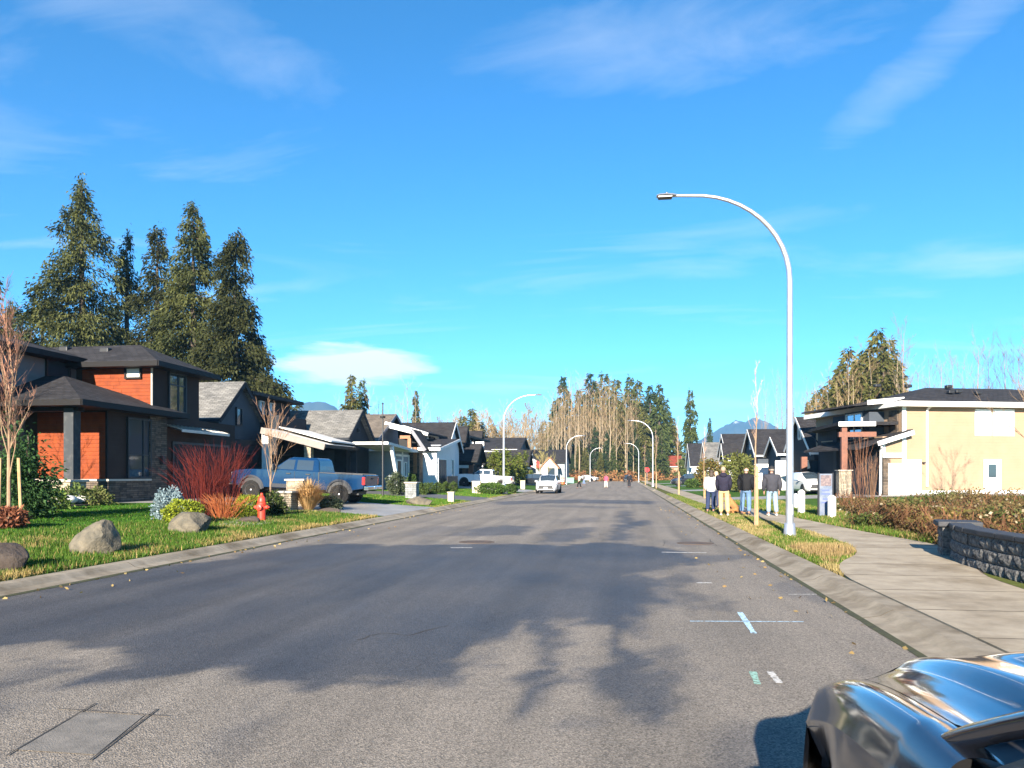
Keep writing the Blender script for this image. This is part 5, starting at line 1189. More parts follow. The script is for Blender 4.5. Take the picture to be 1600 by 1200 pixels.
# ornamental grass
def tussock(label, loc, n, seed, h, spread, cols):
    t = thing('ornamental_grass', label, 'grass clump', loc); r = np.random.default_rng(seed); a = r.random(n) * 6.28; q = r.random(n) ** .5; L_ = h * (.55 + .5 * r.random(n)); ou = spread * q * (.5 + .6 * r.random(n))
    P0 = np.stack([np.cos(a) * .12 * q, np.sin(a) * .12 * q, 0 * a - .02], 1); P1 = P0 + np.stack([np.cos(a) * ou * .4, np.sin(a) * ou * .4, L_ * .65], 1); P2 = P0 + np.stack([np.cos(a) * ou, np.sin(a) * ou, L_ * (1 - .35 * q)], 1)
    S_ = np.stack([-np.sin(a), np.cos(a), 0 * a], 1) * .009; V = np.stack([P0 - S_, P0 + S_, P1 + S_, P1 - S_, P1 - S_, P1 + S_, P2 + S_ * .3, P2 - S_ * .3], 1).reshape(-1, 3)
    tt = r.random((n, 1)); c = np.repeat(np.array(cols[0]) * (1 - tt) + np.array(cols[1]) * tt, 8, 0); fast('blades', V, np.arange(8 * n).reshape(-1, 4), 'blade', t, c)
tussock('tawny dry ornamental grass clump beside the stone pedestal', atX(482, -11.6), 1000, 1, 1.3, 1.3, ((.42, .24, .09), (.58, .38, .17)))
# conical conifer shrub and young tree by the orange house
t = conifer('feathery green conifer shrub by the staked young tree', atX(44, -15.2), 2.15, .42, 5200, 200, (.020, .055, .016), (.05, .105, .03), None, 'conifer_shrub', ln=.12, ragged=.5, droop=-.5, power=.6, base=.03)
t = bare_tree('young bare tree with reddish twigs tied to stakes by the conifer shrub', atX(14, -14.2), 4.6, 71, None, 'young_tree', 'bark_tan', spread=.42, nb=18, first=.22, up=.78, trunk=.011, twig_r=.007, twn=5, c0=(.34, .16, .10), c1=(.46, .26, .17))
for dx in (-.32, .28): MB().tube([(dx, .05, -.1), (dx * .8, .03, 1.55)], .035, 6).build('stake', 'stake', t)
t = bare_tree('slim bare multi-branched tree in the bed behind the hydrant', atX(423, -12.6), 3.5, 72, None, 'young_tree', 'bark_tan', spread=.42, nb=13, first=.2, up=.72, trunk=.011, twig_r=.006, twn=4, c0=(.36, .20, .12), c1=(.48, .30, .18))
bare_tree('young bare tree on the lawn before the grey wing of the orange panelled house', (-21.4, 20.6, gz(-21.4)), 5.3, 73, None, 'young_tree', 'bark_tan', spread=.36, nb=13, first=.28, up=.72, trunk=.011, twig_r=.009, twn=4, c0=(.36, .20, .12), c1=(.48, .30, .18))
# low planting along the porch
for px, X, rad, sd, c0, c1, lab in ((14, -13.6, (.3, .3, .22), 21, (.15, .05, .03), (.25, .10, .05), 'rusty low shrub at the foot of the staked tree'), (80, -17.3, (.45, .4, .28), 22, (.05, .09, .02), (.14, .20, .04), 'small leafy plant under the stone pedestal'), (150, -18.0, (.5, .4, .3), 23, (.06, .09, .02), (.20, .20, .07), 'yellow green leafy plant below the stone ledge'), (118, -18.6, (.5, .4, .35), 24, (.04, .07, .02), (.12, .16, .04), 'leafy plant beside the porch pedestal')):
    shrub('shrub', lab, atX(px, X), rad, 900, .12, c0, c1, sd, ragged=.35)
# beds farther along the left
shrub('shrub', 'small spruce beside the grey stone mailbox pillar', atX(620, -13.5), (.52, .52, .66), 3500, .10, (.04, .06, .03), (.10, .12, .06), 31, ragged=.3)
shrub('shrub', 'small dark cedar close behind the stone mailbox pillar', atX(643, -14.8), (.3, .3, .6), 1600, .11, (.03, .06, .015), (.08, .13, .03), 32)
for i, px in enumerate((661, 672, 684, 697, 709)): 
    shrub('box_shrub', 'small upright evergreen in the row along the dark driveway', atX(px, -12.6), (.30, .30, .37), 1300, .09, (.03, .055, .012), (.09, .13, .03), 33 + i, 'row of small evergreens')
shrub('hedge_shrub', 'wide clipped green bush at the foot of the street lamp', atX(765, -9.9), (1.25, 1.1, .42), 5200, .11, (.04, .085, .015), (.10, .16, .03), 41, ragged=.12)
shrub('shrub', 'low clipped bush on the road side of the street lamp', atX(797, -9.3), (.6, .6, .33), 2200, .11, (.035, .07, .012), (.08, .12, .03), 42, ragged=.12)
for i, (px, X) in enumerate(((780, -13.5), (794, -13.2), (806, -13), (817, -12.6), (770, -14))):
    t = conifer('narrow green hedging cedar in the row before the stacked white eaves', atX(px, X), 3.4 + .3 * (i % 2), .75, 1400, 210 + i, (.05, .085, .012), (.16, .17, .03), 'hedging cedars', 'hedge_cedar', ln=.3, power=.35, ragged=.1, droop=-.4)
t = bare_tree('spreading bare shrub tree behind the white sport utility vehicle', atX(848, -11.5), 4.2, 76, None, 'bare_tree', 'bark_tan', spread=.5, nb=14, first=.12, up=.55, trunk=.014, twig_r=.02, twn=5, c0=(.25, .22, .08), c1=(.36, .30, .12))
# right: staked street saplings
def sapling(label, loc, H, seed, stake=True):
    t = bare_tree(label, loc, H, seed, None, 'sapling', 'bark_tan', spread=.20, nb=9, first=.45, up=.85, trunk=.008, twig_r=.006, twn=3, c0=(.40, .25, .18), c1=(.52, .36, .28))
    if stake: MB().tube([(.06, 0, -.1), (.05, 0, 1.75)], .035, 6).build('stake', 'stake', t); MB().tube([(.0, -.02, 1.45), (.07, .0, 1.47)], .018, 5).build('tie', 'black', t)
for px, py, H, lab, sd in ((1180, 823, 4.6, 'staked thin sapling in the strip beside the street lamp', 81), (1100, 779, 4.3, 'staked sapling with a pale trunk guard in the grass strip', 82), (1060, 773, 5.5, 'thin sapling farther along the grass strip', 83), (1025, 763, 6.5, 'reddish thin sapling beside the far right street lamp', 84), (1008, 758, 6, 'farthest reddish sapling along the right kerb', 85)):
    p = G(px, py, .1); sapling(lab, (p.x, p.y, .1), H, sd)
# right gardens
shrub('shrub', 'rust tinted round tree shrub behind the parked dark car', (*tuple(onX(1108, 9.5))[:2], .25), (1.3, 1.3, 1.5), 2600, .3, (.16, .09, .02), (.10, .12, .03), 51, ragged=.3)
shrub('shrub', 'tall yellow green shrub behind the man in the black jacket', (*tuple(onX(1150, 10.2))[:2], .25), (1.1, 1.1, 1.6), 2600, .3, (.07, .09, .02), (.17, .17, .04), 52, ragged=.35)
shrub('shrub', 'olive shrub rising behind the bald man', (*tuple(onX(1163, 9.6))[:2], .25), (.8, .8, 1.3), 1800, .26, (.06, .08, .02), (.15, .15, .04), 53, ragged=.35)
shrub('shrub', 'green shrub in front of the parked dark car', (*tuple(onX(1082, 7.6))[:2], .2), (.8, .8, .45), 1200, .2, (.04, .08, .02), (.10, .15, .03), 54)
p = W(1345, HY, 43); t = thing('bare_shrub', 'reddish leafless shrub standing by the timber porch post', 'shrub', (p.x, p.y, .4)); stems(t, 'branches', 26, 12, 3.3, .9, .012, ((.16, .07, .04), (.26, .13, .08)), .3)
p = W(1362, HY, 41); t = thing('bare_shrub', 'small leafless shrub by the white downspout', 'shrub', (p.x, p.y, .4)); stems(t, 'branches', 18, 13, 2.2, .6, .012, ((.16, .08, .04), (.26, .15, .09)), .2)
t = bare_tree('bare overhanging tree with thin twigs at the corner of the tan house', tuple(W(1640, HY, 34))[:2] + (.3,), 6.2, 77, None, 'bare_tree', 'bark_tan', spread=.45, nb=16, first=.2, up=.55, trunk=.011, twig_r=.008, twn=5, c0=(.22, .15, .10), c1=(.32, .22, .14))
# ================================================================ vehicles
def paint(k, c, metal=.0, rough=.35): dm(k, c, rough, metal=metal, coat=1.0 if k == 'paint_navy' else .5, spec=.4)
paint('paint_truck', (.004, .024, .070), .0, .12); paint('paint_white_car', (.78, .78, .77), .0, .2); paint('paint_black_car', (.012, .014, .018), .0, .1); paint('paint_navy', (.010, .012, .018), .0, .15)
dm('trim_grey', (.040, .042, .048), .3, spec=.2); dm('tail_red', (.55, .012, .010), .25, coat=.8); dm('head_clear', (.65, .68, .7), .08, spec=.9); dm('plastic', (.025, .025, .027), .6); dm('plate', (.75, .75, .72), .5)
WH = {}
def wheel(par, c, r, wd, spokes=6):
    key = (round(r, 3), wd, spokes)
    if key not in WH:
        t = MB(); h = wd / 2; t.lathe([(r * .62, -h * .9), (r * .9, -h), (r * .985, -h * .8), (r, -h * .45), (r, h * .45), (r * .985, h * .8), (r * .9, h), (r * .62, h * .9)], axis='y', n=28)
        n = 36
        for i in range(n):
            a = 2 * math.pi * i / n; m = Matrix.Rotation(a, 4, 'Y') @ Matrix.Translation((r, 0, 0)); t.box(-.012, .010, -h * .78, h * .78, -.018, .018, m)
        ty = t.build('tyre', 'rubber', None, True, sharp=30)
        q = MB(); q.lathe([(.02, -h * .45), (r * .56, -h * .45), (r * .6, -h * .9), (r * .64, -h * .95), (r * .64, h * .95), (r * .6, h * .9), (r * .56, h * .45), (.02, h * .45)], axis='y', n=28); rm_ = q.build('rim', 'plastic', None, True, sharp=30)
        s = MB()
        for i in range(spokes):
            for sd in (-1, 1):
                m = Matrix.Rotation(2 * math.pi * i / spokes, 4, 'Y'); s.box(r * .08, r * .6, sd * h * .62 - .014, sd * h * .62 + .014, -r * .075, r * .075, m)
        for sd in (-1, 1): s.lathe([(r * .16, sd * h * .6), (r * .16, sd * h * .86), (r * .06, sd * h * .92)], axis='y', n=12)
        sp_ = s.build('spokes', 'rim', None)
        WH[key] = (ty.data, rm_.data, sp_.data)
        for o in (ty, rm_, sp_): bpy.data.objects.remove(o)
    a, b_, c_ = WH[key]
    o = bpy.data.objects.new('wheel', a); COL.objects.link(o); o.parent = par; o.location = c; o.rotation_euler = (0, rng.uniform(0, 6), 0)
    for nm, me in (('rim', b_), ('spokes', c_)): q = bpy.data.objects.new(nm, me); COL.objects.link(q); q.parent = o
def arc(cx_, cz_, r, a0, a1, n=12): return [(cx_ + r * math.cos(R(a0 + (a1 - a0) * i / n)), cz_ + r * math.sin(R(a0 + (a1 - a0) * i / n))) for i in range(n + 1)]
def pickup(label, loc, rot, pm, sc=1.0, lift=.0, flare='trim_grey'):
    t = thing('pickup_truck', label, 'pickup truck', loc); t.rotation_euler = rot; t.scale = (sc,) * 3
    xf, xr, wr = 2.10, -1.97, .42; z0 = .50 + lift; zw_ = wr; ar = .53; HWd = .98
    body = [(-3.05, z0 + .12), (-3.08, 1.30), (-1.02, 1.33), (-1.0, 1.36), (1.20, 1.38), (1.45, 1.36), (2.2, 1.34), (2.85, 1.27), (3.02, 1.18), (3.06, .95), (3.04, z0 + .08), (2.74, z0)]
    body += arc(xf, zw_ + .06, ar, 8, 172) + [(xf - .66, z0 - .02), (xr + .66, z0 - .02)] + arc(xr, zw_ + .06, ar, 8, 172) + [(xr - .62, z0 + .04)]
    o = MB().prism(body, 'y', -HWd + .02, HWd - .02).build('body', pm, t, bevel=.075)
    # cab
    def ring(z, xa, xb, hw_): return [(xa, -hw_, z), (xb, -hw_, z), (xb, hw_, z), (xa, hw_, z)]
    lv = [ring(1.34, -1.0, 1.25, .925), ring(1.60, -.96, .86, .865), ring(1.86, -.90, .50, .79), ring(1.95, -.80, .32, .70)]; b = MB()
    for q in lv: b.v += q
    for i in range(3):
        for j in range(4): b.f.append((i * 4 + j, i * 4 + (j + 1) % 4, i * 4 + 4 + (j + 1) % 4, i * 4 + 4 + j))
    b.f.append((12, 13, 14, 15)); cab = b.build('cab', pm, t, bevel=.03)
    def sidew(x0, x1, x2, x3, nm):             # glass quad on the cab side: bottom x0..x1, top x2..x3
        for s in (-1, 1):
            def sy(z): return np.interp(z, [1.34, 1.60, 1.86], [.925, .865, .79]) + .008
            zb_, zm_, zt_ = 1.40, 1.60, 1.83; q = MB(); xm0, xm1 = x0 + (x2 - x0) * .47, x1 + (x3 - x1) * .47
            q.quad((x0, s * sy(zb_), zb_), (x1, s * sy(zb_), zb_), (xm1, s * sy(zm_), zm_), (xm0, s * sy(zm_), zm_)); q.quad((xm0, s * sy(zm_), zm_), (xm1, s * sy(zm_), zm_), (x3, s * sy(zt_), zt_), (x2, s * sy(zt_), zt_)); q.build(nm, 'glass', cab)
    sidew(.16, 1.02, .14, .50, 'side_window'); sidew(-.72, .04, -.70, .03, 'side_window')
    q = MB(); q.quad((1.20, -.84, 1.42), (1.20, .84, 1.42), (.90, .80, 1.60), (.90, -.80, 1.60)).quad((.90, -.80, 1.60), (.90, .80, 1.60), (.545, .73, 1.84), (.545, -.73, 1.84)).build('windscreen', 'glass', cab)
    q = MB(); q.quad((-1.0, -.80, 1.42), (-1.0, .80, 1.42), (-.972, .78, 1.6), (-.972, -.78, 1.6)).quad((-.972, -.78, 1.6), (-.972, .78, 1.6), (-.918, .70, 1.82), (-.918, -.70, 1.82)).build('rear_window', 'glass', cab)
    MB().box(-2.95, -1.08, -.82, .82, 1.30, 1.318).build('bed_cover', 'plastic', t)
    b = MB()
    for s in (-1, 1): b.box(-3.0, -1.05, s * .90 - .06, s * .90 + .06, 1.30, 1.345)
    b.build('bed_rail', 'plastic', t)
    for s in (-1, 1):
        yy = s * (HWd - .012)
        for x in (-.80, .10, 1.12): MB().box(x - .006, x + .006, yy - .004, yy + .002 + .0, z0 + .12, 1.33).build('door_seam', 'black', t)
        MB().box(-1.035, -.995, yy - .03, yy + .004, z0 + .05, 1.34).build('cab_gap', 'black', t)
        MB().box(-1.0, 1.15, yy - .01, yy + .008, z0 + .0, z0 + .16).build('rocker_panel', flare, t)
        for x in (-.62, .28): MB().box(x, x + .2, min(yy, yy + s * .03), max(yy, yy + s * .03), 1.20, 1.245).build('door_handle', 'plastic', t, bevel=.01)
        for x in (xf, xr):
            b = MB(); A_ = arc(x, zw_ + .06, ar - .01, 4, 176, 14); B_ = arc(x, zw_ + .06, ar + .075, 4, 176, 14)
            for i in range(14):
                p0, p1, p2, p3 = A_[i], A_[i + 1], B_[i + 1], B_[i]; y1, y2 = yy - s * .03, yy + s * .045
                b.quad(*[(p[0], y2, p[1]) for p in (p0, p1)], *[(p[0], yy + s * .004, p[1]) for p in (p2, p3)]); b.quad((p0[0], y1, p0[1]), (p1[0], y1, p1[1]), (p1[0], y2, p1[1]), (p0[0], y2, p0[1]))
            b.build('wheel_flare', flare, t, True)
            MB().prism(arc(x, zw_ + .06, ar - .015, 0, 180, 12), 'y', s * .55, s * (HWd - .03)).build('wheel_arch', 'black', t)
        wheel(t, (xf, s * (HWd - .13), zw_), wr, .29); wheel(t, (xr, s * (HWd - .13), zw_), wr, .29)
        MB().box(-3.10, -2.98, s * .86 - .11, s * .86 + .11, .88, 1.22).build('tail_light', 'tail_red', t, bevel=.02)
        MB().box(2.86, 3.07, s * .76 - .17, s * .76 + .17, .98, 1.16).build('headlight', 'head_clear', t, bevel=.03)
        m_ = MB().box(.96, 1.14, s * 1.14 - .13, s * 1.14 + .13, 1.34, 1.62).build('mirror', 'plastic', t, bevel=.03); MB().bar((1.05, s * .92, 1.42), (1.05, s * 1.08, 1.42), .05).build('mirror_arm', 'plastic', m_)
    tg = MB().box(-3.105, -3.082, -.76, .76, .72, 1.29).build('tailgate', pm, t, bevel=.015); MB().box(-3.12, -3.104, -.12, .12, 1.12, 1.19).build('tailgate_handle', 'plastic', tg)
    bp = MB().box(-3.28, -3.06, -.95, .95, .56 + lift, .74 + lift).build('rear_bumper', 'chrome' if lift else 'plastic', t, bevel=.03); MB().box(-3.29, -3.279, -.16, .16, .60 + lift, .72 + lift).build('licence_plate', 'plate', bp)
    MB().box(3.02, 3.20, -.95, .95, .52 + lift, .78 + lift).build('front_bumper', 'chrome' if lift else pm, t, bevel=.04)
    g = MB().box(3.03, 3.09, -.56, .56, .80 + lift, 1.18).build('grille', 'plastic', t, bevel=.02); b = MB()
    for z in (.9, 1.0, 1.1): b.box(3.085, 3.10, -.54, .54, z + lift * .4 - .015, z + lift * .4 + .015)
    b.build('grille_bar', 'chrome', g)
    MB().tube([(xr, -.8, zw_), (xr, .8, zw_)], .06, 8).build('axle', 'plastic', t); MB().box(-2.7, 2.7, -.5, .5, .42, .56).build('chassis', 'plastic', t)
    return t
px_y = onX(528, -12.3).y
pickup('lifted blue crew cab pickup truck with black wheels on the driveway', (-14.25, px_y + .98, .425), (0, R(-2.7), math.pi), 'paint_truck', 1.0, .10)
p = onX(757, -13.2); pickup('white pickup truck parked on the driveway of the white farmhouse', (-13.2, p.y, .44), (0, R(-3), math.pi), 'paint_white_car', .87, 0, 'paint_white_car')

def loftcar(name, label, cat, loc, rz, pm, kind='suv', sc=1.0):
    t = thing(name, label, cat, loc, rz); t.scale = (sc,) * 3
    if kind == 'suv': hr, L_, xb, xt0, xt1, xe_ = 1.62, 2.30, 1.15, .30, -1.55, -2.05
    else: hr, L_, xb, xt0, xt1, xe_ = 1.42, 2.28, 1.05, .15, -.95, -1.75
    belt = .96 if kind == 'suv' else .90
    def prof(yb, wid, zl, zs, zs2, r5, r6): return [(wid * .84, zl), (wid * .95, zl + .12), (wid, .62), (wid * .965, zs), (wid * .91, zs2), r5, (0, r6)]
    hz = belt - .02
    st = [(L_, prof(0, .66, .28, .66, .70, (.30, .74), .76)), (L_ - .08, prof(0, .78, .24, .74, .79, (.40, .83), .85)), (L_ - .35, prof(0, .89, .22, hz - .08, hz - .04, (.45, hz), hz + .02)), (xb + .3, prof(0, .93, .22, hz, hz + .03, (.5, hz + .08), hz + .10)),
          (xb, prof(0, .93, .22, belt, belt + .04, (.62, belt + .10), belt + .13)), ((xb + xt0) / 2, prof(0, .93, .22, belt, belt + .04, (.70, (belt + hr) / 2 + .05), (belt + hr) / 2 + .12)), (xt0, prof(0, .93, .22, belt, belt + .04, (.64, hr - .07), hr - .02)),
          (-.4, prof(0, .93, .22, belt + .01, belt + .05, (.64, hr - .04), hr)), (xt1, prof(0, .92, .23, belt + .03, belt + .07, (.62, hr - .07), hr - .03)), (xe_, prof(0, .89, .25, belt + .04, belt + .08, (.66, belt + .2), belt + .26)), (xe_ - .18, prof(0, .84, .28, belt - .02, belt + .02, (.55, belt + .06), belt + .08)), (xe_ - .28, prof(0, .78, .32, belt - .12, belt - .08, (.5, belt - .05), belt - .04))]
    b = MB(); n = len(st[0][1]); ring = []
    for x, P in st: ring.append([(x, y, z) for y, z in P] + [(x, -y, z) for y, z in reversed(P[:-1])])
    m = len(ring[0])
    for q in ring: b.v += q
    for i in range(len(ring) - 1):
        for j in range(m): b.f.append((i * m + j, i * m + (j + 1) % m, (i + 1) * m + (j + 1) % m, (i + 1) * m + j))
    b.f.append(tuple(range(m))); b.f.append(tuple((len(ring) - 1) * m + j for j in range(m)))
    body = b.build('body', pm, t, True, sharp=28)
    def panel(nm, quads, mt, off=.012, par=body):
        q = MB()
        for P in quads:
            P = [Vector(v) for v in P]; nn = (P[1] - P[0]).cross(P[2] - P[0]).normalized(); c = sum(P, Vector()) / 4; C0 = sum((Vector(v) for Q_ in quads for v in Q_), Vector()) / (4 * len(quads))
            if nn.dot(c - Vector((0, 0, .8))) < 0: nn = -nn
            q.quad(*[v + nn * off + (C0 - v) * .05 for v in P])
        return q.build(nm, mt, par)
    for s in (0, 1):
        jj = (4, 5) if s == 0 else (m - 5 + 1, m - 6 + 1)
        jj = (4, 5) if s == 0 else (m - 4, m - 5)
        for i0, i1 in ((5, 6), (6, 7), (7, 8), (8, 9)): panel('side_window', [(ring[i0][jj[0]], ring[i1][jj[0]], ring[i1][jj[1]], ring[i0][jj[1]])], 'glass')
    for nm, i0, i1 in (('windscreen', 4, 6), ('rear_window', 8, 9)):
        Q = []
        for i in range(i0, i1):
            for ja, jb in ((5, 6), (6, 7)): Q.append((ring[i][ja], ring[i][jb], ring[i + 1][jb], ring[i + 1][ja]))
        panel(nm, Q, 'glass')
    for s in (-1, 1):
        for x in (1.38, -1.32):
            MB().prism(arc(x, .36, .40, 0, 180, 12), 'y', s * .60, s * .942).build('wheel_arch', 'plastic', t); wheel(t, (x, s * .83, .345), .345, .24, 5)
        MB().box(L_ - .22, L_ - .03, s * .62 - .12, s * .62 + .12, .60, .70).build('headlight', 'head_clear', t, bevel=.03)
        MB().box(xe_ - .28, xe_ - .10, s * .66 - .14, s * .66 + .14, .78, .92).build('tail_light', 'tail_red', t, bevel=.03)
        MB().box(.82, .98, s * 1.0 - .10, s * 1.0 + .10, belt + .02, belt + .17).build('mirror', pm, t, bevel=.03)
        MB().box(.15, .32, s * .925 - .012, s * .925 + .02, belt - .12, belt - .09).build('door_handle', 'plastic', t)
    g = MB().box(L_ - .10, L_ + .035, -.60, .60, .40, .70).build('grille', 'plastic', t, bevel=.03)
    MB().box(L_ + .036, L_ + .05, -.16, .16, .44, .56).build('licence_plate', 'plate', g)
    MB().box(L_ - .12, L_ + .03, -.66, .66, .24, .36).build('lower_bumper', 'plastic', t, bevel=.03)
    for s in (-1, 1): MB().box(L_ - .16, L_ + .022, s * .60 - .07, s * .60 + .07, .40, .52).build('fog_light', 'plastic', t, bevel=.02)
    return t
p = G(857.5, 770.5); loftcar('sport_utility_vehicle', 'white sport utility vehicle parked at the left kerb facing down the street', 'car', (p.x, p.y, 0), R(-91), 'paint_white_car')
p = G(981, 753.2); loftcar('car', 'dark car driving in the far right lane', 'car', (p.x, p.y, 0), R(-90), 'paint_black_car', 'suv')
p = onX(1076, 7.9); loftcar('car', 'dark blue car parked across the far right driveway', 'car', (8.2, 100.8, .15), R(180), 'paint_navy', 'suv')
p = onX(833, -11.2); loftcar('car', 'black car parked before the cedar hedge', 'car', (-11.6, p.y, .28), R(180), 'paint_black_car', 'suv', .9)
p = W(1269, HY, 52); loftcar('car', 'white car parked nose out before the red timber posts', 'car', (p.x, p.y + 1.0, gz(p.x) + .02), R(-84), 'paint_white_car', 'suv', .93)
p = W(924, HY, 178); loftcar('car', 'white car parked beside the farthest lamp on the left', 'car', (p.x - .6, p.y, .15), R(-30), 'paint_white_car', 'sedan')

M['paint_navy'].node_tree.nodes['Principled BSDF'].inputs['Coat Roughness'].default_value = .07
# ---------------------------------------------------------------- dark car close to the camera
fc = thing('car', 'glossy dark car with raised hood parked by the right kerb', 'car', (1.50, 0, 0), R(90))
def xn(y): return 3.22 - .52 * (abs(y) / .88) ** 2.6
def xc_(y): return 2.10 - .22 * (abs(y) / .88) ** 2
def zh(t, y):                              # t 0 at the windscreen, 1 at the nose
    a = abs(y); t = max(t, 0); z = 1.00 - .05 * t - .09 * t ** 3
    z += .030 * math.exp(-((a - .80) / .075) ** 2) * (1 - .5 * t)                       # fender crest
    z -= .022 * math.exp(-((a - .60) / .10) ** 2)
    z += .050 * float(sstep(.50, .40, a)) * (1 - .35 * t)                              # power bulge
    z += .035 * float(sstep(.30, .22, a)) * float(sstep(.10, .25, t)) * float(sstep(.85, .45, t))   # scoop
    z -= .10 * float(sstep(.82, .93, a)) ** 1.5
    return z
def patch(name, ys, ts, m, par, dz=0):
    V = []; n = len(ts)
    for y in ys:
        for t in ts: x = xc_(y) + (xn(y) - xc_(y)) * t; V.append((x, y, zh(t, y) + dz))
    f = [(i * n + j, i * n + j + 1, (i + 1) * n + j + 1, (i + 1) * n + j) for i in range(len(ys) - 1) for j in range(n - 1)]
    return fast(name, V, f, m, par, smooth=True)
TS = np.linspace(0, 1, 40)
patch('hood', np.linspace(-.715, .715, 90), np.linspace(.03, .985, 40), 'paint_navy', fc)
patch('inner_panel', np.linspace(-.90, .90, 40), np.linspace(-.5, 1, 30), 'plastic', fc, -.03)
for s in (-1, 1):
    fd = patch('fender', np.linspace(.727 * s, .905 * s, 24), np.linspace(-.28, 1, 48), 'paint_navy', fc)
    # side panels: from fender edge round to the sill, with wheel openings
    V = []; prof = [(.905, 0, 0), (.925, .12, 0), (.935, .25, 0), (.915, .30, 0), (.925, .45, 0), (.93, .60, 0), (.90, .74, 0)]
    xs_ = np.concatenate([np.linspace(xn(.9), 1.9, 18), np.linspace(1.8, -1.15, 30)])
    for x in xs_:
        t = min(max((x - xc_(.9)) / (xn(.9) - xc_(.9)), 0), 1); zt_ = zh(t, .905); nose = float(sstep(xn(.9) - .5, xn(.9), x)); tail = float(sstep(-.7, -1.15, x))
        for y, dz, _ in prof: V.append((x, s * (y - .12 * nose * (dz > .01) * .6 - .10 * tail), max(zt_ - dz * 1.0, .22)))
    n = len(prof); fast('side_panel', V, [(i * n + j, i * n + j + 1, (i + 1) * n + j + 1, (i + 1) * n + j) for i in range(len(xs_) - 1) for j in range(n - 1)], 'paint_navy', fc, smooth=True)
    for x in (2.36, -.22):
        MB().prism(arc(x, .33, .385, 0, 180, 14), 'y', s * .55, s * .945).build('wheel_arch', 'plastic', fc); wheel(fc, (x, s * .83, .325), .325, .23, 7)
    # pillar, side glass, mirror
    MB().tube([(1.84 - .77 * q_, s * (.805 - .152 * q_), .975 + .37 * q_ ** .9 + .012) for q_ in (0, .15, .3, .5, .75, 1)], [.026, .025, .025, .026, .027, .03], 10).build('front_pillar', 'paint_navy', fc, True)
    MB().quad((1.64, s * .826, 1.0), (.55, s * .828, 1.0), (.55, s * .66, 1.375), (1.02, s * .668, 1.35), (1.34, s * .73, 1.20)).build('side_window', 'glass', fc); MB().quad((.50, s * .828, 1.0), (-.92, s * .828, 1.0), (-.50, s * .715, 1.24), (.0, s * .66, 1.35), (.50, s * .66, 1.375)).build('side_window', 'glass', fc)
    b = MB(); zb_ = zh(0, .905)
    b.quad((1.66, s * .903, zb_), (-1.1, s * .903, zb_), (-1.0, s * .83, 1.0), (1.66, s * .83, .995)).build('belt_line', 'paint_navy', fc)
    MB().ell((1.25, s * 1.02, 1.06), (.09, .11, .075)).build('mirror', 'paint_navy', fc, True)
    MB().ell((xn(.66) - .09, s * .66, .74), (.14, .18, .07), 14, 8).build('headlight', 'head_clear', fc, True)
    MB().box(-1.2, -1.1, s * .62 - .16, s * .62 + .16, .72, .86).build('tail_light', 'tail_red', fc, bevel=.03)
    MB().tube([(xc_(.3) - .08, s * .45, 1.045), (xc_(.3) - .13, s * .1, 1.075)], .012, 6).build('wiper', 'plastic', fc)
V = []; ys_ = np.linspace(-.80, .80, 24); ts_ = np.linspace(0, 1, 10)
for y in ys_:
    k = 1 - (abs(y) / .8) ** 2 * .1
    for t in ts_: V.append((xc_(y) - .10 - t * (.82 - .05 * (abs(y) / .8)), y * (1 - .19 * t), .985 + .045 * (1 - (y / .8) ** 2) + .37 * t ** .9))
n = len(ts_); fast('windscreen', V, [(i * n + j, i * n + j + 1, (i + 1) * n + j + 1, (i + 1) * n + j) for i in range(len(ys_) - 1) for j in range(n - 1)], 'glass', fc, smooth=True)
V = []; xs_ = np.linspace(1.24, -1.15, 26)
for x in xs_:
    zc = float(np.interp(x, [-1.15, -.95, -.1, .6, 1.24], [.93, .96, 1.36, 1.42, 1.40])); wx_ = float(np.interp(x, [-1.15, -.95, -.1, 1.24], [.78, .80, .64, .66]))
    for y in np.linspace(-1, 1, 13): V.append((x, y * wx_, zc - .06 * y * y))
fast('roof', V, [(i * 13 + j, i * 13 + j + 1, (i + 1) * 13 + j + 1, (i + 1) * 13 + j) for i in range(25) for j in range(12)], 'paint_navy', fc, smooth=True)
V = []; ys_ = np.linspace(-.9, .9, 30); zs_ = np.linspace(0, 1, 9)
for y in ys_:
    for t in zs_: V.append((xn(y) + .07 * math.sin(math.pi * min(t * 1.2, 1)) - .02 * t, y, zh(1, y) - t * (zh(1, y) - .2)))
fast('front_bumper', V, [(i * 9 + j, i * 9 + j + 1, (i + 1) * 9 + j + 1, (i + 1) * 9 + j) for i in range(29) for j in range(8)], 'paint_navy', fc, smooth=True)
MB().box(-1.28, -1.12, -.84, .84, .25, .90).build('rear_bumper', 'paint_navy', fc, bevel=.06)
MB().prism([(x_, y_) for x_, y_ in ((-.34, 0), (.34, 0), (.26, .06), (-.26, .06))], 'x', xc_(0) + .30, xc_(0) + .34).build('scoop_opening', 'black', fc).location = (0, 0, zh(.2, .3) + .01)
MB().box(-1.1, 2.9, -.8, .8, .2, .3).build('floor_pan', 'plastic', fc)

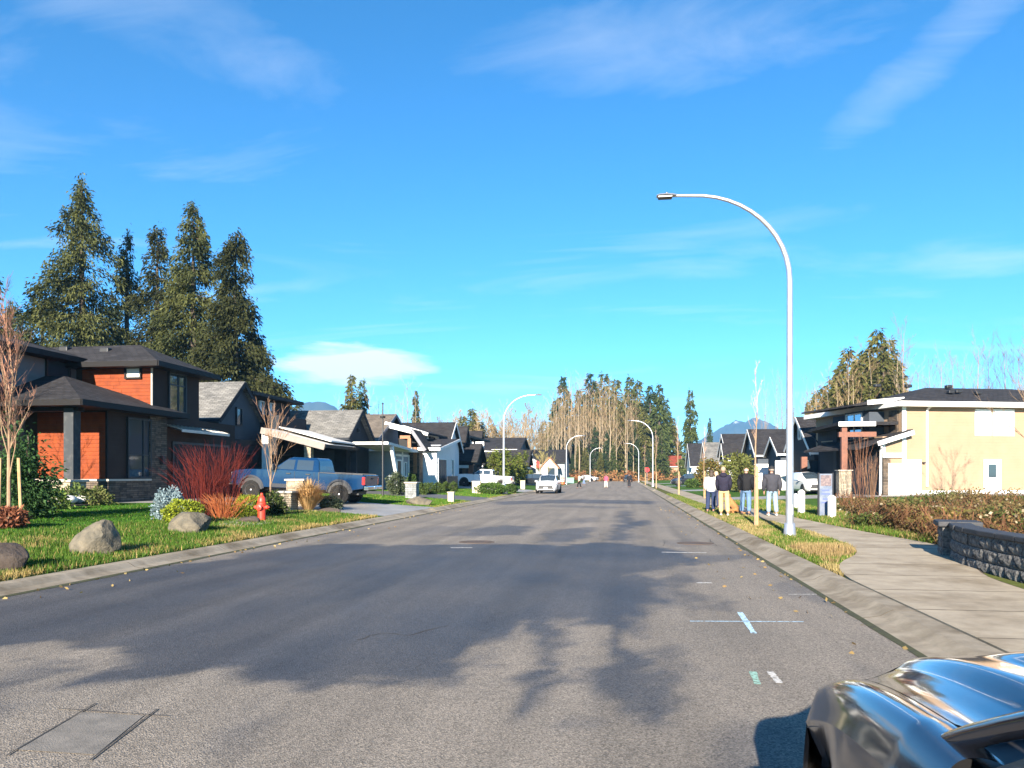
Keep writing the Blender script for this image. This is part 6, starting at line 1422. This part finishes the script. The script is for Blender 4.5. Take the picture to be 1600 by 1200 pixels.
# ================================================================ street and garden things
dm('hydrant_red', (.62, .045, .02), .45, (.50, .04, .02), vs=6); dm('rock', (.17, .145, .105), .92, (.085, .078, .062), vs=4.2, vd=8, bump=.05, bs=9, coord='obj', spec=.2); dm('rock_dark', (.06, .042, .032), .9, (.06, .045, .035), vs=4, bump=.03, bs=12, coord='obj')
hy = thing('fire_hydrant', 'red fire hydrant standing in the gravel bed', 'fire hydrant', atX(409, -10.55))
MB().lathe([(.16, -.05), (.16, .03), (.115, .05), (.115, .50), (.14, .51), (.14, .56), (.115, .57), (.12, .60), (.10, .70), (.055, .77), (.03, .78)], n=20).build('barrel', 'hydrant_red', hy, True)
MB().lathe([(.035, .78), (.035, .84), (.03, .85)], n=6).build('cap_nut', 'hydrant_red', hy)
for an in (0, math.pi, -math.pi / 2):
    r_ = .085 if an < 0 else .06; b = MB(); b.lathe([(r_ * .8, .09), (r_ * .8, .15), (r_, .155), (r_, .20), (r_ * .4, .21), (r_ * .4, .24)], axis='x', n=12); o = b.build('outlet', 'hydrant_red', hy, True); o.rotation_euler = (0, 0, an); o.location = (0, 0, .43)
def boulder(label, loc, size, seed, m='rock', rz=0, flat=None, lean=0):
    r = random.Random(seed); bm = bmesh.new(); bmesh.ops.create_icosphere(bm, subdivisions=4, radius=1)
    pl_ = [(Vector((r.uniform(-1, 1), r.uniform(-1, 1), r.uniform(-.5, 1))).normalized(), r.uniform(.62, .88)) for _ in range(13)]
    if flat: pl_.append((Vector((0, 0, 1)), flat))
    for v in bm.verts:
        for n_, d_ in pl_:
            q = v.co.dot(n_) - d_
            if q > 0: v.co -= n_ * q * .92
        k = .03 * math.sin(v.co.x * 9 + seed) * math.cos(v.co.y * 8) + .02 * math.sin(v.co.z * 17 + v.co.x * 13); v.co *= 1 + k
        v.co.x += lean * v.co.z
        v.co = Vector((v.co.x * size[0], v.co.y * size[1], v.co.z * size[2]))
    me = bpy.data.meshes.new('boulder'); bm.to_mesh(me); bm.free(); me.polygons.foreach_set('use_smooth', [True] * len(me.polygons)); me.set_sharp_from_angle(angle=R(25))
    o = link('boulder', me, m); o.location = Vector(loc) + Vector((0, 0, size[2] * .45)); o.rotation_euler = (0, 0, rz); return tag(o, label, 'boulder')
boulder('pointed grey boulder in the rough grass by the kerb', atX(150, -9.55), (.44, .38, .44), 3, lean=.30)
boulder('flat topped tan boulder beside the golden globe shrub', atX(297, -10.35), (.57, .46, .44), 8, flat=.66)
boulder('dark brown boulder half hidden in dry grass by the kerb', atX(8, -9.35), (.40, .36, .34), 11, 'rock_dark')
boulder('low dark rock in the gravel beside the hydrant', atX(389, -10.6), (.42, .30, .16), 12, 'rock_dark')
boulder('low grey rock below the tawny grass clump', atX(512, -10.6), (.50, .30, .14), 13, 'rock_dark')
boulder('long low rock at the edge of the driveway lawn', (*tuple(onX(655, -9.7))[:2], gz(-9.7)), (.75, .35, .28), 14, 'rock')
c = atX(372, -11.7); blob('planting_bed', c, 2.0, 2.0, 'soil', .016, label='mulched planting bed round the hydrant', seed=2)
r = np.random.default_rng(31); n = 1500; a = r.random(n) * 6.28; q = r.random(n) ** .5; cg = atX(392, -10.55); x = cg[0] + .55 * q * np.cos(a); y = cg[1] + 1.5 * q * np.sin(a)
def pebbles(name, label, x, y, sz, c0, c1, seed):
    r = np.random.default_rng(seed); n = len(x); z = np.array([gz(v) for v in x]) + .02; s = sz * (.5 + r.random((n, 1))); B_ = np.array([(1, 0, 0), (0, 1, 0), (-1, 0, 0), (0, -1, 0), (0, 0, .8)]); an = r.random(n) * 6.28
    V = np.zeros((n, 5, 3)); cs, sn = np.cos(an)[:, None], np.sin(an)[:, None]; V[:, :, 0] = x[:, None] + s * (B_[:, 0] * cs - B_[:, 1] * sn); V[:, :, 1] = y[:, None] + s * (B_[:, 0] * sn + B_[:, 1] * cs); V[:, :, 2] = z[:, None] + s * B_[:, 2]
    Fq = np.array([(0, 1, 4), (1, 2, 4), (2, 3, 4), (3, 0, 4)]); Fc = (np.arange(n)[:, None, None] * 5 + Fq).reshape(-1, 3); t = r.random((n, 1)); C = np.repeat(np.array(c0) * (1 - t) + np.array(c1) * t, 5, 0)
    return tag(fast(name, V.reshape(-1, 3), Fc, 'twig', None, C), label, None, None, 'stuff')
pebbles('gravel', 'pale gravel edging the hydrant bed', x, y, .035, (.34, .29, .22), (.58, .52, .43), 3)
# stepped stone pillar pair by the pickup, grey mailbox pillar
def pillar(label, loc, w_, h, m, capm='ledge', name='stone_pillar'):
    t = thing(name, label, 'pillar', loc); MB().box(-w_ / 2, w_ / 2, -w_ / 2, w_ / 2, -.15, h).build('shaft', m, t, bevel=.01); MB().box(-w_ / 2 - .06, w_ / 2 + .06, -w_ / 2 - .06, w_ / 2 + .06, h + .002, h + .075).build('cap', capm, t, bevel=.012); return t
pillar('short pale stone pillar beside the tawny grass', atX(448, -12.2), .62, .62, 'stone_pale'); pillar('taller pale stone pillar just behind the short one', atX(466, -12.9), .70, 1.0, 'stone_pale')
dm('stone_grey', (.30, .31, .31), .85, (.20, .21, .21), vs=6, pat=('stone', .25, .1, .7, 1.15, .008), bump=.01, bs=30)
pillar('grey stone mailbox pillar on the second lawn', (*tuple(onX(644, -11.6))[:2], gz(-11.6)), .62, .85, 'stone_grey')
dm('cabinet', (.56, .48, .34), .6, (.50, .43, .30), vs=4); dm('cabinet_green', (.12, .30, .20), .55)
def cabinet(label, loc, w_, d_, h, m, name='utility_cabinet'):
    t = thing(name, label, 'utility box', loc); MB().box(-w_ / 2, w_ / 2, -d_ / 2, d_ / 2, -.05, h).build('case', m, t, bevel=.02); MB().box(-w_ / 2 - .03, w_ / 2 + .03, -d_ / 2 - .03, d_ / 2 + .03, h + .002, h + .06).build('lid', m, t, bevel=.015); MB().box(-w_ * .35, w_ * .35, -d_ / 2 - .012, -d_ / 2 - .001, h * .15, h * .8).build('door', m, t); return t
p = onX(745, -10.8); cabinet('tall beige utility cabinet before the white pickup', (p.x, p.y, gz(-10.8)), .62, .5, .85, 'cabinet')
p = onX(705, -9.2); cabinet('low beige utility pedestal on the lawn by the kerb', (p.x, p.y, gz(-9.2)), .32, .3, .50, 'cabinet')
p = onX(817, -10.0); cabinet('small beige utility pedestal before the hedging cedars', (p.x, p.y, gz(-10)), .45, .4, .8, 'cabinet')
p = onX(891, -9.6); cabinet('green utility box beside the distant left street lamp', (p.x, p.y, gz(-9.6)), 1.4, 1.0, .9, 'cabinet_green')
dm('orange', (.75, .12, .04), .6)
p = onX(879, -9.6); t = thing('traffic_barrel', 'orange traffic barrel with pale bands near the green utility box', 'barrel', (p.x, p.y, gz(-9.6))); MB().lathe([(.38, -.02), (.36, .1), (.30, .12), (.27, .95), (.2, 1.02)], n=16).build('drum', 'orange', t, True)
for z in (.4, .7): MB().lathe([(.305 - z * .03, z), (.300 - z * .03, z + .12)], n=16).build('band', 'white', t)
# flagpole-like dark pole before the grey house
p = onX(598, -13.4); t = thing('garden_pole', 'tall thin black pole standing before the grey board and batten house', 'pole', (p.x, p.y, gz(-13.4))); MB().tube([(0, 0, -.1), (0, 0, Hat(630, p.y + 1.5))], [.05, .035], 8).build('shaft', 'black', t); MB().lathe([(.14, Hat(653, p.y + 1.5)), (.16, Hat(653, p.y + 1.5) + .1)], n=10).build('collar', 'black', t); MB().lathe([(.07, Hat(631, p.y + 1.5)), (.03, Hat(629, p.y + 1.5))], n=10).build('finial', 'black', t)
# flag on the far left house
dm('flag_red', (.62, .02, .025), .7); dm('flag_white', (.8, .78, .76), .7)
p = W(833, 722, 128); t = thing('flag', 'red and white flag hanging by the hedge', 'flag', (p.x, p.y, 0)); MB().tube([(-.9, 0, .2), (-.9, 0, p.z + 1.2)], .04, 8).build('pole', 'white', t)
for x0, x1, m in ((-.86, -.3, 'flag_red'), (-.3, .5, 'flag_white'), (.5, 1.05, 'flag_red')):
    b = MB(); n = 6
    for i in range(n):
        u0, u1 = x0 + (x1 - x0) * i / n, x0 + (x1 - x0) * (i + 1) / n; f_ = lambda u: (u, .12 * math.sin(u * 5), p.z + .9 - .45 * (u + .86)); g_ = lambda u: (u, .12 * math.sin(u * 5 + .4), p.z - .5 - .45 * (u + .86)); b.quad(f_(u0), f_(u1), g_(u1), g_(u0))
    b.build('cloth', m, t)
# stop sign far along the right kerb
p = G(1011, 757, .1); t = thing('stop_sign', 'small red stop sign far along the right kerb', 'sign', (p.x, p.y, .1)); MB().tube([(0, 0, -.1), (0, 0, 2.6)], .035, 6).build('post', 'steel', t)
MB().prism([(.4 * math.cos(R(22.5 + 45 * i)), 2.3 + .4 * math.sin(R(22.5 + 45 * i))) for i in range(8)], 'y', -.06, -.04).build('plate', 'flag_red', t)
# sign boards, marker posts on the lot
dm('board_blue', (.11, .14, .20), .6, (.19, .21, .25), vs=5); dm('board_photo', (.10, .08, .09), .6, (.24, .18, .17), vs=14); dm('print_ink', (.10, .13, .32), .7)
p = G(1290, 808, .14); t = thing('sign_board', 'tall narrow grey sale sign leaning on the lot beside a white post', 'sign', (p.x, p.y, gz(p.x)), R(18))
hS_ = 1.52
MB().box(-.24, .24, -.02, .02, .06, hS_).build('panel', 'board_blue', t, bevel=.006); MB().box(-.20, .20, -.027, -.021, hS_ - .42, hS_ - .05).build('photo', 'board_photo', t); MB().box(-.29, -.243, -.03, .03, -.1, hS_ + .03).build('post', 'trim_grey', t); MB().box(.243, .28, -.03, .03, -.1, hS_ + .03).build('post', 'trim_grey', t)
for z, w0, w1 in ((.92, -.15, .12), (.80, -.16, .16), (.62, -.12, .14), (.50, -.16, .05)): MB().box(w0, w1, -.027, -.021, z, z + .055).build('print', 'print_ink', t)
p2 = G(1296, 809, .14)
def marker(label, loc, h, w_): t = thing('marker_post', label, 'post', loc, R(10)); MB().box(-w_ / 2, w_ / 2, -w_ / 2, w_ / 2, -.1, h).build('shaft', 'white', t, bevel=.01); MB().prism([(-w_ / 2, h + .001), (w_ / 2, h + .001), (0, h + w_ * .4)], 'y', -w_ / 2, w_ / 2).build('cap', 'white', t)
marker('white post close beside the tall narrow sign', (p2.x, p2.y - .3, gz(p2.x)), .72, .2); p = G(1252, 803, .12); marker('white post between the street lamp and the tall narrow sign', (p.x, p.y, gz(p.x)), .85, .2); p = G(1243, 796, .12); marker('shorter white post half hidden behind the street lamp', (p.x, p.y, gz(p.x)), .6, .19)
# covered sacks on the porch bed
t = thing('sack', 'pair of pale plastic sacks lying before the porch pedestal', 'sack', atX(116, -18.4))
for dx in (-.36, .36): MB().ell((0, dx, .24), (.32, .36, .17), 16, 10, .03).build('bag', 'offwhite', t, True)
t2 = MB().box(-.4, .4, -.85, .85, -.05, .09).build('pallet', 'rock_dark', t, bevel=.02)
t = thing('gate_fence', 'low black panel fence between the farmhouse and the white pickup', 'fence', (0, 0, 0))
q0, q1 = onX(699, -14.0), onX(715, -14.0)
for i in range(8): y0 = q0.y + (q1.y - q0.y) * i / 8; MB().box(-14.03, -13.97, y0 + .01, y0 + (q1.y - q0.y) / 8 - .01, .4, 1.5).build('board', 'door_dark', t)
MB().box(-14.06, -14.032, q0.y, q1.y, 1.3, 1.4).build('rail', 'door_dark', t)
# fallen leaves and litter along the kerbs
r = np.random.default_rng(44); n = 260; y = r.uniform(6, 40, n); x = np.where(r.random(n) < .5, XR - .06 - r.random(n) ** 3 * 1.2, XL + .06 + r.random(n) ** 3 * 1.2); P = np.stack([x, y, .012 + 0 * x], 1); D = r.normal(size=(n, 3)); D[:, 2] *= .15; V, Fc = sprays(P, D, .07, .045, r)
tag(fast('fallen_leaves', V, Fc, 'leaf', None, shade(r, n, (.20, .12, .05), (.40, .30, .12))), 'scattered dead leaves along the gutters', None, None, 'stuff')
# ================================================================ people
dm('skin', (.36, .19, .13), .6); dm('shoe', (.03, .028, .028), .6); dm('shoe_pale', (.5, .48, .45), .6)
SKINNED = []
def skin_mesh(name, verts, edges, m, parent, sub=1):
    me = bpy.data.meshes.new(name); me.from_pydata([v[0] for v in verts], edges, []); me.update(); o = bpy.data.objects.new(name, me); COL.objects.link(o)
    md = o.modifiers.new('s', 'SKIN'); md.use_smooth_shade = True
    for i, v in enumerate(verts): me.skin_vertices[0].data[i].radius = v[1] if hasattr(v[1], '__len__') else (v[1], v[1])
    me.skin_vertices[0].data[0].use_root = True
    sd = o.modifiers.new('d', 'SUBSURF'); sd.levels = sd.render_levels = sub
    o.parent = parent; me.materials.append(M[m] if isinstance(m, str) else m); SKINNED.append(o)
    return o
def person(label, loc, rz, H=1.75, jacket=(.02, .02, .02), pants=(.2, .2, .2), hair=(.03, .02, .015), long=False, hood=False, cap=None, bald=False, stride=0.0, arms=(0, 0), bulk=1.0, shoe='shoe', long_hair=False, group=None, armout=.0, tilt=0.0):
    t = thing('person', label, 'person', loc, rz, group); k = H / 1.75; t.scale = (k,) * 3; t.rotation_euler = (0, R(tilt), rz)
    mj = mat('cloth_jacket', jacket, .85, tuple(q * .75 for q in jacket), vs=6, bump=.01, bs=14, coord='obj', spec=.2); mp_ = mat('cloth_pants', pants, .85, tuple(q * .7 for q in pants), vs=7, bump=.008, bs=16, coord='obj', spec=.2); mh = mat('hair', hair, .7)
    hx = .10
    def leg(s): f = stride * s; return (Vector((s * hx, .0, .92)), Vector((s * (hx + .01), f * .5 + .03, .50)), Vector((s * (hx + .015), f - .02, .085)), Vector((s * (hx + .03), f + .16, .035)))
    def arm(s):
        sw = arms[0 if s < 0 else 1]; sh = Vector((s * .172 * bulk, 0, 1.40)); el = sh + Vector((s * (.035 + armout), -.03 + sw * .12, -.29)); wr_ = el + Vector((s * (-.015 - .10 * max(sw - .4, 0) + armout * .3), .05 + sw * .20, -.25 + abs(sw) * .08)); return sh, el, wr_
    v = [((0, 0, .95), .115), ((0, .0, 1.15), .11), ((0, -.01, 1.36), (.13, .10)), ((0, .0, 1.48), .055), ((0, .015, 1.56), .06), ((0, .02, 1.64), (.075, .09)), ((0, .02, 1.715), (.06, .075))]
    e_ = [(0, 1), (1, 2), (2, 3), (3, 4), (4, 5), (5, 6)]
    for s in (-1, 1):
        h, kn, an, to = leg(s); i = len(v); v += [(h, .085), (kn, .058), (an, .042), (to, .035)]; e_ += [(0, i), (i, i + 1), (i + 1, i + 2), (i + 2, i + 3)]
        sh, el, wr_ = arm(s); i = len(v); d = (wr_ - el).normalized(); v += [(sh, .06), (el, .042), (wr_, .027), (wr_ + d * .07, (.035, .018))]; e_ += [(2, i), (i, i + 1), (i + 1, i + 2), (i + 2, i + 3)]
        pi_ = i + 3; side = Vector((0, 1, 0))
        for f_ in range(4):
            o = wr_ + d * .085 + side * (.027 - .018 * f_); L_ = (.07, .078, .074, .058)[f_]; j = len(v); v += [(o + d * L_ * .5, .0085), (o + d * L_ + Vector((-s * .015, .006, 0)), .007)]; e_ += [(pi_, j), (j, j + 1)]
        j = len(v); v += [(wr_ + d * .04 + side * .045, .0095), (wr_ + d * .085 + side * .055, .008)]; e_ += [(i + 2, j), (j, j + 1)]
    body = skin_mesh('body', v, e_, 'skin', t)
    # face details
    b = MB(); b.ell((0, .115, 1.628), (.014, .022, .022), 8, 6)
    for s in (-1, 1): b.ell((s * .083, .015, 1.635), (.012, .025, .034), 8, 6)
    b.build('nose_and_ears', 'skin', body, True)
    for s in (-1, 1): MB().ell((s * .032, .098, 1.652), (.012, .008, .008), 8, 6).build('eye', 'black', body)
    MB().ell((0, .103, 1.583), (.024, .006, .006), 8, 6).build('mouth', 'hydrant_red', body)
    # jacket
    bulk *= 1.10; hem = .72 if long else .79; J = [((0, -.0, hem), (.19 * bulk, .15 * bulk)), ((0, -.005, 1.02), (.175 * bulk, .14 * bulk)), ((0, -.012, 1.2), (.18 * bulk, .14 * bulk)), ((0, -.012, 1.37), (.175 * bulk, .125 * bulk)), ((0, .0, 1.475), .075)]; E = [(0, 1), (1, 2), (2, 3), (3, 4)]
    for s in (-1, 1):
        sh, el, wr_ = arm(s); i = len(J); J += [(sh + Vector((0, 0, -.01)), .088 * bulk), (el, .074 * bulk), (wr_ - (wr_ - el) * .02, .056)]; E += [(3, i), (i, i + 1), (i + 1, i + 2)]
    jk = skin_mesh('jacket', J, E, mj, t)
    if hood: MB().ell((0, -.10, 1.47), (.13, .075, .09), 14, 8, .04).build('hood', mj, jk, True)
    else: MB().lathe([(.085, 1.465), (.083, 1.515), (.07, 1.52)], (0, .0, 0), n=16).build('collar', mj, jk, True)
    P_ = [((0, 0, .96), (.15, .115))]; E = []
    for s in (-1, 1):
        h, kn, an, to = leg(s); i = len(P_); P_ += [(h + Vector((0, 0, -.06)), .112), (kn, .092), (an + Vector((0, 0, .03)), .082)]; E += [(0, i), (i, i + 1), (i + 1, i + 2)]
    skin_mesh('trousers', P_, E, mp_, t)
    for s in (-1, 1):
        h, kn, an, to = leg(s); skin_mesh('shoe', [(an + Vector((0, -.04, -.04)), (.045, .045)), (an + Vector((0, .05, -.045)), (.05, .04)), (to + Vector((0, .02, .005)), (.045, .032))], [(0, 1), (1, 2)], shoe, t)
    if cap: 
        b = MB(); b.ell((0, .01, 1.70), (.094, .108, .085), 18, 10); c_ = b.build('cap', mat('cap_cloth', cap, .8), t, True); MB().ell((0, .13, 1.70), (.07, .07, .008), 14, 6).build('brim', mat('cap_cloth', cap, .8), c_, True); MB().ell((0, -.03, 1.63), (.086, .08, .055), 14, 8).build('hair', mh, t, True)
    elif not bald:
        MB().ell((0, -.008, 1.675), (.092, .106, .10), 18, 12, .03).build('hair', mh, t, True)
        if long_hair: MB().ell((0, -.065, 1.56), (.085, .05, .15), 14, 10, .05).build('hair', mh, t, True)
    else: MB().lathe([(.086, 1.60), (.088, 1.63), (.084, 1.655)], (0, .01, 0), n=16).build('hair', mh, t, True)
    return t
def foot(px, py, z=.12): p = G(px, py, z); return (p.x, p.y, z)
person('person in a white jacket and dark blue jeans with dark hair beside a friend', foot(1110, 801), R(-8), 1.66, (.72, .70, .66), (.030, .045, .10), (.045, .03, .02), False, False, long_hair=True, bulk=1.08, shoe='shoe', arms=(.6, .8), tilt=1.5, stride=.04)
person('person in a pale coat half hidden behind the one in the white jacket', foot(1119, 795), R(25), 1.62, (.70, .60, .54), (.05, .06, .12), (.5, .36, .22), False, False, bulk=1.0, arms=(.5, .5), long_hair=True)
person('person in a navy hooded coat and tan trousers on the pavement', foot(1132, 806), R(-5), 1.76, (.020, .018, .034), (.62, .42, .20), (.30, .22, .15), False, True, bulk=1.06, shoe='shoe_pale', arms=(.7, .55), tilt=-1.5, stride=-.05, armout=-.01)
person('bald person in a black jacket and blue jeans on the pavement', foot(1164.5, 805), R(-22), 1.78, (.013, .013, .015), (.13, .22, .36), (.35, .30, .26), bald=True, bulk=1.08, shoe='shoe', arms=(.15, .75), tilt=1, stride=.06)
person('person in a charcoal jacket, dark cap and pale jeans beside the lamp post', foot(1207, 806), R(6), 1.78, (.045, .045, .055), (.26, .36, .46), (.2, .17, .14), cap=(.012, .012, .014), bulk=1.18, shoe='shoe_pale', arms=(.25, -.05), armout=.02, tilt=-1, stride=-.08)
person('distant person in a pink top and pale trousers crossing the road', foot(947, 763, 0), R(170), 1.68, (.70, .08, .14), (.70, .62, .50), (.05, .03, .02), stride=.16, arms=(.5, -.4), long_hair=True)
person('distant person in dark clothes walking near the far dark car', foot(983, 762, 0), R(185), 1.75, (.018, .018, .022), (.02, .02, .025), (.03, .02, .015), stride=.12, arms=(.3, -.3))
person('distant person in a pale top and black trousers stepping off the left kerb', foot(905, 763, 0), R(120), 1.70, (.62, .52, .36), (.012, .012, .014), (.05, .03, .02), stride=.18, arms=(.4, -.4), long_hair=True)
person('distant person in a dark top and blue jeans near the farthest left lamp', foot(912.5, 757.5, 0), R(100), 1.75, (.02, .022, .03), (.16, .24, .40), (.03, .02, .015), stride=.15, arms=(.3, -.3))
# golden dog by the group
dm('fur', (.34, .16, .05), .85, (.24, .11, .035), vs=12, bump=.01, bs=50, coord='obj')
p = foot(1146, 803); t = thing('dog', 'golden dog sitting beside the person in tan trousers', 'dog', p, R(60))
v = [((0, -.16, .16), .11), ((0, -.05, .30), .12), ((0, .10, .46), .125), ((0, .15, .58), .07), ((0, .20, .68), .078), ((0, .30, .67), .045), ((0, .345, .655), .032), ((0, -.27, .08), .04), ((.03, -.42, .05), .035), ((.05, -.55, .06), .018)]
e_ = [(0, 1), (1, 2), (2, 3), (3, 4), (4, 5), (5, 6), (0, 7), (7, 8), (8, 9)]
for s in (-1, 1):
    i = len(v); v += [((s * .08, .13, .34), .055), ((s * .085, .16, .18), .036), ((s * .085, .16, .06), .030), ((s * .085, .21, .025), .030)]; e_ += [(2, i), (i, i + 1), (i + 1, i + 2), (i + 2, i + 3)]
    i = len(v); v += [((s * .12, -.12, .16), .085), ((s * .14, .04, .16), .06), ((s * .14, -.08, .05), .038), ((s * .14, .05, .025), .032)]; e_ += [(0, i), (i, i + 1), (i + 1, i + 2), (i + 2, i + 3)]
bd = skin_mesh('body', v, e_, 'fur', t)
for s in (-1, 1): MB().ell((s * .075, .18, .69), (.02, .035, .065), 8, 6).build('ear', 'fur', bd, True)
MB().ell((0, .375, .665), (.018, .014, .014), 8, 6).build('nose', 'black', bd, True)

dg = bpy.context.evaluated_depsgraph_get(); dg.update()
for o, nm in [(o, bpy.data.meshes.new_from_object(o.evaluated_get(dg))) for o in SKINNED]:
    mt_ = o.data.materials[0]; o.modifiers.clear(); nm.materials.clear(); nm.materials.append(mt_); nm.polygons.foreach_set('use_smooth', [True] * len(nm.polygons)); o.data = nm
# ================================================================ far hills and the air between
dm('hill', (.030, .042, .030), .95, (.055, .065, .05), vs=.006, vd=8, spec=.1)
dm('snow', (.75, .77, .80), .8)
def ridge(label, sky_, D, depth, seed, snow=False):
    px = np.linspace(sky_[0][0], sky_[-1][0], 90); py = np.interp(px, [q[0] for q in sky_], [q[1] for q in sky_]); rows = 26; V = []
    for j in range(rows):
        f = j / (rows - 1)                       # 0 foot in front, .5 crest, 1 foot behind
        for x, y in zip(px, py):
            c = W(x, HY, D); dirv = Vector((c.x, c.y, 0)).normalized(); h = HC + (HY - y) / F * D
            k = 1 - abs(f - .5) * 2; nz = (fbm(np.array([x * .12 + seed]), np.array([f * 9.0 + seed]), seed)[0] - .5)
            z = h * (k ** 1.25) * (1 + (nz * .5 * (1 - k) if k < 1 else 0)) + (fbm(np.array([x * .5]), np.array([f * 30]), seed + 3)[0] - .5) * h * .05 * (0 if k > .99 else 1)
            p_ = c + dirv * (f - .5) * depth; V.append((p_.x, p_.y, max(z, 0) - 2))
    n = len(px); Fc = [(j * n + i, j * n + i + 1, (j + 1) * n + i + 1, (j + 1) * n + i) for j in range(rows - 1) for i in range(n - 1)]
    o = fast('mountain' if snow else 'hills', V, Fc, 'hill', smooth=False)
    return tag(o, label, None, None, 'structure')
def snowhill():
    m = M['hill'].copy(); m.name = 'hill_snow'; t = m.node_tree; n, l = t.nodes, t.links; b = n['Principled BSDF']; old = b.inputs['Base Color'].links[0].from_socket
    g = n.new('ShaderNodeNewGeometry'); sp = n.new('ShaderNodeSeparateXYZ'); l.new(g.outputs['Position'], sp.inputs[0]); ns = n.new('ShaderNodeTexNoise'); ns.inputs['Scale'].default_value = .012; ns.inputs['Detail'].default_value = 6; l.new(g.outputs['Position'], ns.inputs['Vector'])
    a = n.new('ShaderNodeMath'); a.operation = 'MULTIPLY_ADD'; l.new(ns.outputs['Fac'], a.inputs[0]); a.inputs[1].default_value = 320; l.new(sp.outputs[2], a.inputs[2])
    r_ = n.new('ShaderNodeMapRange'); r_.inputs[1].default_value = 470; r_.inputs[2].default_value = 500; l.new(a.outputs[0], r_.inputs[0])
    mx_ = n.new('ShaderNodeMix'); mx_.data_type = 'RGBA'; l.new(r_.outputs[0], mx_.inputs[0]); l.new(old, mx_.inputs[6]); mx_.inputs[7].default_value = (.6, .62, .66, 1); l.new(mx_.outputs[2], b.inputs['Base Color']); M['hill_snow'] = m
snowhill()
mt = ridge('blue distant mountain with snow near its twin summit', [(1060, 712), (1085, 690), (1108, 676), (1122, 666), (1140, 658), (1151, 652), (1158, 655), (1165, 656), (1174, 650), (1180, 647), (1190, 652), (1204, 658), (1218, 666), (1240, 676), (1275, 700), (1300, 716)], 4000, 2200, 5, True)
mt.data.materials.clear(); mt.data.materials.append(M['hill_snow'])
ridge('blue distant hills above the left roofs', [(330, 700), (370, 660), (410, 632), (428, 626), (440, 624), (452, 632), (462, 628), (480, 623), (500, 622), (518, 626), (535, 640), (570, 660), (640, 690), (700, 715)], 3200, 1600, 9)
hz = MB().box(-4200, 4200, -40, 5600, -1.2, 372).build('haze', None); tag(hz, 'thin blue winter haze', None, None, 'stuff')
hm = bpy.data.materials.new('haze'); hm.use_nodes = True; n, l = hm.node_tree.nodes, hm.node_tree.links; n.clear(); pv = n.new('ShaderNodeVolumePrincipled'); pv.inputs['Density'].default_value = .00016; pv.inputs['Color'].default_value = (.25, .58, 1, 1); pv.inputs['Anisotropy'].default_value = .0; ot = n.new('ShaderNodeOutputMaterial'); l.new(pv.outputs[0], ot.inputs['Volume']); hz.data.materials.append(hm)
